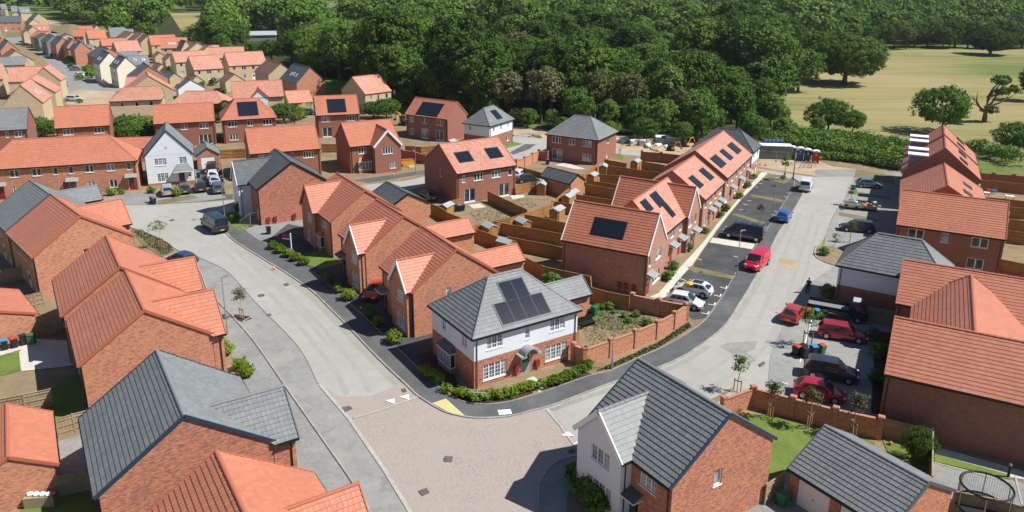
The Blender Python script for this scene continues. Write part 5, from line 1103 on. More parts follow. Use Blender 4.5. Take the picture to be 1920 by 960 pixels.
far = [
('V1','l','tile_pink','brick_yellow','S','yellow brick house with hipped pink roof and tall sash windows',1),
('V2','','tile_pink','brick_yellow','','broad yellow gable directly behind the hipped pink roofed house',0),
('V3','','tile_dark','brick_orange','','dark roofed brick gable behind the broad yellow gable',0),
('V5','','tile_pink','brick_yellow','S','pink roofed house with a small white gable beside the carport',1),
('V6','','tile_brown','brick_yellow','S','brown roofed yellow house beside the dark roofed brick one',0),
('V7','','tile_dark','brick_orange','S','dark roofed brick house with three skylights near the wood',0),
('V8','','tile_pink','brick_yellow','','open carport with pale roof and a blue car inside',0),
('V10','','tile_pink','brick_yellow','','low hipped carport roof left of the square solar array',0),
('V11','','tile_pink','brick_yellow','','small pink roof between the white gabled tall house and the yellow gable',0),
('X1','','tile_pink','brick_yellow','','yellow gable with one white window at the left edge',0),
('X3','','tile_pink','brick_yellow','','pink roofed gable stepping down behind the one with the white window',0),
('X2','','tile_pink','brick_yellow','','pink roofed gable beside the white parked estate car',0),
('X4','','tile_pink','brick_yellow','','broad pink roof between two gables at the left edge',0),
('X5','','tile_pink','brick_yellow','','pink roof with pale gable cut by the left edge',0),
('X6','','tile_brown','brick_yellow','','brown roofed gable overlooking the far street',0),
('X7','','tile_grey','brick_yellow','','low grey roof at the left edge before the brown one',0),
('X8','','tile_dark','brick_orange','','orange gable with dark roof at the left edge by the far street',0),
('Y1','','tile_dark','brick_orange','S','tall orange brick gable at the near end of the street row',0),
('Y2','','tile_dark','brick_orange','S','second tall orange gable in the street row',0),
('Y3','','tile_dark','brick_orange','S','grey roofed town house third from the near end of the street row',0),
('Y4','','tile_dark','render_grey','S','grey rendered town house fourth in the street row',0),
('Y5','','tile_dark','render_grey','S','grey rendered town house at the far end of the street row',0),
('Z0','','tile_dark','brick_orange','S','dark roofed brick house just behind the two tall white ones',0),
('Z1','','tile_dark','render_cream','S','tall cream house with dark roof, the farther of two',0),
('Z2','','tile_dark','render_cream','S','tall cream house with dark roof, the nearer of two',0),
('P1','','tile_red','brick_yellow','S','orange roof with three skylights in the middle of the distant rows',0),
('P2','','tile_red','brick_yellow','S','orange roof with one skylight left of the one with three',0),
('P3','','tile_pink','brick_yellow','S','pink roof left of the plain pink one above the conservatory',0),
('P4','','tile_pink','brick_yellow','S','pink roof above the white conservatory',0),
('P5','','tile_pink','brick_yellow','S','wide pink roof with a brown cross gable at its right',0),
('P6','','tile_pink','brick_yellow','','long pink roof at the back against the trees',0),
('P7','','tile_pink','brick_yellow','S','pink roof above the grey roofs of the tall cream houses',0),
('P8','','tile_red','brick_yellow','','orange roof half hidden left of the pink one behind the cream houses',0),
('P9','','tile_red','brick_yellow','S','orange roof in the second distant row with dark left gable',0),
('P10','','tile_red','brick_yellow','S','orange roof at the left of the second distant row',0),
('P11','','tile_red','brick_yellow','','orange roof at the back behind the second distant row',0),
('P12','','tile_brown','brick_yellow','','small brown gable beside the orange back roof',0),
('P13','','tile_grey','brick_yellow','','plain grey roof against the trees in the distant rows',0),
('Q4h','','tile_brown','brick_yellow','','brown roofed yellow gable, left of three in a stepped row',0),
('Q5h','','tile_brown','brick_yellow','','brown roofed yellow gable, middle of three in a stepped row',0),
('Q6h','','tile_brown','brick_yellow','','brown roofed yellow gable, right of three in a stepped row',0),
('Q7h','','tile_brown','brick_yellow','','narrow brown roof right of the three skylights',0),
('Q8h','','tile_brown','brick_yellow','','brown roof with a grey solar patch in the distant rows',0),
('Q9h','','tile_brown','brick_yellow','','brown roof with a thin black flue in the distant rows',0),
('g1','','tile_brown','brick_yellow','','small brown roofed garage behind the grey roofs',0),
('g2','','tile_brown','brick_yellow','','small brown garage left of the tall pink roofed house',0),
('g3','','tile_brown','brick_yellow','','brown garage roof tucked against the pink roofed house',0),
('g4','','tile_dark','brick_yellow','','yellow gable with dark roof right of the long pink slope',0),
('g5','','tile_dark','render','','white gabled garage with dark roof above the carport',0),
('g6','','tile_brown','brick_yellow','','small brown garage below the white conservatory house',0),
('g7','','tile_brown','brick_yellow','','brown roofed garage right of the conservatory',0),
('S1','','tile_dark','brick_yellow','','tall yellow gable beside the bare earth far left',0),
('S2','','tile_dark','brick_yellow','','lower yellow gable before the tall one far left',0),
('S3','','tile_red','brick_yellow','','orange roof with two white skylights far left',0),
('S4','','tile_brown','brick_yellow','','yellow gable left of the two white skylights',0),
('S5','','tile_red','brick_yellow','','orange roof at the start of the far street row',0),
('S6','','tile_dark','brick_orange','S','long grey roofed brick terrace at the top left',0),
('S7','','tile_grey','brick_yellow','S','grey roofed yellow house at the top left',0),
('S8','','tile_grey','brick_yellow','','grey roof with two bright skylights at the top left',0),
('S9','','tile_grey','brick_yellow','','grey roof at the very top left corner',0),
('S10','','tile_dark','brick_yellow','','dark roof with a solar panel at the top left edge',0),
('Z3','','tile_grey','render_cream','','grey roof with two skylights right of the nearer tall cream house',0),
('Z4','','tile_grey','render_cream','','grey roof behind the farther tall cream house',0),
('Z6','','tile_grey','brick_orange','','small grey roof behind the tall orange gables',0),
('Z7','','tile_dark','brick_yellow','','small yellow gable peeping over the far street row',0),
('Z8','','tile_red','brick_yellow','','small orange roof left of the far yellow gable',0),
('Z9','','tile_grey','brick_yellow','','grey roof step right of the plain grey one by the trees',0),
('Z10','','tile_red','brick_yellow','','orange roof end right of the one with three skylights',0),
('Z11','','tile_pink','brick_yellow','','pink roof end behind the thin black flue',0),
('S11','','tile_grey','brick_orange','','grey roofed gable cut by the left edge before the green',0),
]
for n, k_, tl, wl, au, lb, ld in far:
    low = HD[n][1][5] < 3.2
    kw = {}
    if n == 'V5': kw['wings'] = [dict(n='V5w', up='render', wall='render')]
    house(n, lb, tile=tl, wall=wl, lod=ld, autos=au if n not in ('V1','V5') else '', cat='garage' if low else 'house', name='garage' if low else 'house', group='houses of the distant estate' if not low else 'low garages of the distant estate', pipes=False, faces='NW' if n in ('V8','V10') else 'SNEW', **kw)
for n in ('V8','V10'):
    root, h = HH[n]
    for u in (-h['ia']+.2, 0, h['ia']-.2): pb = MB(); pb.box(u-.2, -h['ib'], 0, u+.2, -h['ib']+.4, h['ze']-.02, 'brick_yellow'); pb.build('post', root)
flush_tiles()
def skylight(n, face, u, s, w=.8, l=1.1):
    root, h = HH[n]; m_ = slope_m(face, h['b'], h['dz'], h['ze']); mb = MB(); mb.box(u-w/2, s, .02, u+w/2, s+l, .1, 'upvc'); mb.box(u-w/2+.1, s+.1, .1, u+w/2-.1, s+l-.1, .105, 'glass_lit'); o = mb.build('skylight', root); o.matrix_local = m_
for n, L in (('P1',((.0,2.),(1.,2.),(1.9,2.))),('P2',((.8,2.2),)),('V7',((-1.5,2.),(0,2.2),(2,2.))),('S3',((-.8,1.5),(1.2,1.5))),('S8',((-1,1.8),(1,1.8))),('Z3',((-1,1.8),(1.4,1.8))),('Z1',((-1.5,1.5),(1.,1.5))),('Z2',((-1.5,1.5),(1.,1.5))),('X1',((-1.5,2.),(.8,2.))),('Y1',((-2,2.5),)),('Y2',((-2,2.5),))):
    for u, s in L: skylight(n, 's', u, s)
# dormers on the taller terrace
for n, us in (('N3',(-3.5,.7)),('N4',(-3.1,1.0))):
    root, h = HH[n]
    for u in us:
        mb = MB(); mb.box(u-.85, 2.3, 5.6, u+.85, 4.45, 7.82, 'render_grey'); d = mb.build('dormer', root)
        rb = MB(); rb.box(u-1.0, 1.95, 7.82, u+1.0, 4.7, 7.98, 'render'); rb.build('dormer_roof', d)
        wb_ = MB(); wb_.box(u-.6, 4.45, 6.5, u+.6, 4.49, 7.6, 'glass'); wb_.box(u-.7, 4.44, 6.4, u+.7, 4.47, 7.7, 'upvc'); wb_.build('window', d)
# curved porch hood over the sage door, porch on the white gable
root, h = HH['B']; T, _ = face_T('S', h['ia'], h['ib'])
mb = MB(); n_ = 12
for i in range(n_):
    t0, t1 = math.pi*i/n_, math.pi*(i+1)/n_
    for r_, m_ in ((.72,'lead'),): 
        a0 = (-.15-r_*math.cos(t0), 0, 2.15+r_*math.sin(t0)*.85); a1 = (-.15-r_*math.cos(t1), 0, 2.15+r_*math.sin(t1)*.85)
        mb.poly([T @ Vector(p) for p in (a0, a1, (a1[0], .95, a1[2]), (a0[0], .95, a0[2]))], m_)
        i0 = (-.15-.6*math.cos(t0), .95, 2.15+.6*math.sin(t0)*.85); i1 = (-.15-.6*math.cos(t1), .95, 2.15+.6*math.sin(t1)*.85)
        mb.poly([T @ Vector(p) for p in ((a0[0],.95,a0[2]), (a1[0],.95,a1[2]), i1, i0)], m_); mb.poly([T @ Vector(p) for p in (i0, i1, (i1[0],0,i1[2]), (i0[0],0,i0[2]))], 'upvc')
for sx in (-1, 1): mb.box(-.15+sx*.78-.28, 0, 2.02, -.15+sx*.78+.28, .95, 2.18, 'lead', T=T)
mb.build('porch_hood', root)
root, h = HH['W1']; T, _ = face_T('W', h['ia'], h['ib']); mb = MB(); c0 = -1.9
mb.poly([T @ Vector(p) for p in ((c0-1.5,1.2,2.3),(c0+1.5,1.2,2.3),(c0+.8,.3,3.3),(c0-.8,.3,3.3))], 'tile_grey'); mb.poly([T @ Vector(p) for p in ((c0-1.5,0,2.3),(c0-1.5,1.2,2.3),(c0-.8,.3,3.3),(c0-.8,0,3.3))], 'tile_grey'); mb.poly([T @ Vector(p) for p in ((c0+1.5,1.2,2.3),(c0+1.5,0,2.3),(c0+.8,0,3.3),(c0+.8,.3,3.3))], 'tile_grey'); mb.poly([T @ Vector(p) for p in ((c0+.8,.3,3.3),(c0+.8,0,3.3),(c0-.8,0,3.3),(c0-.8,.3,3.3))], 'tile_grey'); mb.box(c0-1.5,0,2.15,c0+1.5,1.2,2.296,'upvc',T=T); mb.build('porch_roof', root)
mb = MB(); mb.box(-h['ib']-.02,-.01,-.2,h['ib']+.02,.03,.42,'brick_red',T=T); mb.build('brick_plinth', root)
mb = MB()
for ox, oz in ((0,.16),(0,-.16),(.16,0),(-.16,0)): mb.box(ox+.3-.05,.0,6.1+oz-.05,ox+.3+.05,.05,6.1+oz+.05,'render_grey',T=T)
mb.build('gable_ornament', root)
# small lead bay on the corner house side wall and the lean-to at its right
root, h = HH['B']; mb = MB(); x1 = h['ia']
mb.box(x1-.05,-2.6,0,x1+1.2,.6,2.2,'brick_red'); mb.poly([(x1-.01,-2.75,2.9),(x1+1.35,-2.75,2.2),(x1+1.35,.75,2.2),(x1-.01,.75,2.9)],'tile_dark'); mb.poly([(x1,-2.6,2.2),(x1+1.2,-2.6,2.2),(x1,-2.6,2.85)],'brick_red'); mb.poly([(x1,.6,2.2),(x1+1.2,.6,2.2),(x1,.6,2.85)],'brick_red'); mb.build('lean_to', root)
# ---------------------------------------------------------------- fences, garden walls, sheds
def fence(pts, label, h=1.7, m='wood_new', bay=1.85, sm=None, flip=1, group='timber garden fences', name='garden_fence'):
    root = thing(name, label, 'fence', (pts[0][0], pts[0][1], 0), 0, group); O = Vector(pts[0])
    for i in range(len(pts)-1):
        p, q = Vector(pts[i])-O, Vector(pts[i+1])-O; L = (q-p).length; n = max(1, int(round(L/bay))); d = (q-p).normalized(); ang = math.atan2(d.y, d.x); w = L/n
        for j in range(n+1):
            if j == n and i < len(pts)-2: continue
            c = p+d*w*j; hh = h+R.uniform(.02,.06); me = POST(m, h+.05); place('post', me, root, Matrix.Translation((c.x, c.y, 0)) @ Matrix.Rotation(ang, 4, 'Z') @ Matrix.Scale(hh/(h+.05), 4, (0,0,1)))
        for j in range(n):
            c = p+d*w*(j+.5); place('fence_panel', PANEL(m, round(w-.1, 1), h), root, Matrix.Translation((c.x, c.y, R.uniform(-.02,.02))) @ Matrix.Rotation(ang+(0 if flip > 0 else math.pi), 4, 'Z') @ Matrix.Scale((w-.1)/round(w-.1, 1), 4, (1,0,0)))
    return root
_pc = {}
def POST(m, h):
    k = ('p', m, h)
    if k not in _pc: mb = MB(); mb.box(-.05,-.05,-.1,.05,.05,h,m); _pc[k] = mb.mesh('post')
    return _pc[k]
def PANEL(m, w, h):
    k = ('f', m, w, h)
    if k not in _pc:
        mb = MB(); n = int(w/.125); bw = w/n
        mb.box(-w/2,-.012,.0,w/2,.012,.15,m)
        for i in range(n):
            x = -w/2+i*bw; o = .012 if i % 2 else 0; mb.box(x-.008,-.012+o,.15,x+bw+.0,.004+o,h-.04+R.uniform(-.006,.006),m)
        for z in (.35, h*.52, h-.28): mb.box(-w/2,-.05,z,w/2,-.013,z+.08,m)
        mb.box(-w/2,-.045,h-.04,w/2,.045,h-.012,m); _pc[k] = mb.mesh('fence_panel')
    return _pc[k]
def gwall(pts, label, h=1.7, m='brick_orange', pier=True, bay=3.6, piers=None, ph=.28):
    """brick wall with copings and capped piers; wall drops with proper thickness"""
    root = thing('garden_wall', label, 'wall', (pts[0][0], pts[0][1], 0), 0, 'brick garden walls'); O = Vector(pts[0])
    for i in range(len(pts)-1):
        p, q = Vector(pts[i])-O, Vector(pts[i+1])-O; L = (q-p).length; d = (q-p).normalized(); T = Matrix.Translation((p.x, p.y, 0)) @ Matrix.Rotation(math.atan2(d.y, d.x), 4, 'Z')
        mb = MB(); mb.box(.0,-.11,-.1,L,.11,h,m); o = mb.build('wall_panel', root); o.matrix_local = T
        n = max(1, int(L/.45)); cb = MB()
        for j in range(n): cb.box(L*j/n+.006,-.15,h,L*(j+1)/n-.006,.15,h+.075+.004*(j % 2),'ridge_red' if 0 else m)
        o = cb.build('coping', root); o.matrix_local = T
    for k, p in enumerate(pts):
        if not pier: break
        d = (Vector(pts[min(k+1, len(pts)-1)])-Vector(pts[max(k-1, 0)])); c = Vector(p)-O; T = Matrix.Translation((c.x, c.y, 0)) @ Matrix.Rotation(math.atan2(d.y, d.x), 4, 'Z')
        mb = MB(); mb.box(-.2,-.2,-.1,.2,.2,h+.2,m); mb.box(-.25,-.25,h+.2,.25,.25,h+.28,m); mb.box(-.2,-.2,h+.28,.2,.2,h+.33,m); o = mb.build('pier', root); o.matrix_local = T
    return root
gwall([(5.62,62.01),(6.50,61.14),(8.99,62.94),(11.49,64.80),(13.87,66.75),(15.95,68.83),(17.54,70.81),(14.93,72.00),(12.49,73.29)], 'curving brick wall with capped piers round the corner house garden', h=1.62)
gwall([(16.63,53.10),(19.44,54.80),(22.09,53.28),(24.81,51.75),(27.68,50.48)], 'brick wall with piers between the red parked car and the lawn', h=1.62)
gwall([(0.74,132.07),(2.17,134.17),(3.61,137.23),(4.90,139.85)], 'sunlit brick wall between the pair of houses and the grey hipped one', h=1.6)
gwall([(4.90,139.85),(6.40,138.70)], 'short shaded wall against the grey hipped house with the open patio door', h=1.6, m='brick_plain')
gwall([(23.95,139.57),(27.35,138.62),(30.90,136.83)], 'dark brick wall behind the far sheds near the compound', h=1.7, m='brick_plain')
gwall([(78.49,125.95),(80.54,125.29),(83.41,124.48),(85.53,123.47)], 'brick wall with piers along the hedge at the far right', h=1.7, m='brick_plain')
gwall([(-20.40,139.21),(-18.18,138.20),(-15.70,135.61)], 'short brown wall beside the street lamp left of the pair of houses', h=1.6, m='brick_plain')
F = [
([(-3.64,112.04),(-0.61,107.17),(2.10,102.81)], 'dark fence dividing the two lawns behind the pair of brick houses'),
([(-11.55,105.06),(-10.35,103.87),(-8.53,100.66),(-6.79,98.72)], 'fence left of the three bins behind the pair of houses'),
([(-8.63,106.90),(-7.31,108.17)], 'short pale fence between house corner and shed by the three bins'),
([(-5.12,95.32),(-2.37,97.46),(-0.17,98.93),(2.90,102.32),(5.66,105.63)], 'long sunlit fence at the bottom of the two lawns'),
([(0.62,115.60),(2.86,117.51),(3.81,117.72)], 'sunlit fence beside the dark parked car and small shed'),
([(1.08,127.72),(2.97,125.57),(4.77,123.49)], 'dark fence behind the white car near the grey garage'),
([(5.74,106.16),(7.22,110.38),(9.03,114.92)], 'sunlit back fence beside the grey roofed garage gable'),
([(11.55,122.83),(13.80,127.92),(16.23,133.41)], 'sunlit back fence running up to the house with the open patio door'),
([(16.27,133.71),(17.98,132.26),(19.85,130.56)], 'shaded fence at the top of the gardens left of the far shed'),
([(22.77,132.16),(25.37,130.29),(26.95,128.91)], 'shaded fence at the top of the gardens right of the far shed'),
([(16.08,128.96),(19.18,127.38),(21.96,125.64),(24.55,124.48)], 'second shaded fence from the top across the terrace gardens'),
([(14.39,122.77),(18.00,121.95),(22.14,119.40)], 'third shaded fence from the top across the terrace gardens'),
([(12.88,118.48),(14.67,117.49),(16.43,116.44)], 'short fence step above the dark garden by the grey garage'),
([(11.48,116.58),(13.74,115.09),(15.99,113.79)], 'fence just right of the grey garage gable'),
([(9.63,110.68),(12.03,109.47),(14.67,108.03)], 'fence beyond the pair of sheds with grey roofs'),
([(5.78,107.18),(7.37,106.35),(8.84,105.47)], 'fence running in behind the red slope with the big solar array'),
([(-2.43,96.10),(-0.34,97.30),(1.64,100.30),(3.35,102.83),(5.51,105.36)], 'sunlit stretch of fence left of the middle shed'),
([(1.74,100.61),(3.62,99.46),(5.62,98.06),(7.58,96.69)], 'fence meeting the shed nearest the big solar array'),
([(-2.28,97.24),(0.02,95.90),(3.46,94.09),(6.52,92.33)], 'fence crossing behind the house with the large solar array, upper one'),
([(-4.79,94.20),(-2.95,92.48),(-0.81,89.74)], 'fence behind the middle red tiled garage'),
([(-0.48,91.16),(1.33,90.16),(3.78,88.85),(6.20,87.43)], 'fence crossing behind the house with the large solar array, lower one'),
([(1.60,83.94),(3.66,81.02),(5.97,79.71),(8.65,78.29),(8.44,75.12),(9.78,74.19),(12.11,73.01)], 'stepped fence between the grey garage and the garden wall'),
([(-39.27,52.25),(-37.85,52.95),(-36.24,53.84)], 'weathered plank fence across the small lawns at the left', 'wood_old'),
([(-33.40,49.58),(-32.55,50.26),(-31.70,50.82)], 'short sunlit plank fence between the low orange roof and the large grey one', 'wood_old'),
([(-29.48,42.93),(-28.68,43.29),(-27.96,43.66)], 'shaded fence with open rails beside the orange gable at lower left', 'wood_old'),
([(-44.28,65.85),(-43.55,66.65),(-42.93,67.11)], 'shaded fence beyond the four bins', 'wood_old'),
([(-49.09,71.84),(-48.57,72.33),(-47.98,72.82)], 'small bright fence between the low orange roof and the brick gable', 'wood_old'),
([(-56.00,78.43),(-55.22,79.05),(-54.43,79.67)], 'dark fence at the left edge below the grey roof', 'wood_old'),
([(28.06,50.80),(29.50,50.06),(31.01,49.39),(29.15,45.88),(28.05,43.81)], 'old fence round the corner lawn beside the blank brick wall', 'wood_old'),
([(16.75,42.80),(17.58,43.48),(18.34,44.06)], 'pale fence left of the double garage', 'wood_old'),
([(28.72,42.31),(30.85,41.55),(32.33,40.87)], 'fence behind the trampoline', 'wood_old'),
([(-53.52,137.77),(-51.41,138.53),(-49.33,138.90)], 'orange fence left of the long plain roof'),
([(-36.36,143.68),(-35.13,143.86),(-33.71,144.04)], 'orange fence below the white french door'),
([(-53.48,137.88),(-51.57,138.63),(-49.39,139.46)], 'orange fence right of the small white garage'),
([(-20.30,143.04),(-17.19,142.31),(-14.27,143.31)], 'fence between the black solar house and the pair of houses') ,
([(70.91,111.34),(73.34,110.53),(76.32,109.04)], 'first fence right of the plain red roof, farthest up'),
([(71.81,106.36),(74.04,105.49)], 'second fence right of the plain red roof'),
([(68.01,100.57),(70.16,99.42)], 'third fence right of the plain red roof'),
([(64.80,95.57),(66.95,94.40)], 'fourth fence right of the plain red roof'),
([(76.37,121.46),(79.13,120.44),(82.50,118.69)], 'fence just below the far right brick wall'),
([(56.96,85.17),(58.19,84.11),(59.55,83.08)], 'bright fence at the right edge above the big red roof'),
([(35.66,71.03),(37.05,70.43),(38.01,70.07)], 'pale fence panels behind the flatbed truck', 'wood_old'),
([(-50.44,129.66),(-47.23,121.88)], 'short fence beside the parked car column')]
for f in F: fence(f[0], f[1], m=f[2] if len(f) > 2 else 'wood_new', h=1.7 if len(f) < 3 else 1.6)
def shed(p, label, rz, w=1.3, l=1.9, h=1.75):
    root = thing('garden_shed', label, 'shed', p, rz, 'garden sheds'); mb = MB()
    for i in range(int(h/.13)): mb.box(-w/2-.006*(i%2),-l/2-.006*(i%2),i*.13,w/2+.006*(i%2),l/2+.006*(i%2),(i+1)*.13-.006,'wood_new')
    for sy in (-1,1): mb.poly([(-w/2,sy*l/2,h-.06),(w/2,sy*l/2,h-.06),(0,sy*l/2,h+.28)],'wood_new')
    mb.build('wall', root); db = MB(); db.box(-.32,-l/2-.04,.08,.32,-l/2-.01,1.62,'wood_new'); db.box(-.3,-l/2-.055,.3,.3,-l/2-.04,.36,'wood_old'); db.box(-.3,-l/2-.055,1.3,.3,-l/2-.04,1.36,'wood_old'); db.build('door', root)
    for sx in (-1, 1):
        rb = MB(); rb.poly([(0,-l/2-.1,h+.34),(0,l/2+.1,h+.34),(sx*(w/2+.12),l/2+.1,h-.04),(sx*(w/2+.12),-l/2-.1,h-.04)],'felt'); rb.poly([(0,-l/2-.1,h+.29),(0,l/2+.1,h+.29),(sx*(w/2+.12),l/2+.1,h-.09),(sx*(w/2+.12),-l/2-.1,h-.09)],'felt')
        rb.poly([(sx*(w/2+.12),-l/2-.1,h-.04),(sx*(w/2+.12),l/2+.1,h-.04),(sx*(w/2+.12),l/2+.1,h-.09),(sx*(w/2+.12),-l/2-.1,h-.09)],'felt'); rb.poly([(0,-l/2-.1,h+.34),(0,-l/2-.1,h+.29),(sx*(w/2+.12),-l/2-.1,h-.09),(sx*(w/2+.12),-l/2-.1,h-.04)],'felt'); rb.build('roof_panel', root)
for p, l, rz in (((-9.27,104.47),'shed with grey roof beside the three black bins',-.5),((4.64,116.58),'tall shed on the lawn near the dark parked car',-.2),((-2.90,95.36),'shed at the bottom of the left lawn behind the pair of houses',.57),((1.50,97.56),'shed at the bottom fence between two lawns',.57),((-0.72,89.43),'shed behind the middle red tiled garage',.9),((6.22,103.09),'shed nearest the grey garage gable',-.5),((6.43,103.23),'shed just above the big black solar array',-.5),((9.11,111.93),'rear one of two sheds side by side',-.5),((8.27,109.86),'front one of two sheds side by side',-.5),((13.16,122.56),'shed by the third garden fence from the top',-.5),((15.57,128.60),'small upright shed below the house with the patio door',-.2),((21.73,132.29),'wide shed roof at the top of the terrace gardens',-.5),((-11.94,147.52),'shed peeping over the ridge of the pair of houses',-.5)): shed(p, l, rz)
for p, l in (((74.74,117.39),'white garden table right of the terrace with dormers'),((77.40,115.48),'grey topped garden table farther right')):
    t = thing('garden_table', l, 'table', p, -.4); mb = MB(); mb.box(-.6,-.4,.7,.6,.4,.76,'upvc'); mb.build('table_top', t)
    for sx in (-.5,.5):
        for sy in (-.32,.32): lb = MB(); lb.box(sx-.03,sy-.03,0,sx+.03,sy+.03,.7,'galv'); lb.build('leg', t)
# ---------------------------------------------------------------- street lamps
def lamp(p, label, h=5.4, rz=0., col='galv'):
    root = thing('street_lamp', label, 'street lamp', p, rz, 'street lamps'); mb = MB(); mb.tube([(0,0,-.1),(0,0,1.1)], .085, col, 10); mb.tube([(0,0,1.1),(0,0,h)], [.055,.04], col, 10); mb.build('pole', root, smooth=True)
    hb = MB(); hb.tube([(0,0,h-.02),(.3,0,h+.04)], .03, col, 6); hb.box(.12,-.13,h+.0,.62,.13,h+.08,'galv'); hb.box(.2,-.1,h-.02,.58,.1,h-.001,'lamp_clear'); hb.build('lamp_head', root)
for p, l, h, rz, c in (((8.91,60.76),'street lamp in front of the curving brick wall',5.1,.4,'galv'),((-26.96,66.67),'street lamp on the left footway beside the stepped orange roofs',5.9,.6,'galv'),((-39.60,101.32),'street lamp by the dark blue van',6.1,-.3,'galv'),((-16.59,128.43),'street lamp across the street left of the pair of houses',5.2,.3,'galv'),((26.05,83.17),'street lamp between the white cars and the red van',5.4,.4,'galv'),((38.11,107.58),'street lamp near the blue hatchback',5.4,.4,'galv'),((47.96,127.77),'street lamp at the top of the parking court',5.,-.5,'galv'),((47.48,126.29),'thin dark lamp post beside the verge sapling',3.2,0,'black'),((51.23,158.85),'lamp post behind the grey container',5.,0,'galv'),((21.99,175.91),'lamp post before the wood behind the grey hipped house',3.,0,'galv')): lamp(p, l, h, rz, c)
# ---------------------------------------------------------------- vehicles
def loft(secs, m, mb=None):
    mb = mb or MB()
    for i in range(len(secs)-1):
        (x0, A), (x1, B) = secs[i], secs[i+1]
        for sg in (1, -1):
            for j in range(len(A)-1):
                q = [(x0,sg*A[j][0],A[j][1]),(x1,sg*B[j][0],B[j][1]),(x1,sg*B[j+1][0],B[j+1][1]),(x0,sg*A[j+1][0],A[j+1][1])]
                mb.poly(q if sg > 0 else q[::-1], m)
    for x, A in (secs[0], secs[-1]):
        mb.poly([(x,a,b) for a, b in A]+[(x,-a,b) for a, b in A[::-1]], m)
    return mb
KIND = {  # L, W, H, belt, bonnet z, x of: windscreen base, roof front, roof rear, tail top
 'hatch': (4.1,1.76,1.43,.92,.78, 1.08,.22,-1.22,-1.86), 'estate': (4.5,1.78,1.5,.95,.82,1.05,.35,-1.8,-2.15), 'suv': (4.5,1.84,1.68,1.05,.95,1.1,.45,-1.75,-2.15),
 'saloon': (4.4,1.78,1.42,.92,.80,1.0,.25,-.95,-1.65), 'van': (4.5,1.82,1.84,1.08,1.0,1.45,.85,-2.15,-2.22), 'bigvan': (5.2,1.98,2.1,1.2,1.15,1.95,1.15,-2.5,-2.57)}
def car(p, hd, col, label, kind='hatch', name='parked_car', cat='car', glassroof=False, group='parked cars', rack=False, sides=True, z=0.07):
    L, W_, H, belt, bz, xw, xf, xr, xt = KIND[kind]; w = W_/2; root = thing(name, label, cat, (p[0], p[1], z), hd, group); m = PAINT(col); h0 = .24
    def sec(x, top, wt, ww, zs=h0): return (x, [(0,top),(wt*.8,top),(wt,top-.06),(ww,top-.22 if top-.22 > zs+.2 else (top+zs)/2+.1),(ww,zs+.2),(ww*.96,zs),(0,zs)])
    b = -L/2; e = L/2
    body = loft([sec(b, belt-.28, w*.80, w*.86, .38), sec(b+.12, belt-.06, w*.88, w*.96, .3), sec(b+.45, belt, w*.95, w), sec(xt+.5, belt, w*.95, w), sec(0, belt, w*.95, w), sec(xw-.1, belt-.01, w*.94, w), sec(xw+.3, bz+.04, w*.9, w), sec(e-.5, bz-.05, w*.86, w*.98), sec(e-.15, bz-.16, w*.78, w*.9, .28), sec(e, bz-.32, w*.62, w*.76, .34)], m)
    bo = body.build('body', root, smooth=True, merge=True); bo.data.set_sharp_from_angle(angle=rad(38)) if hasattr(bo.data, 'set_sharp_from_angle') else None
    cab = MB(); rw = w*.74 if kind not in ('van','bigvan') else w*.86; bw = w*.93
    X = [(xt,bw,belt-.01),(xr,rw,H-.04),(xf,rw,H-.02),(xw,bw*.96,belt-.03)]
    for sg in (1,-1):
        q = [(X[0][0],sg*X[0][1],X[0][2]),(X[3][0],sg*X[3][1],X[3][2]),(X[2][0],sg*X[2][1],X[2][2]),(X[1][0],sg*X[1][1],X[1][2])]; cab.poly(q if sg < 0 else q[::-1], m)
    mid = (xr+xf)/2
    for sg in (1,-1): cab.poly([(xr,sg*rw,H-.04),(xr,sg*rw*.5,H),(mid,sg*rw*.5,H+.03),(mid,sg*rw,H-.0)],m); cab.poly([(mid,sg*rw,H-.0),(mid,sg*rw*.5,H+.03),(xf,sg*rw*.5,H+.01),(xf,sg*rw,H-.02)],m)
    cab.poly([(xr,-rw*.5,H),(xr,rw*.5,H),(mid,rw*.5,H+.03),(mid,-rw*.5,H+.03)],m); cab.poly([(mid,-rw*.5,H+.03),(mid,rw*.5,H+.03),(xf,rw*.5,H+.01),(xf,-rw*.5,H+.01)],m)
    cab.poly([(xr,-rw,H-.04),(xt,-bw,belt-.01),(xt,bw,belt-.01),(xr,rw,H-.04),(xr,rw*.5,H),(xr,-rw*.5,H)],m); cab.poly([(xf,-rw,H-.02),(xf,-rw*.5,H+.01),(xf,rw*.5,H+.01),(xf,rw,H-.02),(xw,bw*.96,belt-.03),(xw,-bw*.96,belt-.03)],m)
    cab.build('cabin', root)
    def lerp(a, b_, t): return tuple(a[i]+(b_[i]-a[i])*t for i in range(3))
    def pane(nm, A, B, C, D, i0, i1, j0, j1, off):
        # A,B bottom; D,C top
        def P_(s, t): return Vector(lerp(lerp(A, B, s), lerp(D, C, s), t))+Vector(off)
        g = MB(); g.poly([P_(i0,j0),P_(i1,j0),P_(i1,j1),P_(i0,j1)], 'carglass'); g.build(nm, root)
    A, B, C, D = X[0], X[3], X[2], X[1]
    for sg in (1,-1):
        f = lambda q: (q[0], sg*q[1], q[2])
        if kind == 'bigvan' or (kind == 'van'): pane('side_window', f(A), f(B), f(C), f(D), .66, .90, .22, .88, (0,sg*.012,.004))
        else:
            pane('side_window', f(A), f(B), f(C), f(D), .12, .38, .14, .86, (0,sg*.012,.006)); pane('side_window', f(A), f(B), f(C), f(D), .40, .62, .12, .88, (0,sg*.012,.006)); pane('side_window', f(A), f(B), f(C), f(D), .64, .88, .12, .86, (0,sg*.012,.006))
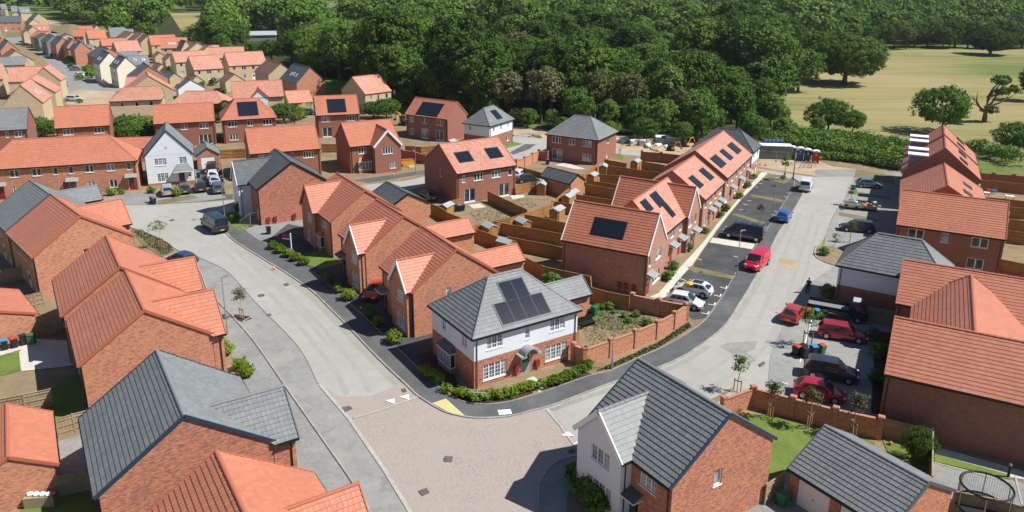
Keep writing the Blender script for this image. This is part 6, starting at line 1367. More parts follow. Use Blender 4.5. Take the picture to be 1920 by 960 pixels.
    pane('windscreen', (xw,-bw*.96,belt-.03),(xw,bw*.96,belt-.03),(xf,rw,H-.02),(xf,-rw,H-.02), .05,.95,.08,.94,(.014,0,.012))
    pane('rear_window', (xt,-bw,belt-.01),(xt,bw,belt-.01),(xr,rw,H-.04),(xr,-rw,H-.04), .1,.9,.16 if kind != 'bigvan' else .35,.88,(-.016,0,.006))
    if glassroof: g = MB(); g.box(xr+.25,-rw*.7,H+.028,xf-.1,rw*.7,H+.04,'carglass'); g.build('glass_roof', root)
    wr = .33 if kind != 'bigvan' else .36
    for x in (b+.8, e-.85):
        for sg in (1,-1):
            t = MB(); t.tube([(x,sg*(w-.2),wr),(x,sg*(w+.012),wr)], wr, 'rubber', 18); wo = t.build('wheel', root)
            r_ = MB(); r_.tube([(x,sg*(w-.02),wr),(x,sg*(w+.02),wr)], wr*.62, 'rim', 10); r_.build('rim', wo)
            am = MB(); n = 12
            for k in range(n):
                t0, t1 = math.pi*k/n, math.pi*(k+1)/n; am.poly([(x+math.cos(t0)*(wr+.015),sg*(w+.004),wr+math.sin(t0)*(wr+.015)),(x+math.cos(t1)*(wr+.015),sg*(w+.004),wr+math.sin(t1)*(wr+.015)),(x+math.cos(t1)*(wr+.075),sg*(w+.004),wr+math.sin(t1)*(wr+.075)),(x+math.cos(t0)*(wr+.075),sg*(w+.004),wr+math.sin(t0)*(wr+.075))],'rubber')
            am.build('wheel_arch', root)
    for sg in (1,-1):
        l1 = MB(); l1.box(e-.32,sg*w*.62-.16,bz-.3,e-.06,sg*w*.62+.12,bz-.17,'lamp_clear'); l1.build('headlight', root)
        l2 = MB(); l2.box(b+.0,sg*w*.8-.1,belt-.38,b+.2,sg*w*.8+.1,belt-.12,'lamp_red'); l2.build('tail_light', root)
        mm = MB(); mm.box(xw-.42,sg*(w+.16)-.09,belt+.0,xw-.26,sg*(w+.16)+.09,belt+.15,m); mm.build('mirror', root)
    pl = MB(); pl.box(b-.012,-.26,.48,b+.02,.26,.6,'plate_yellow'); pl.build('number_plate', root); pf = MB(); pf.box(e-.03,-.3,.36,e+.012,.3,.56,'black'); pf.build('grille', root)
    if rack:
        for xx in (xr+.5, mid, xf-.4): rk = MB(); rk.tube([(xx,-rw,H+.12),(xx,rw,H+.12)], .03, 'galv', 6); rk.build('roof_bar', root)
        rk = MB()
        for yy in (-rw*.6, 0, rw*.6): rk.tube([(xr+.2,yy,H+.16),(xf-.1,yy,H+.16)], .03, 'galv', 6)
        for k in range(9): xx = xr+.3+k*.36; rk.tube([(xx,-rw*.6,H+.16),(xx,rw*.6,H+.16)], .02, 'galv', 5)
        rk.build('ladder', root)
    return root
_pp = {}
def PAINT(c):
    if c not in _pp: _pp[c] = paint('car_paint', c, .15)
    return _pp[c]
def ah(a, b): return math.atan2(b[1]-a[1], b[0]-a[0])
def midp(a, b): return ((a[0]+b[0])/2, (a[1]+b[1])/2)
CARS = [  # rear, front (ground pixels)
((-37.83,95.70),(-41.58,99.84),(.016,.032,.046),'bigvan','dark teal panel van parked where the road bends',{}),
((-37.25,84.22),(-40.52,86.05),(.02,.05,.14),'hatch','dark blue hatchback half hidden behind the orange roof',{}),
((-52.23,112.47),(-54.25,116.60),(.32,.32,.36),'estate','silver estate car, leftmost of the row before the white gabled house',{}),
((-50.02,113.42),(-52.11,117.92),(.05,.055,.065),'hatch','dark grey hatchback second in the row before the white gabled house',{}),
((-48.06,114.68),(-50.06,118.95),(.03,.02,.04),'hatch','black purple hatchback third in the row before the white gabled house',{}),
((-51.28,127.46),(-52.06,130.04),(.025,.025,.028),'suv','black car nearest the small white garage door',{}),
((-49.20,122.62),(-50.44,125.70),(.75,.75,.76),'hatch','white car second from the small garage door',{}),
((-47.53,119.05),(-48.90,122.29),(.5,.5,.55),'hatch','pale silver car third from the small garage door',{}),
((-45.15,114.18),(-47.04,118.42),(.09,.11,.14),'estate','blue grey car last in line from the small garage door',{}),
((-14.22,77.08),(-14.67,75.36),(.42,.05,.02),'hatch','orange red car in the shade between two brick houses',{}),
((16.59,74.99),(19.65,73.58),(.72,.73,.74),'hatch','white hatchback nearest the curving garden wall',{}),
((21.25,76.78),(18.37,78.45),(.72,.73,.74),'hatch','white hatchback with black glass roof and yellow load',dict(glassroof=True)),
((30.62,87.77),(27.68,83.88),(.62,.01,.05),'van','bright red van parked on the footway',{}),
((32.43,95.20),(28.65,97.23),(.010,.017,.05),'bigvan','blue van with ladder rack and open rear doors',dict(rack=True)),
((37.41,102.26),(39.66,106.52),(.02,.13,.42),'hatch','bright blue hatchback parked beside the court',{}),
((46.23,117.96),(48.93,123.52),(.75,.75,.75),'van','small white van driving up the pale road',{}),
((56.93,122.81),(60.06,121.94),(.12,.22,.32),'hatch','pale blue hatchback in the bays at far right',{}),
((48.74,99.14),(45.11,100.16),(.02,.03,.045),'estate','long black estate car in the bays before the grey hipped roof',{}),
((27.73,70.32),(29.49,72.75),(.40,.05,.03),'hatch','orange red hatchback at the kerb beside three bins',{}),
((30.38,67.67),(33.11,66.60),(.35,.01,.03),'estate','dark red hatchback parked in front of the flatbed truck',{}),
((25.87,60.34),(29.47,58.94),(.035,.035,.055),'suv','dark purple grey SUV beside the sapling and bins',{}),
((23.68,56.99),(27.13,55.64),(.40,.01,.035),'hatch','crimson hatchback nearest the brick wall with piers',{}),
((-11.60,111.24),(-14.16,115.31),(.03,.035,.04),'hatch','black car in the shade left of the pair of houses',{}),
((1.46,123.33),(4.23,123.61),(.05,.055,.06),'saloon','dark car with pale bonnet beside the pair of houses',{}),
((0.90,126.01),(1.50,127.42),(.75,.75,.75),'hatch','white car mostly hidden behind the pair of houses',{}),
((-116.55,200.81),(-112.30,200.52),(.7,.71,.73),'estate','white estate car in the far estate beside a hedge',{}),
((-149.09,263.21),(-147.62,264.25),(.10,.11,.13),'hatch','dark silver car in the far street above the white one',{}),
((-138.78,247.46),(-138.09,249.16),(.72,.72,.73),'hatch','white car in the far street below the dark one',{}),
((-215.78,345.91),(-214.12,346.09),(.03,.03,.035),'hatch','black car far up the distant street',{}),
((-50.00,184.19),(-48.26,184.28),(.04,.06,.18),'hatch','blue car under the carport',{}),
((59.22,146.22),(59.47,146.80),(.1,.1,.1),'hatch','',{}),
]
for r_, f_, c_, k_, l_, kw in CARS:
    if not l_: continue
    m_ = midp(r_, f_); isv = 'van' in k_; car(m_, ah(r_, f_), c_, l_, k_, name='parked_van' if isv else 'parked_car', cat='van' if isv else 'car', group='vehicles about the estate', **kw)
# open rear doors of the ladder van and yellow load on the white car
def flatbed(p, hd):
    root = thing('flatbed_truck', 'dark blue flatbed truck with drop sides behind the orange red hatchback', 'truck', (p[0], p[1], .07), hd, 'vehicles about the estate'); nb = PAINT((.01,.02,.06)); mb = MB()
    mb.box(-2.9,-.95,.85,1.0,.95,.95,'render_grey'); mb.build('bed', root)
    for a in ((-2.9,-.98,.95,1.0,-.94,1.3),(-2.9,.94,.95,1.0,.98,1.3),(-2.94,-.98,.95,-2.9,.98,1.3),(1.0,-.98,.95,1.05,.98,1.7)): q = MB(); q.box(*a,'black'); q.build('drop_side', root)
    q = MB(); q.box(-2.8,-.4,.5,2.4,.4,.84,'black'); q.build('chassis', root)
    c = loft([(1.15,[(0,2.15),(.72,2.15),(.8,2.05),(.93,1.35),(.95,.5),(0,.5)]),(2.0,[(0,2.17),(.72,2.17),(.8,2.06),(.93,1.35),(.95,.5),(0,.5)]),(2.55,[(0,1.35),(.8,1.35),(.88,1.3),(.92,1.2),(.93,.5),(0,.5)]),(2.75,[(0,.95),(.8,.95),(.85,.9),(.88,.8),(.88,.45),(0,.45)])], nb); c.build('cab', root)
    g = MB(); g.poly([(2.04,-.7,2.07),(2.04,.7,2.07),(2.56,.78,1.4),(2.56,-.78,1.4)], 'carglass'); g.build('windscreen', root)
    g = MB(); g.box(1.25,-.62,2.175,1.95,.62,2.2,PAINT((.5,.55,.62))); g.build('roof_panel', root)
    for sg in (1,-1):
        g = MB(); g.poly([(1.3,sg*.93,1.42),(2.3,sg*.935,1.42),(1.98,sg*.83,2.0),(1.3,sg*.83,2.0)],'carglass'); g.build('side_window', root)
        for x in (-2.0,1.9): t = MB(); t.tube([(x,sg*.72,.36),(x,sg*.97,.36)], .36, 'rubber', 16); wo = t.build('wheel', root); t = MB(); t.tube([(x,sg*.9,.36),(x,sg*.98,.36)], .2, 'rim', 10); t.build('rim', wo)
flatbed(midp((31.82,72.55),(34.60,71.34)), ah((31.17,72.28),(34.33,70.72)))
# trailer heaped with rubble bags
t = thing('rubbish_trailer', 'low trailer heaped with white bags and rubbish in the bays at right', 'trailer', (51.83,110.07), ah((49.48,110.54),(54.28,108.81))); mb = MB(); mb.box(-2.2,-.9,.35,2.2,.9,.45,'wood_old'); mb.build('bed', t)
for a in ((-2.2,-.95,.45,2.2,-.9,.85),(-2.2,.9,.45,2.2,.95,.85),(-2.25,-.95,.45,-2.2,.95,.85)): q = MB(); q.box(*a,'galv'); q.build('side_panel', t)
for x in (-.5,.6):
    for sg in (1,-1): q = MB(); q.tube([(x,sg*.96,.3),(x,sg*1.12,.3)],.3,'rubber',12); q.build('wheel', t)
def lump(mb, c, r, m, sq=.7):
    bm = bmesh.new(); bmesh.ops.create_icosphere(bm, subdivisions=2, radius=r)
    for v in bm.verts: v.co *= 1+.22*math.sin(v.co.x*9/r*.5+c[0])*math.cos(v.co.y*7/r*.5+c[1]); v.co.z *= sq
    for f in bm.faces: mb.poly([v.co+Vector(c) for v in f.verts], m)
    bm.free()
for i in range(16):
    bgm = MB(); lump(bgm, (0,0,0), R.uniform(.22,.42), R.choice(['render','upvc','black','wood_old','render_grey','brick_orange'])); o = bgm.build('rubble_bag'); o.location = (t.location.x+R.uniform(-2.6,3.0), t.location.y+R.uniform(-.9,.9)-.3*0, R.uniform(.35,1.05)); tag(o, 'bag or lump of rubbish heaped on and beside the low trailer', 'rubbish', 'rubbish heap on the trailer')
# ---------------------------------------------------------------- bins
def bin_(p, col, label, rz=0, lid=None):
    root = thing('wheelie_bin', label, 'bin', p, rz, 'wheelie bins'); mb = MB(); b = [(-.22,-.25),(.22,-.25),(.22,.25),(-.22,.25)]; tp = [(-.28,-.33),(.28,-.33),(.28,.33),(-.28,.33)]
    body = 'bin_green' if col == 'green' else 'bin_black'
    for i in range(4): j = (i+1) % 4; mb.poly([(*b[i],.06),(*b[j],.06),(*tp[j],.98),(*tp[i],.98)], body)
    mb.poly([(*q,.98) for q in tp], body); mb.build('body', root)
    lb = MB(); lb.box(-.3,-.36,.98,.3,.3,1.03,'bin_'+(lid or col)); lb.poly([(-.3,-.36,1.03),(.3,-.36,1.03),(.26,0,1.09),(-.26,0,1.09)],'bin_'+(lid or col)); lb.poly([(-.26,0,1.09),(.26,0,1.09),(.3,.3,1.03),(-.3,.3,1.03)],'bin_'+(lid or col)); lb.build('lid', root)
    for sx in (-.24,.24): w = MB(); w.tube([(sx-.03,.26,.12),(sx+.03,.26,.12)],.11,'rubber',10); w.build('wheel', root)
for k, c in dict(black=(.02,.022,.025), green=(.02,.16,.06), red=(.45,.06,.04), blue=(.03,.25,.45)).items(): M['bin_'+k] = mat('bin_'+k, c, .45)
for p, c, lid, l in (((-45.99,63.25),'black','blue','blue lidded bin, leftmost of four by the low orange garage'),((-45.38,63.68),'black','red','red lidded bin, second of four by the low orange garage'),((-44.88,64.21),'black','black','black bin, third of four by the low orange garage'),((-44.22,64.44),'green','green','green bin, last of four by the low orange garage'),
 ((-8.14,106.78),'black','black','black bin beside the left shed behind the pair of houses'),((-7.65,106.93),'black','blue','blue lidded bin behind the pair of houses'),((-7.19,107.35),'black','red','red lidded bin behind the pair of houses'),((8.45,71.77),'green','green','green bin against the low garage of the corner house'),
 ((30.06,71.62),'black','red','red lidded bin beside the orange red hatchback'),((30.83,71.63),'black','blue','blue lidded bin beside the flatbed truck'),((31.55,71.40),'black','black','black bin in front of the flatbed truck'),
 ((26.07,63.58),'black','red','red lidded bin left of the sapling by the dark SUV'),((26.73,63.80),'black','black','black bin close behind the sapling'),((26.66,63.18),'black','black','black bin in front of the sapling'),((27.64,63.61),'black','blue','blue lidded bin right of the sapling'),((28.45,63.83),'green','red','red lidded bin at the tail of the dark SUV'),
 ((17.89,42.74),'green','green','green bin beside the white garage door'),((-52.90,109.07),'black','red','red lidded bin on the kerb left of the silver estate'),((-53.58,109.87),'black','blue','blue lidded bin on the kerb left of the silver estate'),((-52.42,124.56),'black','blue','blue lidded bin by the corner of the white gabled house'),((-55.10,130.68),'green','green','green bin beside the small white garage'),((6.35,136.06),'black','red','red lidded bin near the open patio door'),((-32.00,96.09),'black','black','black bin below the meter boxes of the brick gable')): bin_(p, c, l, R.uniform(-.3,.3)+.5, lid)
# ---------------------------------------------------------------- works compound
for i, (p, c, lid, l) in enumerate((((52.91,142.82),(.10,.10,.09),'', 'dark portable toilet, leftmost of four'),((54.14,142.00),(.02,.11,.33),'','blue portable toilet, second of four'),((55.09,140.75),(.02,.05,.07),'','dark teal portable toilet, third of four'),((56.13,139.53),(.40,.03,.03),'','red portable toilet, last of four'))):
    root = thing('portable_toilet', l, 'toilet', p, -.3, 'portable toilets by the hedge'); mc = mat('toilet_wall', c, .5); mb = MB(); mb.box(-.6,-.6,.1,.6,.6,2.1,mc)
    mb.box(-.64,-.64,.0,.64,.64,.1,'black'); mb.build('body', root); db = MB(); db.box(-.4,-.635,.2,.4,-.605,1.95,mc); db.box(-.1,-.65,1.5,.1,-.636,1.75,'upvc'); db.build('door', root)
    rb = MB()
    for k in range(8): t0, t1 = math.pi*k/8, math.pi*(k+1)/8; rb.poly([(-.66*math.cos(t0),-.66,2.1+.28*math.sin(t0)),(-.66*math.cos(t1),-.66,2.1+.28*math.sin(t1)),(-.66*math.cos(t1),.66,2.1+.28*math.sin(t1)),(-.66*math.cos(t0),.66,2.1+.28*math.sin(t0))],'upvc')
    for yy in (-.66,.66): rb.poly([(-.66*math.cos(math.pi*k/8),yy,2.1+.28*math.sin(math.pi*k/8)) for k in range(9)],'upvc')
    rb.build('roof', root)
M['container_green'] = mat('container_green', (.17,.21,.17), .6); M['container_blue'] = mat('container_blue', (.03,.08,.20), .6)
def container(p, rz, m, label, L=6., W_=2.4, H=2.5):
    root = thing('site_cabin', label, 'container', p, rz); mb = MB(); mb.box(-L/2,-W_/2,.12,L/2,W_/2,H,m); n = int(L/.25)
    for i in range(n): x = -L/2+.1+i*(L-.2)/n; mb.box(x,-W_/2-.03,.2,x+.12,-W_/2,H-.15,m)
    mb.build('body', root); rb = MB(); rb.box(-L/2-.05,-W_/2-.05,H,L/2+.05,W_/2+.05,H+.1,'render'); rb.build('roof', root); wb_ = MB(); wb_.box(-1.4,-W_/2-.06,1.2,-.5,-W_/2-.031,1.9,'glass'); wb_.build('window', root)
    return root
container((49.36,143.12), -.12, 'container_green', 'grey green site cabin with a pale roof beside the portable toilets', 6.5)
container((31.62,154.68), -.1, 'render_grey', 'grey waste skip container piled beyond the yellow digger', 5., 2.2, 1.5)
for k in range(5): tg = MB(); lump(tg, (0,0,0), .55, R.choice(['container_blue','upvc','render','container_blue'])); o = tg.build('material_bag'); q = (49.79,144.47); o.location = (q[0]+k*.75-1.6, q[1]+.3, 2.95); tag(o, 'blue and white bundle stacked on the roof of the site cabin', 'bundle', 'bundles on the site cabin roof')
def digger(p, rz, label, sc=1.):
    root = thing('mini_digger', label, 'digger', p, rz, 'yellow diggers'); root.scale = (sc,)*3
    for sg in (1,-1):
        mb = MB(); mb.box(-1.1,sg*.75-.2,.12,1.1,sg*.75+.2,.55,'rubber'); mb.tube([(1.1,sg*.75-.2,.33),(1.1,sg*.75+.2,.33)],.24,'rubber',10); mb.tube([(-1.1,sg*.75-.2,.33),(-1.1,sg*.75+.2,.33)],.24,'rubber',10); mb.build('track', root)
    mb = MB(); mb.box(-1.3,-.9,.6,.3,.9,1.25,'black'); mb.box(.3,-.9,.6,.9,.9,1.2,'yellow'); mb.build('body', root); cb = MB(); cb.box(-.5,-.1,1.25,.8,.85,2.5,'carglass'); cb.box(-.56,-.16,2.5,.86,.91,2.6,'black'); cb.build('cab', root)
    mb = MB(); mb.tube([(.9,-.45,1.1),(1.7,-.45,2.9),(2.6,-.45,3.3)],[.2,.2,.14],'yellow',6); mb.build('boom', root); mb = MB(); mb.tube([(2.6,-.45,3.3),(3.4,-.45,1.6)],[.15,.12],'orange',6); mb.build('dipper', root); mb = MB(); mb.poly([(3.2,-.8,1.6),(3.2,-.1,1.6),(3.7,-.1,1.0),(3.7,-.8,1.0)],'black'); mb.box(3.1,-.8,.95,3.7,-.1,1.25,'black'); mb.build('bucket', root)
digger((31.10,148.51), -.3, 'yellow digger on the dirt beyond the far gardens', .6); digger((-24.56,171.94), 2.6, 'orange armed digger between the two solar roofs near the trees', .85); digger((34.65,152.30), .2, 'second digger with raised arm left of the dark hipped roof', .6)
for i in range(26):
    q = [(21.73,156.18),(23.76,156.92),(25.27,155.04),(26.34,153.18),(27.49,151.98),(29.00,151.43),(31.85,156.64),(32.83,156.03)][i % 8]; x = (q[0]+R.uniform(-2.2,2.2), q[1]+R.uniform(-1.2,1.2)); k = i % 4
    if k < 2: g = MB(); lump(g, (0,0,.4), R.uniform(.45,.7), 'upvc' if k else 'render'); o = g.build('bulk_bag'); o.location = (*x, 0); tag(o, 'white bulk bag in the row of materials before the wood', 'bag', 'bulk bags in the works compound')
    else:
        rt = thing('block_pallet', 'pale block pallet in the row of materials before the wood', 'pallet', x, R.uniform(-.3,.3), 'pallets in the works compound')
        for lv in range(3):
            for cx in (-1,0,1):
                g = MB(); g.box(cx*.42-.2,-.5,.12+lv*.36,cx*.42+.2,.5,.46+lv*.36,R.choice(['stone','render','wood_old'])); g.build('block_pack', rt)
        g = MB(); g.box(-.62,-.52,0,.62,.52,.12,'wood_old'); g.build('pallet_base', rt)
def heras(pts, label):
    root = thing('site_fence', label, 'fence', pts[0], 0, 'wire mesh site fences'); O = Vector(pts[0])
    for i in range(len(pts)-1):
        p, q = Vector(pts[i])-O, Vector(pts[i+1])-O; L = (q-p).length; n = max(1, int(round(L/3.2))); d = (q-p)/n; a = math.atan2(d.y, d.x)
        for j in range(n):
            c = p+d*j; w = d.length; mb = MB()
            for seg in (((0,0,.1),(0,0,1.9)),((w-.06,0,.1),(w-.06,0,1.9)),((0,0,1.9),(w-.06,0,1.9)),((0,0,.15),(w-.06,0,.15))): mb.tube(seg, .022, 'galv', 5)
            for k in range(1, int(w/.16)): mb.tube([(k*.16,0,.15),(k*.16,0,1.9)], .004, 'galv', 3, cap=False)
            o = mb.build('mesh_panel', root); o.matrix_local = Matrix.Translation((c.x, c.y, 0)) @ Matrix.Rotation(a, 4, 'Z')
            fb = MB(); fb.box(-.3,-.11,0,.3,.11,.14,'rubber'); o = fb.build('foot', root); o.matrix_local = Matrix.Translation((c.x, c.y, 0)) @ Matrix.Rotation(a+1.57, 4, 'Z')
heras([(0.14,161.25),(3.52,160.37),(6.28,158.79)], 'grey mesh fence between the white upper house and the dirt heap')
heras([(45.92,140.70),(49.16,140.30),(51.06,139.32),(54.31,137.39)], 'mesh fence before the site cabin and portable toilets')
heras([(27.44,150.14),(29.58,150.24),(32.01,149.14)], 'mesh fence around the materials left of the yellow digger')
heras([(-33.80,100.31),(-35.37,99.11),(-35.55,95.77)], 'white edged site barrier by the grey roofed house with the white gable')
def cone(p, l): 
    root = thing('traffic_cone', l, 'cone', p, 0, 'traffic cones'); mb = MB(); mb.box(-.2,-.2,0,.2,.2,.05,'orange'); mb.build('base', root); mb = MB(); mb.tube([(0,0,.05),(0,0,.3)],[.15,.09],'orange',12,cap=False); mb.tube([(0,0,.45),(0,0,.7)],[.06,.02],'orange',12); mb.build('body', root); mb = MB(); mb.tube([(0,0,.3),(0,0,.45)],[.09,.06],'upvc',12,cap=False); mb.build('white_band', root)
cone((-27.54,83.45), 'orange cone on the kerb of the pale road'); cone((45.17,137.02), 'orange and white cone left on the dirt before the mesh fence'); cone((46.14,136.81), 'orange and white cone right on the dirt before the mesh fence'); cone((-20.27,127.29), 'orange post at the corner of the house with the white edged gable')
for i in range(9):
    q = (53.08,135.33); mb = MB(); n = 14
    for k in range(n): t0, t1 = 2*math.pi*k/n, 2*math.pi*(k+1)/n; mb.tube([(.3*math.cos(t0),0,.3+.3*math.sin(t0)),(.3*math.cos(t1),0,.3+.3*math.sin(t1))],.06,'concrete',5,cap=False)
    o = mb.build('concrete_ring'); o.location = (q[0]+(i % 4)*.75-1., q[1]+R.uniform(-.2,.5), .0 if i < 5 else .62); tag(o, 'pale concrete ring in the pile before the red portable toilet', 'pipe ring', 'concrete rings by the mesh fence')
for p, r_, l in (((6.38,161.54), 2.2, 'brown heap of earth left of the grey hipped house'),((28.83,149.00), 1.6, 'low earth heap by the yellow digger'),((-18.12,133.50), .8, 'rubble scattered beside the street lamp')):
    g = MB(); lump(g, (0,0,0), r_, 'dirt', .4); o = g.build('earth_heap'); o.location = (*p, 0); tag(o, l, 'earth heap')
sk = thing('yellow_skip', 'yellow skip with red contents beside the brown wall across the street', 'skip', (-18.73,134.17), .3); g = MB()
for a, b_ in (((-1.2,-.7),(1.2,-.7)),((1.2,-.7),(1.2,.7)),((1.2,.7),(-1.2,.7)),((-1.2,.7),(-1.2,-.7))): g.poly([(a[0]*.75,a[1]*.9,.05),(b_[0]*.75,b_[1]*.9,.05),(b_[0],b_[1],1.1),(a[0],a[1],1.1)],'yellow')
g.poly([(-1.2,-.7,1.),(1.2,-.7,1.),(1.2,.7,1.),(-1.2,.7,1.)],'meter'); g.build('body', sk)
# ---------------------------------------------------------------- signs
sg_ = thing('sale_board', 'white post with a small purple sale board on the lawn of the first brick house', 'sign', (-27.02,88.97), -.3); mb = MB(); mb.box(-.06,-.06,0,.06,.06,2.6,'upvc'); mb.build('post', sg_); M['purple'] = mat('purple', (.22,.01,.16), .5); mb = MB(); mb.box(-1.15,-.02,1.75,-.08,.02,2.35,'purple'); mb.box(-1.1,-.026,1.78,-.12,-.021,1.9,'upvc'); mb.build('board', sg_)
ns = thing('street_name_sign', 'low white street name plate on two black legs before the hedge', 'sign', (-2.58,55.27), -.12); 
for sx in (-.62,.62): mb = MB(); mb.box(sx-.03,-.03,0,.03+sx,.03,.85,'black'); mb.build('leg', ns)
mb = MB(); mb.box(-.72,-.05,.55,.72,-.02,.82,'upvc'); pn = mb.build('name_plate', ns); lm = MB(); xx = -.62
for wlen in (8, 3, 4):   # worn lettering too small to read: three groups of dark strokes
    for k in range(wlen):
        hh = .1 if k == 0 else R.choice([.065,.065,.1]); lm.box(xx,-.056,.64,xx+.022,-.051,.64+hh,'black'); lm.box(xx+.03,-.056,.64,xx+.045,-.051,.64+hh*.6,'black'); xx += .075
    xx += .04
lm.build('lettering', pn)
bl = thing('bollard', 'short dark bollard on the grass by the blank brick wall', 'bollard', (34.69,45.96), 0); mb = MB(); mb.tube([(0,0,0),(0,0,.95)],.09,'black',12); mb.build('post', bl); mb = MB(); mb.tube([(0,0,.95),(0,0,1.08)],[.1,.07],'galv',12); mb.build('cap', bl)
# trampoline
tr = thing('trampoline', 'round black trampoline with a curved net frame at the bottom right', 'trampoline', (30.40,41.88), 0); mb = MB(); n = 28
for z, r_, m_ in ((.75,1.55,'black'),(2.3,1.5,'black')):
    if z > 1: mb.build('frame', tr); mb = MB()
    for k in range(n): t0, t1 = 2*math.pi*k/n, 2*math.pi*(k+1)/n; mb.tube([(r_*math.cos(t0),r_*math.sin(t0),z),(r_*math.cos(t1),r_*math.sin(t1),z)],.07,m_,6,cap=False)
mb.build('top_rail', tr); mb = MB()
for k in range(64): a = 2*math.pi*k/64; mb.tube([(1.52*math.cos(a),1.52*math.sin(a),.75),(1.5*math.cos(a),1.5*math.sin(a),2.3)],.008,'black',3,cap=False)
mb.build('safety_net', tr); mb = MB(); mb.disc((0,0,.72),1.45,'rubber'); mb.build('mat', tr)
for k in range(6): a = k*math.pi/3; mb = MB(); mb.tube([(1.55*math.cos(a),1.55*math.sin(a),0),(1.55*math.cos(a),1.55*math.sin(a),1.8),(1.5*math.cos(a),1.5*math.sin(a),2.3)],.03,'galv',6); mb.build('pole', tr)
# small garden things
q = thing('planter_box', 'wooden box with white bags beside the orange gable at lower left', 'box', (-30.26,42.04), .15); mb = MB(); mb.box(-.9,-.3,0,.9,.3,.8,'wood_old'); mb.build('box', q)
for k in range(4): g = MB(); lump(g, (0,0,0), .2, 'upvc'); o = g.build('bag'); p_ = (-30.26,42.04); o.location = (p_[0]-.6+k*.4, p_[1], .9); tag(o, 'white bag on the wooden box by the lower left gable', 'bag', 'white bags on the box')
q = thing('picnic_seat', 'dark wooden bench set against the wall of the corner house garden', 'bench', (7.47,69.28), .57); mb = MB(); mb.box(-.9,-.3,.4,.9,.3,.46,'black'); mb.build('seat', q); mb = MB(); mb.box(-.9,.28,.4,.9,.34,1.,'black'); mb.build('backrest', q)
for sx in (-.8,.8): mb = MB(); mb.box(sx-.04,-.28,0,sx+.04,.28,.4,'black'); mb.build('leg', q)
ft = thing('football', 'orange ball on the corner lawn beside the young tree', 'ball', (28.21,49.65)); g = MB(); bm_ = bmesh.new(); bmesh.ops.create_uvsphere(bm_, u_segments=14, v_segments=8, radius=.14)
for f in bm_.faces: g.poly([v.co+Vector((0,0,.2)) for v in f.verts], 'orange')
g.build('ball', ft, smooth=True)
for p, l in (((76.74,119.10),'red and blue play toy in the garden right of the dormers'),): g = MB(); g.box(-.9,-.2,.3,-.1,.2,.8,'bin_red'); g.box(.0,-.2,.3,.8,.2,.7,'bin_blue'); o = g.build('play_toy'); o.location = (*p, 0); tag(o, l, 'toy')
# yellow load by the white car
g = MB(); lump(g, (0,0,0), .42, 'yellow', .5); o = g.build('yellow_bag'); p_ = (19.19,77.03); o.location = (*p_, 1.45); tag(o, 'yellow bundle on the roof edge of the white hatchback with black glass roof', 'bag')
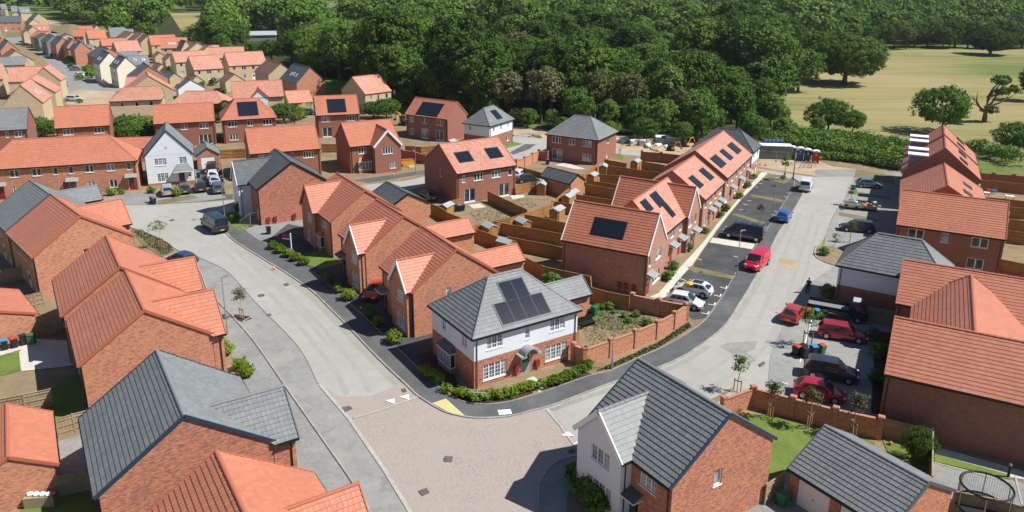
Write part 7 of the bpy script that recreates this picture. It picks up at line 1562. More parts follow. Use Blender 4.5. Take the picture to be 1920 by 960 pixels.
# ---------------------------------------------------------------- the man on the footway, seen from behind
M['cloth_dark'] = mat('cloth_dark', (.012,.013,.018), .9); M['skin'] = mat('skin', (.45,.26,.19), .6); M['hair'] = mat('hair', (.02,.014,.01), .8)
def person(p, hd):
    root = thing('person', 'person in dark clothes standing with hands raised together in front', 'person', (p[0], p[1], .04), hd)
    def skin(name, verts, edges, rads, m, root_i=0):
        me = bpy.data.meshes.new(name); me.from_pydata(verts, edges, []); o = place(name, me, root); bm = bmesh.new(); bm.from_mesh(me); L = bm.verts.layers.skin.verify()
        for v, r_ in zip(bm.verts, rads): v[L].radius = (r_, r_) if not isinstance(r_, tuple) else r_
        for i, v in enumerate(bm.verts): v[L].use_root = (i == root_i)
        bm.to_mesh(me); bm.free(); me.materials.append(M[m]); o.modifiers.new('skin', 'SKIN'); s = o.modifiers.new('sub', 'SUBSURF'); s.levels = 1; s.render_levels = 1; return o
    V = [(0,0,.95),(0,0,1.12),(.01,0,1.3),(.0,0,1.45),(.01,0,1.54)]; E_ = [(0,1),(1,2),(2,3),(3,4)]; Rr = [(.19,.14),(.19,.14),(.21,.15),(.16,.12),.065]
    for sg in (1,-1):
        k = len(V); V += [(0,sg*.1,.88),(.03,sg*.12,.5),(0,sg*.13,.1),(.14,sg*.15,.05)]; E_ += [(0,k),(k,k+1),(k+1,k+2),(k+2,k+3)]; Rr += [.125,.09,.07,.06]
        k = len(V); V += [(0,sg*.19,1.42),(-.03,sg*.26,1.14),(.2,sg*.17,1.1)]; E_ += [(3,k),(k,k+1),(k+1,k+2)]; Rr += [.085,.065,.05]
    body = skin('body', V, E_, Rr, 'cloth_dark')
    for sg in (1,-1):   # hands with five separate curled fingers
        hv = [(.2,sg*.17,1.1),(.25,sg*.13,1.11),(.3,sg*.1,1.12)]; he = [(0,1),(1,2)]; hr = [.026,(.035,.018),(.035,.018)]
        for i, (dy, ln) in enumerate(((.03,.06),(.012,.07),(-.008,.065),(-.028,.05))):
            k = len(hv); hv += [(.32,sg*(.1-dy),1.125+i*.002),(.32+ln*.6,sg*(.085-dy),1.12),(.32+ln*.75,sg*(.06-dy),1.10)]; he += [(2,k),(k,k+1),(k+1,k+2)]; hr += [.009,.008,.007]
        k = len(hv); hv += [(.27,sg*.075,1.13),(.31,sg*.05,1.135)]; he += [(1,k),(k,k+1)]; hr += [.011,.009]; skin('hand', hv, he, hr, 'skin')
    hb = skin('head', [(.01,0,1.54),(.02,0,1.62),(.02,0,1.7),(.02,0,1.76)], [(0,1),(1,2),(2,3)], [.05,.07,.085,.06], 'skin'); g = MB(); bm = bmesh.new(); bmesh.ops.create_uvsphere(bm, u_segments=14, v_segments=9, radius=.103)
    for f in bm.faces:
        if sum(v.co.z for v in f.verts)/len(f.verts) > -.03 or sum(v.co.x for v in f.verts) < 0: g.poly([v.co+Vector((0,0,1.7)) for v in f.verts], 'hair')
    bm.free(); g.build('hair', root, smooth=True)
    g = MB(); g.box(.1,-.012,1.66,.125,.012,1.7,'skin'); g.build('nose', root)
    for sg in (1,-1):
        g = MB(); g.box(.0,sg*.095-.01,1.65,.04,sg*.095+.01,1.7,'skin'); g.build('ear', root); g = MB(); g.box(.1,sg*.035-.012,1.7,.112,sg*.035+.012,1.715,'hair'); g.build('eye', root); g = MB(); g.tube([(-.02,sg*.14,.06),(.18,sg*.15,.05)],.05,'black',8); g.build('shoe', root)
    g = MB(); g.box(.36,-.08,1.1,.44,.08,1.13,'black'); g.build('handset'); o = COL.objects.get('handset'); o.location = (p[0], p[1], .04); o.rotation_euler = (0,0,hd); tag(o, 'small dark handset held by the standing person', 'handset')
person((32.40,78.06), 1.5)
# ---------------------------------------------------------------- vegetation
def crown_arrays(rx, ry, rz, zc, nclump, nleaf, lsz, rc, seed, lobes=5, shape=1., core=True, hollow=.45, low=-.55):
    """leaf quads gathered in clumps through an uneven crown -> verts, faces, tone"""
    g = np.random.RandomState(seed); L = []
    lob = g.normal(size=(lobes,3)); lob /= np.linalg.norm(lob,axis=1)[:,None]; lob[:,2] = np.abs(lob[:,2])*.7-.1
    d = g.normal(size=(nclump,3)); d /= np.linalg.norm(d,axis=1)[:,None]; d[:,2] = np.where(d[:,2] < low, -d[:,2], d[:,2])
    amp = .62+.50*np.max(np.clip(d@lob.T,0,1)**3, axis=1)+g.normal(0,.05,nclump); r = amp*(hollow+(1-hollow)*g.rand(nclump)**.45)
    C = d*r[:,None]*np.array([rx,ry,rz])*np.array([1,1,shape]); C[:,2] += zc
    tone = np.clip(g.rand(nclump)*.75+.25*(d[:,2]*.5+.5)*0+.12, 0, 1)
    n = nclump*nleaf; ci = np.repeat(np.arange(nclump), nleaf); o = g.normal(size=(n,3)); o /= np.linalg.norm(o,axis=1)[:,None]; o *= (rc*(.35+.65*g.rand(n)))[:,None]; o[:,2] *= .7
    P = C[ci]+o; nrm = o/np.linalg.norm(o,axis=1)[:,None]*.8+d[ci]*.5+g.normal(0,.5,(n,3)); nrm[:,2] += .35; nrm /= np.linalg.norm(nrm,axis=1)[:,None]
    t = np.cross(nrm, g.normal(size=(n,3))); t /= np.linalg.norm(t,axis=1)[:,None]; b = np.cross(nrm, t); s = lsz*(.6+.8*g.rand(n)); t *= s[:,None]; b *= (s*.7)[:,None]
    V = np.stack([P-t*.5, P+b*.5, P+t*.5, P-b*.5], axis=1).reshape(-1,3); T = np.clip(tone[ci]+g.normal(0,.08,n), 0, 1)
    F = np.arange(n*4).reshape(-1,4)
    return V, F, T
def mesh_np(name, V, F, T, m, smooth=False):
    me = bpy.data.meshes.new(name); n = len(F); me.vertices.add(len(V)); me.vertices.foreach_set('co', V.astype(np.float32).ravel()); me.loops.add(n*4); me.loops.foreach_set('vertex_index', F.astype(np.int32).ravel())
    me.polygons.add(n); me.polygons.foreach_set('loop_start', np.arange(0,n*4,4,dtype=np.int32)); me.polygons.foreach_set('loop_total', np.full(n,4,dtype=np.int32)) if not bpy.app.version >= (4,6,0) else None
    a = me.attributes.new('tone','FLOAT','FACE'); a.data.foreach_set('value', T.astype(np.float32)); me.materials.append(M[m]); me.update(calc_edges=True); return me
def trunk_mb(h, r, hc, spread, nb, seed, m='bark'):
    g = random.Random(seed); mb = MB(); mb.tube([(0,0,-.2),(0,0,h*.15),(g.uniform(-.1,.1),0,h*.5),(g.uniform(-.2,.2),g.uniform(-.2,.2),hc)], [r*1.3,r,r*.8,r*.5], m, 8)
    for i in range(nb):
        a = i*2.4+g.uniform(-.4,.4); z0 = h*.4+(hc-h*.4)*i/max(1,nb); L = spread*g.uniform(.6,.9); mb.tube([(0,0,z0),(math.cos(a)*L*.5,math.sin(a)*L*.5,z0+L*.45),(math.cos(a)*L,math.sin(a)*L,z0+L*.65)], [r*.45,r*.28,r*.1], m, 5)
    return mb
PROTO = {}
def proto(key, rx, rz, zc, ncl, nl, lsz, rc, seed, m, h, r, lobes=5, hollow=.45, bark='bark', nb=5, ry=None, low=-.7):
    V, F, T = crown_arrays(rx, ry or rx, rz, zc, ncl, nl, lsz, rc, seed, lobes, hollow=hollow, low=low); PROTO[key] = (mesh_np('crown', V, F, T, m), trunk_mb(h, r, zc, rx, nb, seed, bark).mesh('trunk'), (V, F, T))
for i in range(4): proto('dark%d'%i, 5.9+.6*(i%2), 6.3+.8*(i%3), 7.0, 430, 24, .46, .95, 20+i, 'leaf_dark', 7, .38, 6+i, .35)
for i in range(4): proto('mid%d'%i, 4.6+.6*(i%2), 5.4+.7*(i%3), 5.6, 360, 24, .42, .85, 40+i, 'leaf_mid', 6, .3, 5+i, .35)
for i in range(2): proto('light%d'%i, 3.7, 5.2, 6.6, 280, 24, .4, .75, 60+i, 'leaf_light', 6, .26, 6, .35)
for i in range(2): proto('olive%d'%i, 3.4, 3.8, 5.4, 120, 24, .42, .85, 70+i, 'leaf_olive', 5, .25, 5, .4)
proto('oak', 11.8, 9.2, 8.6, 1500, 30, .52, 1.05, 80, 'leaf_dark', 8, .75, 13, .35, nb=9, low=-.9); proto('bushytree', 6.6, 4.6, 4.5, 520, 24, .34, .7, 81, 'leaf_mid', 4, .3, 8, .3, low=-.9)
proto('bush0', 1.1, .8, .65, 50, 24, .20, .32, 90, 'leaf_shrub', .5, .05, 4, .2); proto('bush1', .75, .62, .5, 34, 22, .15, .25, 91, 'leaf_shrub', .4, .04, 4, .2); proto('bushd', 1.0, .8, .65, 46, 24, .2, .32, 92, 'leaf_mid', .5, .05, 4, .2)
proto('sap', .85, 1.0, 2.6, 40, 14, .15, .3, 93, 'leaf_olive', 2.2, .045, 5, .15, 'bark_pale', 5); proto('sapg', .8, 1.25, 2.5, 36, 16, .15, .28, 94, 'leaf_mid', 2.2, .045, 5, .15, 'bark_pale', 5); proto('sapl', 1.0, .9, 2.4, 26, 12, .15, .3, 95, 'leaf_light', 2.2, .04, 5, .1, 'bark_pale', 5)
FIRST = {}
def tree(key, p, s, label, group, cat='tree', name='tree', sz=None, rz=None):
    cr, tr, _ = PROTO[key]; o = thing(name, label, cat, p, R.uniform(0, 6.28) if rz is None else rz, group); o.scale = (s, s, s*(sz or 1)); place('crown' if cat != 'bush' else 'foliage', cr, o); place('trunk' if cat != 'bush' else 'stem', tr, o)
    if key.startswith('sap') and s > .85:
        for sx in (-.3,.3): k_ = MB(); k_.box(sx-.035,-.035,0,sx+.035,.035,1.15,'wood_new'); k_.build('stake', o)
        k_ = MB(); k_.box(-.3,-.02,.95,.3,.02,1.02,'black'); k_.build('strap', o)
    return o
# single trees first
tree('oak', (106.31,248.89), 1., 'great round oak standing at the left of the dry field', None, rz=.4); tree('oak', (212.01,348.87), .9, 'spreading dark oak alone at the far side of the dry field', None, rz=2., sz=.78)
tree('bushytree', (95.00,168.63), 1.08, 'broad bushy tree behind the terrace with dormers', None, sz=1.2); tree('bushytree', (69.81,168.61), .78, 'rounded tree at the lower left corner of the dry field', None, sz=1.2); tree('bushytree', (74.85,167.67), .5, 'smaller pale stemmed tree beside the rounded one at the field corner', None, sz=1.3)
tree('bushytree', (29.01,47.51), .19, 'young tree in the corner lawn by the old fence', None, sz=1.9); tree('dark1', (84.83,230.17), 1.05, 'dark tree filling the gap between wood and great round oak, nearer', None); tree('dark2', (101.46,260.18), 1.2, 'dark tree filling the gap between wood and great round oak, farther', None); tree('bushytree', (98.64,147.89), .8, 'leafy tree cut by the right edge below the dying oak', None); tree('mid1', (145.45,215.94), 1., 'tree crown cut by the right edge above the dying oak', None)
dt = thing('dead_tree', 'half dead oak with bare crooked limbs in the dry field', 'tree', (112.76,182.90)); mb = MB(); g_ = random.Random(4)
def limb(mb, p, d, L, r, n):
    pts = [Vector(p)]; rs = [r]; d = Vector(d).normalized()
    for i in range(n):
        d = (d+Vector((g_.uniform(-.35,.35), g_.uniform(-.35,.35), g_.uniform(-.1,.35)))).normalized(); pts.append(pts[-1]+d*L/n); rs.append(r*(1-(i+1)/(n+.6)))
    mb.tube(pts, rs, 'bark', 6); return pts, rs
P0, R0 = limb(mb, (0,0,-.2), (0,0,1), 6.5, .62, 5)
ends = []
for i, (d, L) in enumerate((((-1,0,.3),5.5),((-1,.2,.6),5.),((1,0,.9),6.5),((.9,.1,.5),7.),((-.2,0,1),6.5),((.5,-.2,1),6),((1,.2,.15),5.))):
    k = min(len(P0)-1, 2+i//2); q, rr = limb(mb, P0[k], d, L, .28, 5); ends.append(q)
    for _ in range(2): limb(mb, q[R.randint(1,3)], (d[0]+g_.uniform(-.6,.6), g_.uniform(-.6,.6), .6), L*.45, .11, 3)
mb.build('trunk', dt); dt.scale = (1.12, 1.12, 1.12)
for i, q in enumerate((ends[2][-1], ends[3][-1], ends[6][-1], ends[5][-2], Vector((.6,0,2.6)))):
    V, F, T = crown_arrays(1.9, 1.9, 1.3, 0, 40, 22, .4, .6, 300+i, 4, hollow=.2); o = place('crown', mesh_np('crown', V, F, T, 'leaf_dark'), dt); o.location = q
# the wood: individual trees where they show largest, the rest as one mass
def inside(p, poly):
    c = False; n = len(poly)
    for i in range(n):
        a, b = poly[i], poly[i-1]
        if (a[1] > p[1]) != (b[1] > p[1]) and p[0] < (b[0]-a[0])*(p[1]-a[1])/(b[1]-a[1])+a[0]: c = not c
    return c
def projpx(x, y, z):
    cp, sp = math.cos(.29654), math.sin(.29654); zz = z-33.3; d = y*cp-zz*sp; u = y*sp+zz*cp
    if d < 1: return None
    X, Y = x*1446.6/d, -u*1446.6/d; return 960+X-Y*.00958, 389.7+X*.00958+Y
near_wood = [(-38,203),(-18,192),(-8,180),(4,176),(15,166),(30,158),(52,160),(57,160),(62,188),(73,218),(84,258),(92,288),(118,330),(150,368),(170,395),(200,398),(260,402),(420,420),(420,640),(0,700),(-200,640),(-165,480),(-225,640),(-330,640),(-345,610),(-300,530),(-262,470),(-240,490),(-205,425),(-215,400),(-172,376),(-135,330),(-92,284),(-60,252),(-40,232)]
clear = [[(-140,400),(-108,400),(-78,292),(-104,292)],[(-74,390),(-56,390),(-34,236),(-43,233)],[(-276,640),(-236,642),(-126,335),(-150,330),(-206,452)],[(-116,465),(-84,465),(-150,860),(-212,860)],[(-172,485),(-145,485),(-252,860),(-306,860)],[(-40,690),(10,690),(12,780),(-48,780)]]
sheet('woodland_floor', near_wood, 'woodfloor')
pts = []; tries = 0; cell = {}
while tries < 60000 and len(pts) < 2300:
    tries += 1; y = 155+(545*(R.random()**1.25)); x = R.uniform(-345, 420)
    if not inside((x,y), near_wood) or any(inside((x,y), c) for c in clear): continue
    dmin = 6.4 if y < 230 else (7.4 if y < 330 else 9.); k = (int(x//9), int(y//9)); ok = True
    for i in (-1,0,1):
        for j in (-1,0,1):
            for q in cell.get((k[0]+i,k[1]+j), []):
                if (q[0]-x)**2+(q[1]-y)**2 < dmin*dmin: ok = False
    if not ok: continue
    pp = projpx(x, y, 6)
    if pp is None or not (-60 < pp[0] < 1980 and pp[1] > -60): continue
    cell.setdefault(k, []).append((x,y)); pts.append((x,y))
pts.sort(key=lambda p: p[1]+.12*abs(p[0]))
kinds = [('dark','dark green broadleaf tree in the wood behind the new houses','dark trees of the wood'),('mid','mid green rounded tree in the wood behind the new houses','mid green trees of the wood'),('light','bright yellow green tree standing out in the wood','bright trees of the wood'),('olive','olive brown tree in the wood behind the new houses','olive trees of the wood')]
rest = []
def pick(x, y):
    v = .5+.5*math.sin(x*.045+1.3)*math.cos(y*.038)+R.uniform(-.3,.3); r = R.random()
    if y < 182: return 1 if r < .75 else (2 if r < .84 else 3)
    if r < .08: return 2
    if r < .13: return 3
    return 0 if v > .42 else 1
for i, (x, y) in enumerate(pts):
    k = pick(x, y); kd = kinds[k]; nn = {0:4,1:4,2:2,3:2}[k]; key = kd[0]+str(R.randrange(nn)); s = R.uniform(.62,1.42)*(1.1+.3*math.sin(x*.05+y*.031)*math.sin(y*.043+2))*(1.12 if k == 0 else 1.)
    if y < 172+0*x: s *= .72
    if x < -90 and y < 480: s *= .82
    if y > 195 and i % 11 == 3: key = 'oak'; s = R.uniform(.62,.95); kd = ('oak','great round crowned oak rising out of the wood','great oaks of the wood')
    if i < 290: tree(key, (x, y), s, kd[1], kd[2])
    elif key == 'oak': rest.append(('dark0', x, y, s*1.9))
    else: rest.append((key, x, y, s))
edge = [(-38,203),(-18,190),(-8,178),(4,173),(15,163),(30,155),(52,157),(68,165)]
for i in range(len(edge)-1):
    for j in range(3):
        t = (j+R.random())/3; p = (edge[i][0]+(edge[i+1][0]-edge[i][0])*t+R.uniform(-2,2), edge[i][1]+(edge[i+1][1]-edge[i][1])*t+R.uniform(-2,2)); tree('mid%d'%R.randrange(4), p, R.uniform(.32,.55), 'low scrubby tree along the near edge of the wood', 'scrub trees at the edge of the wood')
far_b = [((-218.75,353.78),1.2),((-208.50,340.37),1.1),((-196.62,325.30),1.),((-188.24,315.17),1.),((-179.69,304.44),1.),((-174.85,300.01),1.3),((-165.20,290.42),1.5),((-160.57,284.22),1.4),((-140.44,256.66),1.6),((-133.65,245.40),1.5),((-146.62,271.01),1.4),((-136.48,243.59),1.),((-129.41,222.28),1.),((-116.09,262.11),1.2),((-108.30,253.05),1.3),((-151.81,321.31),1.1),((-127.58,293.68),1.),((-93.11,235.96),1.3),((-91.86,237.53),1.2),((-95.28,220.59),1.1),((-93.79,223.98),1.1),((-90.96,224.16),1.1),((-89.94,231.82),1.3),((-80.51,213.99),1.),((-80.66,250.91),1.),((-66.78,173.00),1.1),((-49.64,179.76),1.5),((-49.59,177.20),1.2)]
for i, (q, s_) in enumerate(far_b): tree('bushd' if i % 3 else 'bush0', q, s_*1.3, 'green garden shrub among the houses of the distant estate', 'shrubs of the distant estate', 'bush', 'shrub')
# bright limes in the middle distance and a few placed landmarks
for q, s, l in (((-77.31,303.66),1.25,'pair of bright lime trees rising over the wood, left one'),((-69.94,296.84),1.2,'bright lime tree right of its taller twin over the wood'),((-52.31,291.19),1.35,'tall bright lime tree left of the gap in the wood'),((-46.86,288.18),1.25,'bright lime tree beside the gap in the wood'),((6.03,404.41),1.15,'yellow green tree near the bare white tree'),((85.35,470.06),1.2,'yellow green tree high in the wood at centre')): tree('light0' if s > 1.2 else 'light1', q, s, l, None)
wt = thing('dead_tree', 'bare white dead tree in the middle of the wood', 'tree', (15.55,356.51)); mb = MB()
mb.tube([(0,0,0),(0,0,9),(.3,0,17)],[.4,.3,.08],'bark_pale',6)
for i in range(12): a = i*2.1; z = 8+i*.75; mb.tube([(0,0,z),(math.cos(a)*1.3,math.sin(a)*1.3,z+1.2)],[.14,.04],'bark_pale',4)
mb.build('trunk', wt)
def joined(name, items, mname_of, kind='stuff'):
    by = {}
    for key, x, y, s in items: by.setdefault(mname_of(key), []).append((key, x, y, s))
    return by
lowres = {}
for i, (k, m) in enumerate((('dark','leaf_dark'),('mid','leaf_mid'),('light','leaf_light'),('olive','leaf_olive'))):
    for j in range(2): lowres[k+str(j)] = crown_arrays(6.2, 6.2, 6.2, 6.8, 120, 8, 1.1, 1.4, 500+10*i+j, 6, hollow=.5); lowres['far'+k+str(j)] = crown_arrays(6.2, 6.2, 6.2, 6.8, 42, 5, 2.5, 2.2, 700+10*i+j, 6, hollow=.5)
def mass(name, label, items, pre=''):
    for mk, mm in (('dark','leaf_dark'),('mid','leaf_mid'),('light','leaf_light'),('olive','leaf_olive')):
        VV, TT = [], []
        for key, x, y, s in items:
            if not key.startswith(mk): continue
            V, F, T = lowres[pre+mk+str(R.randrange(2))]; a = R.uniform(0,6.28); c, s_ = math.cos(a), math.sin(a); Rm = np.array([[c,-s_,0],[s_,c,0],[0,0,1]]); VV.append(V@Rm.T*s+np.array([x,y,0])); TT.append(np.clip(T+R.uniform(-.25,.25),0,1))
        if not VV: continue
        V = np.concatenate(VV); T = np.concatenate(TT); F = np.arange(len(V)).reshape(-1,4); o = place(name, mesh_np(name, V, F, T, mm)); o['label'] = label+{'dark':', dark green','mid':', mid green','light':', bright green','olive':', olive'}[mk]+' crowns'; o['category'] = 'woodland'; o['kind'] = 'stuff'
mass('woodland', 'deeper part of the wood', rest)
farp = []
for i in range(3200):
    y = 640+1700*(R.random()**1.4); x = R.uniform(-.75,.75)*y
    if R.random() < .8 or math.sin(x*.011)*math.sin(y*.013) > .1: farp.append((R.choice(['dark','dark','mid','mid','light','olive','dark']), x, y, R.uniform(1.0,1.7)))
farp = [(k+'0', x, y, s) for k, x, y, s in farp if not any(inside((x,y), c) for c in clear)]
mass('distant_woodland', 'far tree cover towards the horizon', farp, 'far')
# belt beyond the dry field
for i in range(46):
    x = 150+i*5.2+R.uniform(-2,2); y = 372+.1*(x-150)+R.uniform(-3,9); k = pick(x, y); k = 0 if k == 2 else k; kd = kinds[k]; tree(kd[0]+'0', (x,y), R.uniform(.95,1.35), 'tall tree in the belt at the far side of the dry field', 'trees of the belt beyond the field')
# hedges
def hedge(pts, label, w=1.6, h=1.6, m='leaf_mid', dens=34, lsz=.3, kind=None, name='hedge'):
    VV, TT = [], []; g = np.random.RandomState(len(label))
    for i in range(len(pts)-1):
        a, b = np.array(pts[i][:2]), np.array(pts[i+1][:2]); L = np.linalg.norm(b-a); n = max(1, int(L/(w*.32)))
        for j in range(n):
            p = a+(b-a)*(j+g.rand())/n; V, F, T = crown_arrays(w*.55, w*.55, h*.52*(.85+.3*g.rand()), h*.5, 13, dens//2, lsz, w*.3, g.randint(99999), 3, hollow=.3); VV.append(V+np.array([p[0]+g.normal(0,w*.12),p[1]+g.normal(0,w*.12),0])); TT.append(T)
    V = np.concatenate(VV); F = np.arange(len(V)).reshape(-1,4); o = place(name, mesh_np(name, V, F, np.concatenate(TT), m)); tag(o, label, 'hedge', None); return o
hedge([(-5.00,56.47),(-4.00,55.84),(-2.75,55.35),(-1.53,55.50),(0.09,56.04),(2.04,57.27)], 'low yellow green hedge with the street name plate in front of the corner house', .95, .85, 'leaf_shrub', 36, .17)
hedge([(2.88,57.42),(4.04,58.13),(5.55,59.42),(7.14,61.07)], 'low yellow green hedge right of the path to the sage door', .95, .85, 'leaf_shrub', 36, .17)
hedge([(-7.75,60.04),(-6.77,58.90),(-5.66,57.67)], 'shaded low hedge along the side of the corner house', .9, .8, 'leaf_shrub', 34, .17)
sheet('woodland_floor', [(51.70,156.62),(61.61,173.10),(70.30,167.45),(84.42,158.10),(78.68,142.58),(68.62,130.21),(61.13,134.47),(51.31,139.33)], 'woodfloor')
for q0 in range(3): hedge([(p[0]+(q0-1)*1.5, p[1]+(q0-1)*3.4) for p in ((52.81,156.67),(58.07,152.84),(63.79,148.27),(68.79,143.04),(72.06,137.28))], ['near','middle','far'][q0]+' strip of the thick scrub belt between the parking bays and the dry field', 4.2, 3.0+.5*q0, 'leaf_mid', 42, .42)
hedge([(65.92,154.95),(70.38,152.64),(75.69,146.35),(74.53,141.33)], 'tall clipped hedge at the bottom of the dry field left of the dormers', 4.5, 3.6, 'leaf_mid', 44, .45); hedge([(55.70,157.07),(60.37,154.70),(64.46,149.95)], 'tall scrubby hedge behind the portable toilets', 4.5, 4., 'leaf_mid', 44, .45); hedge([(58.07,142.82),(62.82,140.86),(68.02,135.92),(69.52,134.02)], 'rough hedge bank above the far parking bays', 2.4, 1.6, 'leaf_mid', 40, .3)
hedge([(89.54,147.50),(91.62,143.11),(94.18,137.96)], 'dark hedge at the foot of the field behind the right hand gardens', 4.5, 3.4, 'leaf_mid', 44, .45); hedge([(14.32,158.08),(21.58,162.82),(29.85,164.35),(36.80,159.12),(43.61,155.22)], 'scrub hedge behind the works compound', 3.4, 3., 'leaf_mid', 42, .4)
for q, s, l, k in (((-26.62,64.06),.8,'yellow green shrub at the foot of the stepped orange roofs, upper','bush0'),((-25.55,62.84),.75,'yellow green shrub at the foot of the stepped orange roofs, lower','bush0'),((-23.44,60.04),.8,'large yellow green shrub by the left footway above the next one','bush0'),((-22.54,58.85),.8,'large yellow green shrub by the left footway, lowest','bush0'),
  ((-29.74,90.43),.8,'first yellow green shrub by the first brick house, nearest the sale board','bush0'),((-28.44,89.12),.8,'second yellow green shrub by the first brick house','bush0'),((-27.05,87.67),.8,'third yellow green shrub by the first brick house','bush0'),((-25.74,86.44),.8,'fourth yellow green shrub by the first brick house','bush0'),((-24.43,85.07),.8,'fifth yellow green shrub by the first brick house','bush0'),
  ((-20.43,79.77),.9,'shaded shrub by the middle brick house, upper','bushd'),((-18.55,77.12),.8,'shaded shrub by the middle brick house, lower','bushd'),((-17.11,75.16),.95,'bright shrub at the corner of the middle brick house','bush0'),((-14.32,71.25),.9,'shaded shrub by the third brick house, upper','bushd'),((-12.99,69.07),.8,'shaded shrub by the third brick house, lower','bushd'),((-10.91,65.35),.95,'bright shrub at the corner of the third brick house','bush0'),
  ((5.15,43.52),1.3,'dark green shrub in the shade of the white gabled house, upper','bushd'),((4.73,44.92),1.2,'dark green shrub hugging the white gabled house','bushd'),((5.71,42.04),1.3,'dark green shrub in the shade at the bottom edge','bushd'),((34.07,76.65),1.2,'dark shrub beside the pale hipped building','bushd'),((34.65,66.63),1.,'shaded shrub at the head of the dark red hatchback bay','bushd'),((33.61,63.22),1.2,'shrub before the red roofed house by the dark SUV','bushd'),((31.29,58.61),1.,'shaded shrub before the blank brick wall','bushd'),
  ((38.88,90.21),.8,'small shrub in the corner bed by the grey hipped roof','bushd'),((17.78,81.51),.9,'shrubs before the end gable of the terrace','bushd'),((19.04,84.83),.8,'shrub before the end gable, farther','bushd'),((22.19,91.29),.9,'shrub by the red doors of the terrace','bushd'),((25.83,98.24),.9,'shrub beside the path where the ladder van stands','bush1'),((29.76,105.19),.9,'green shrub bed midway up the white path','bush1'),((31.57,108.61),.8,'shrub bed past the midway one','bushd'),((35.29,115.17),.8,'yellow shrub bed on the white path','bush0'),((38.26,121.48),.8,'dark shrub bed near the top of the white path','bushd'),((41.05,127.37),.9,'shrub bed at the top of the white path','bush1'),
  ((-61.40,113.62),.9,'yellow shrub left of the red door','bush0'),((-60.23,114.26),.8,'yellow shrub beside the red door of the long terrace','bush1'),((-72.73,118.14),1.,'yellow shrub under the double canopy','bush0'),((-55.88,115.01),.8,'small shrub under the white gabled house','bushd'),((-51.31,113.38),1.,'yellow shrub between two parked cars','bush0'),((-38.68,105.04),1.2,'dark shrub by the white side wing','bushd'),((-38.18,101.36),1.,'green shrub by the dark teal van','bush1'),((8.91,73.07),.6,'weedy green clump by the green bin','bushd'),((10.15,73.36),.6,'weedy green clump against the garden fence','bushd'),((13.53,69.41),.6,'weedy clump by the brick garden wall','bushd'),((4.50,78.86),1.3,'green bush behind the low garage','bushd'),((-111.72,197.97),.9,'shrub beside the white estate car','bushd'),((-134.65,240.59),1.4,'rounded shrub by the far street corner','bushd'),((-153.46,269.68),1.4,'dark shrub before the tall orange gable','bushd'),
  ((6.08,71.97),.6,'low weeds on the soil of the corner garden','bushd')): tree(k, q, s, l, 'garden shrubs', 'bush', 'shrub')
for q, s, k, l in (((-26.82,70.28),1.,'sap','thin staked sapling in the kerbed planter by the left road'),((-43.63,90.23),1.2,'sapl','airy young tree on the dry verge at the bend'),((18.93,57.16),1.,'sapg','narrow green sapling left of the brick pier'),((20.36,53.08),1.,'sap','first of three round headed young trees along the brick wall'),((22.94,51.80),1.05,'sap','second of three round headed young trees along the brick wall'),((25.81,50.64),1.15,'sap','third of three round headed young trees along the brick wall'),((27.83,65.61),1.25,'sapl','airy sapling between the dark SUV and the dark red hatchback'),((46.03,126.49),1.25,'sapg','round headed young tree at the top of the parking court'),((34.56,102.41),.9,'sap','bare thin sapling beside the ladder van'),((44.21,122.35),.6,'sap','small bare sapling near the top verge'),((44.02,94.91),.9,'sap','reddish bare sapling before the long black estate car'),((40.48,91.41),.8,'sapl','small yellow sapling by the corner bed'),((51.19,111.97),.9,'sapg','thin sapling between the bays at far right'),((20.57,144.58),1.,'sapl','thin sapling beside the grey hipped house')): tree(k, q, s, l, None, 'tree', 'young_tree')
for q, s, l, k in (((-78.40,153.81),.62,'broad dark bush above the long orange terrace','bushytree'),((-75.26,155.00),.6,'second broad bush above the long orange terrace','bushytree'),((-97.10,156.12),.5,'tree between two houses at the left edge','bushytree'),((-93.94,155.20),.45,'smaller tree between two houses at the left','bushytree'),((-52.22,173.74),.55,'rounded tree by the carport','bushytree'),((-48.46,168.86),.38,'small tree by the hipped solar roof','olive0'),((-29.79,180.29),.6,'tree at the wood edge right of the pink roofed house','bushytree'),((-32.91,180.13),.5,'tree below the pink roofed house','bushytree'),((-61.37,220.72),.4,'tree before the dark roofed brick gable','bushytree'),((-66.87,178.33),.35,'small tree in the gap beside the square solar roof','light0'),((-91.72,226.14),.3,'low dark tree by the white conservatory house','bushytree'),((-74.73,149.90),.5,'middle bush of the thicket above the long orange terrace','bushytree'),((-80.10,153.73),.45,'left end bush of the thicket above the long orange terrace','bushytree'),((-72.20,152.54),.4,'right end bush of the thicket above the long orange terrace','bushytree')): tree(k, q, s, l, None)
bn = thing('barn', 'low pale roofed shed standing among the trees beyond the pink roofs', 'shed', (-124.03,386.48), .35); mb = MB(); mb.box(-7,-4,0,7,4,3,'render_grey'); mb.build('wall', bn)
for sg in (-1,1): mb = MB(); mb.poly([(-7.4,0,4.6),(7.4,0,4.6),(7.4,sg*4.5,2.9),(-7.4,sg*4.5,2.9)],'felt'); mb.poly([(-7.4,0,4.5),(7.4,0,4.5),(7.4,sg*4.5,2.8),(-7.4,sg*4.5,2.8)],'felt'); mb.build('roof_panel', bn)
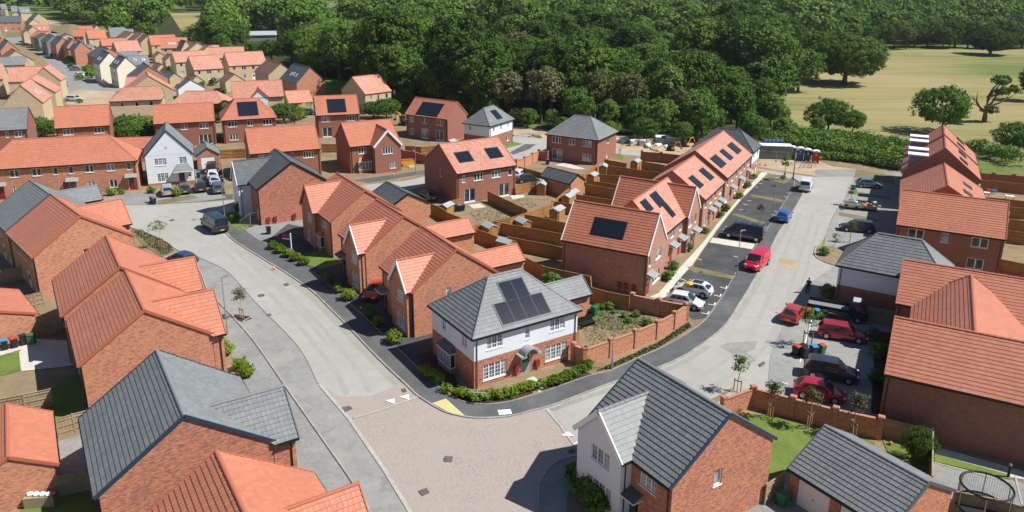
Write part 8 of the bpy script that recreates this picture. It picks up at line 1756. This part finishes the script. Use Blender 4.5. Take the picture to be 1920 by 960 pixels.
# grass tufts and weeds as ground cover, one mass each
def tufts(name, label, poly, n, m, sz, seed):
    g = np.random.RandomState(seed); xs = [p[0] for p in poly]; ys = [p[1] for p in poly]; P = []
    while len(P) < n:
        x, y = g.uniform(min(xs), max(xs)), g.uniform(min(ys), max(ys))
        if inside((x,y), poly): P.append((x,y))
    P = np.array(P); P = np.c_[P, np.full(n,.06)]; t = g.normal(size=(n,3)); t[:,2] *= .2; t /= np.linalg.norm(t,axis=1)[:,None]; s = sz*(.4+g.rand(n)); up = np.c_[g.normal(0,.3,n), g.normal(0,.3,n), np.ones(n)]
    V = np.stack([P-t*s[:,None]*.5, P+t*s[:,None]*.5, P+t*s[:,None]*.3+up*s[:,None]*.8, P-t*s[:,None]*.3+up*s[:,None]*.8], axis=1).reshape(-1,3); o = place(name, mesh_np(name, V, np.arange(n*4).reshape(-1,4), g.rand(n), m)); o['kind'] = 'stuff'; o['label'] = label; o['category'] = 'ground cover'
tufts('weeds', 'weeds scattered over the soil inside the curving brick wall', [(6.52,70.72),(11.23,74.05),(15.12,70.91),(13.89,68.47),(7.52,64.45)], 1100, 'leaf_olive', .11, 1)
tufts('weeds', 'green weeds thick at the top of the walled garden', [(6.37,72.23),(9.00,74.00),(11.37,72.99),(13.81,71.13),(13.90,69.42),(9.95,68.15),(7.49,69.52)], 900, 'leaf_mid', .12, 9)
for i_, q in enumerate(((7.35,72.90),(8.15,72.01),(9.38,73.34),(10.47,72.32),(11.42,71.33),(12.65,71.61),(13.38,70.13),(11.68,70.09))): tree('bushd', q, .32+.1*(i_ % 3), 'low green weed clump in the walled garden', 'weed clumps in the walled garden', 'bush', 'shrub')
tufts('weeds', 'sparse weeds over the two soil lawns behind the pair of houses', [(-6.14,106.09),(1.63,114.02),(3.98,110.41),(0.01,103.76),(-4.35,100.05)], 700, 'leaf_olive', .12, 2)
tufts('grass_tufts', 'rough grass along the verge outside the curving brick wall', [(7.49,60.26),(14.26,66.21),(17.68,70.35),(17.76,69.26),(13.75,64.79),(8.86,60.76)], 1500, 'leaf_olive', .12, 3)
tufts('grass_tufts', 'rough grass of the dry verge at the bend', [(-50.25,96.64),(-49.26,97.11),(-43.24,91.82),(-41.57,89.14),(-42.29,87.63)], 900, 'leaf_olive', .14, 4)
# haze
hz = MB(); hz.box(-2600,-60,-1.5,2600,3400,36,'black'); me = hz.mesh('haze'); me.materials.clear(); hm = bpy.data.materials.new('haze_air'); hm.use_nodes = True; n = hm.node_tree
for x in list(n.nodes):
    if x.type == 'BSDF_PRINCIPLED': n.nodes.remove(x)
pv = n.nodes.new('ShaderNodeVolumePrincipled'); pv.inputs['Color'].default_value = (.80,.88,1,1); pv.inputs['Density'].default_value = .00007; pv.inputs['Anisotropy'].default_value = .2; n.links.new(pv.outputs[0], n.nodes['Material Output'].inputs['Volume']); me.materials.append(hm); ho = place('haze', me); ho['kind'] = 'stuff'
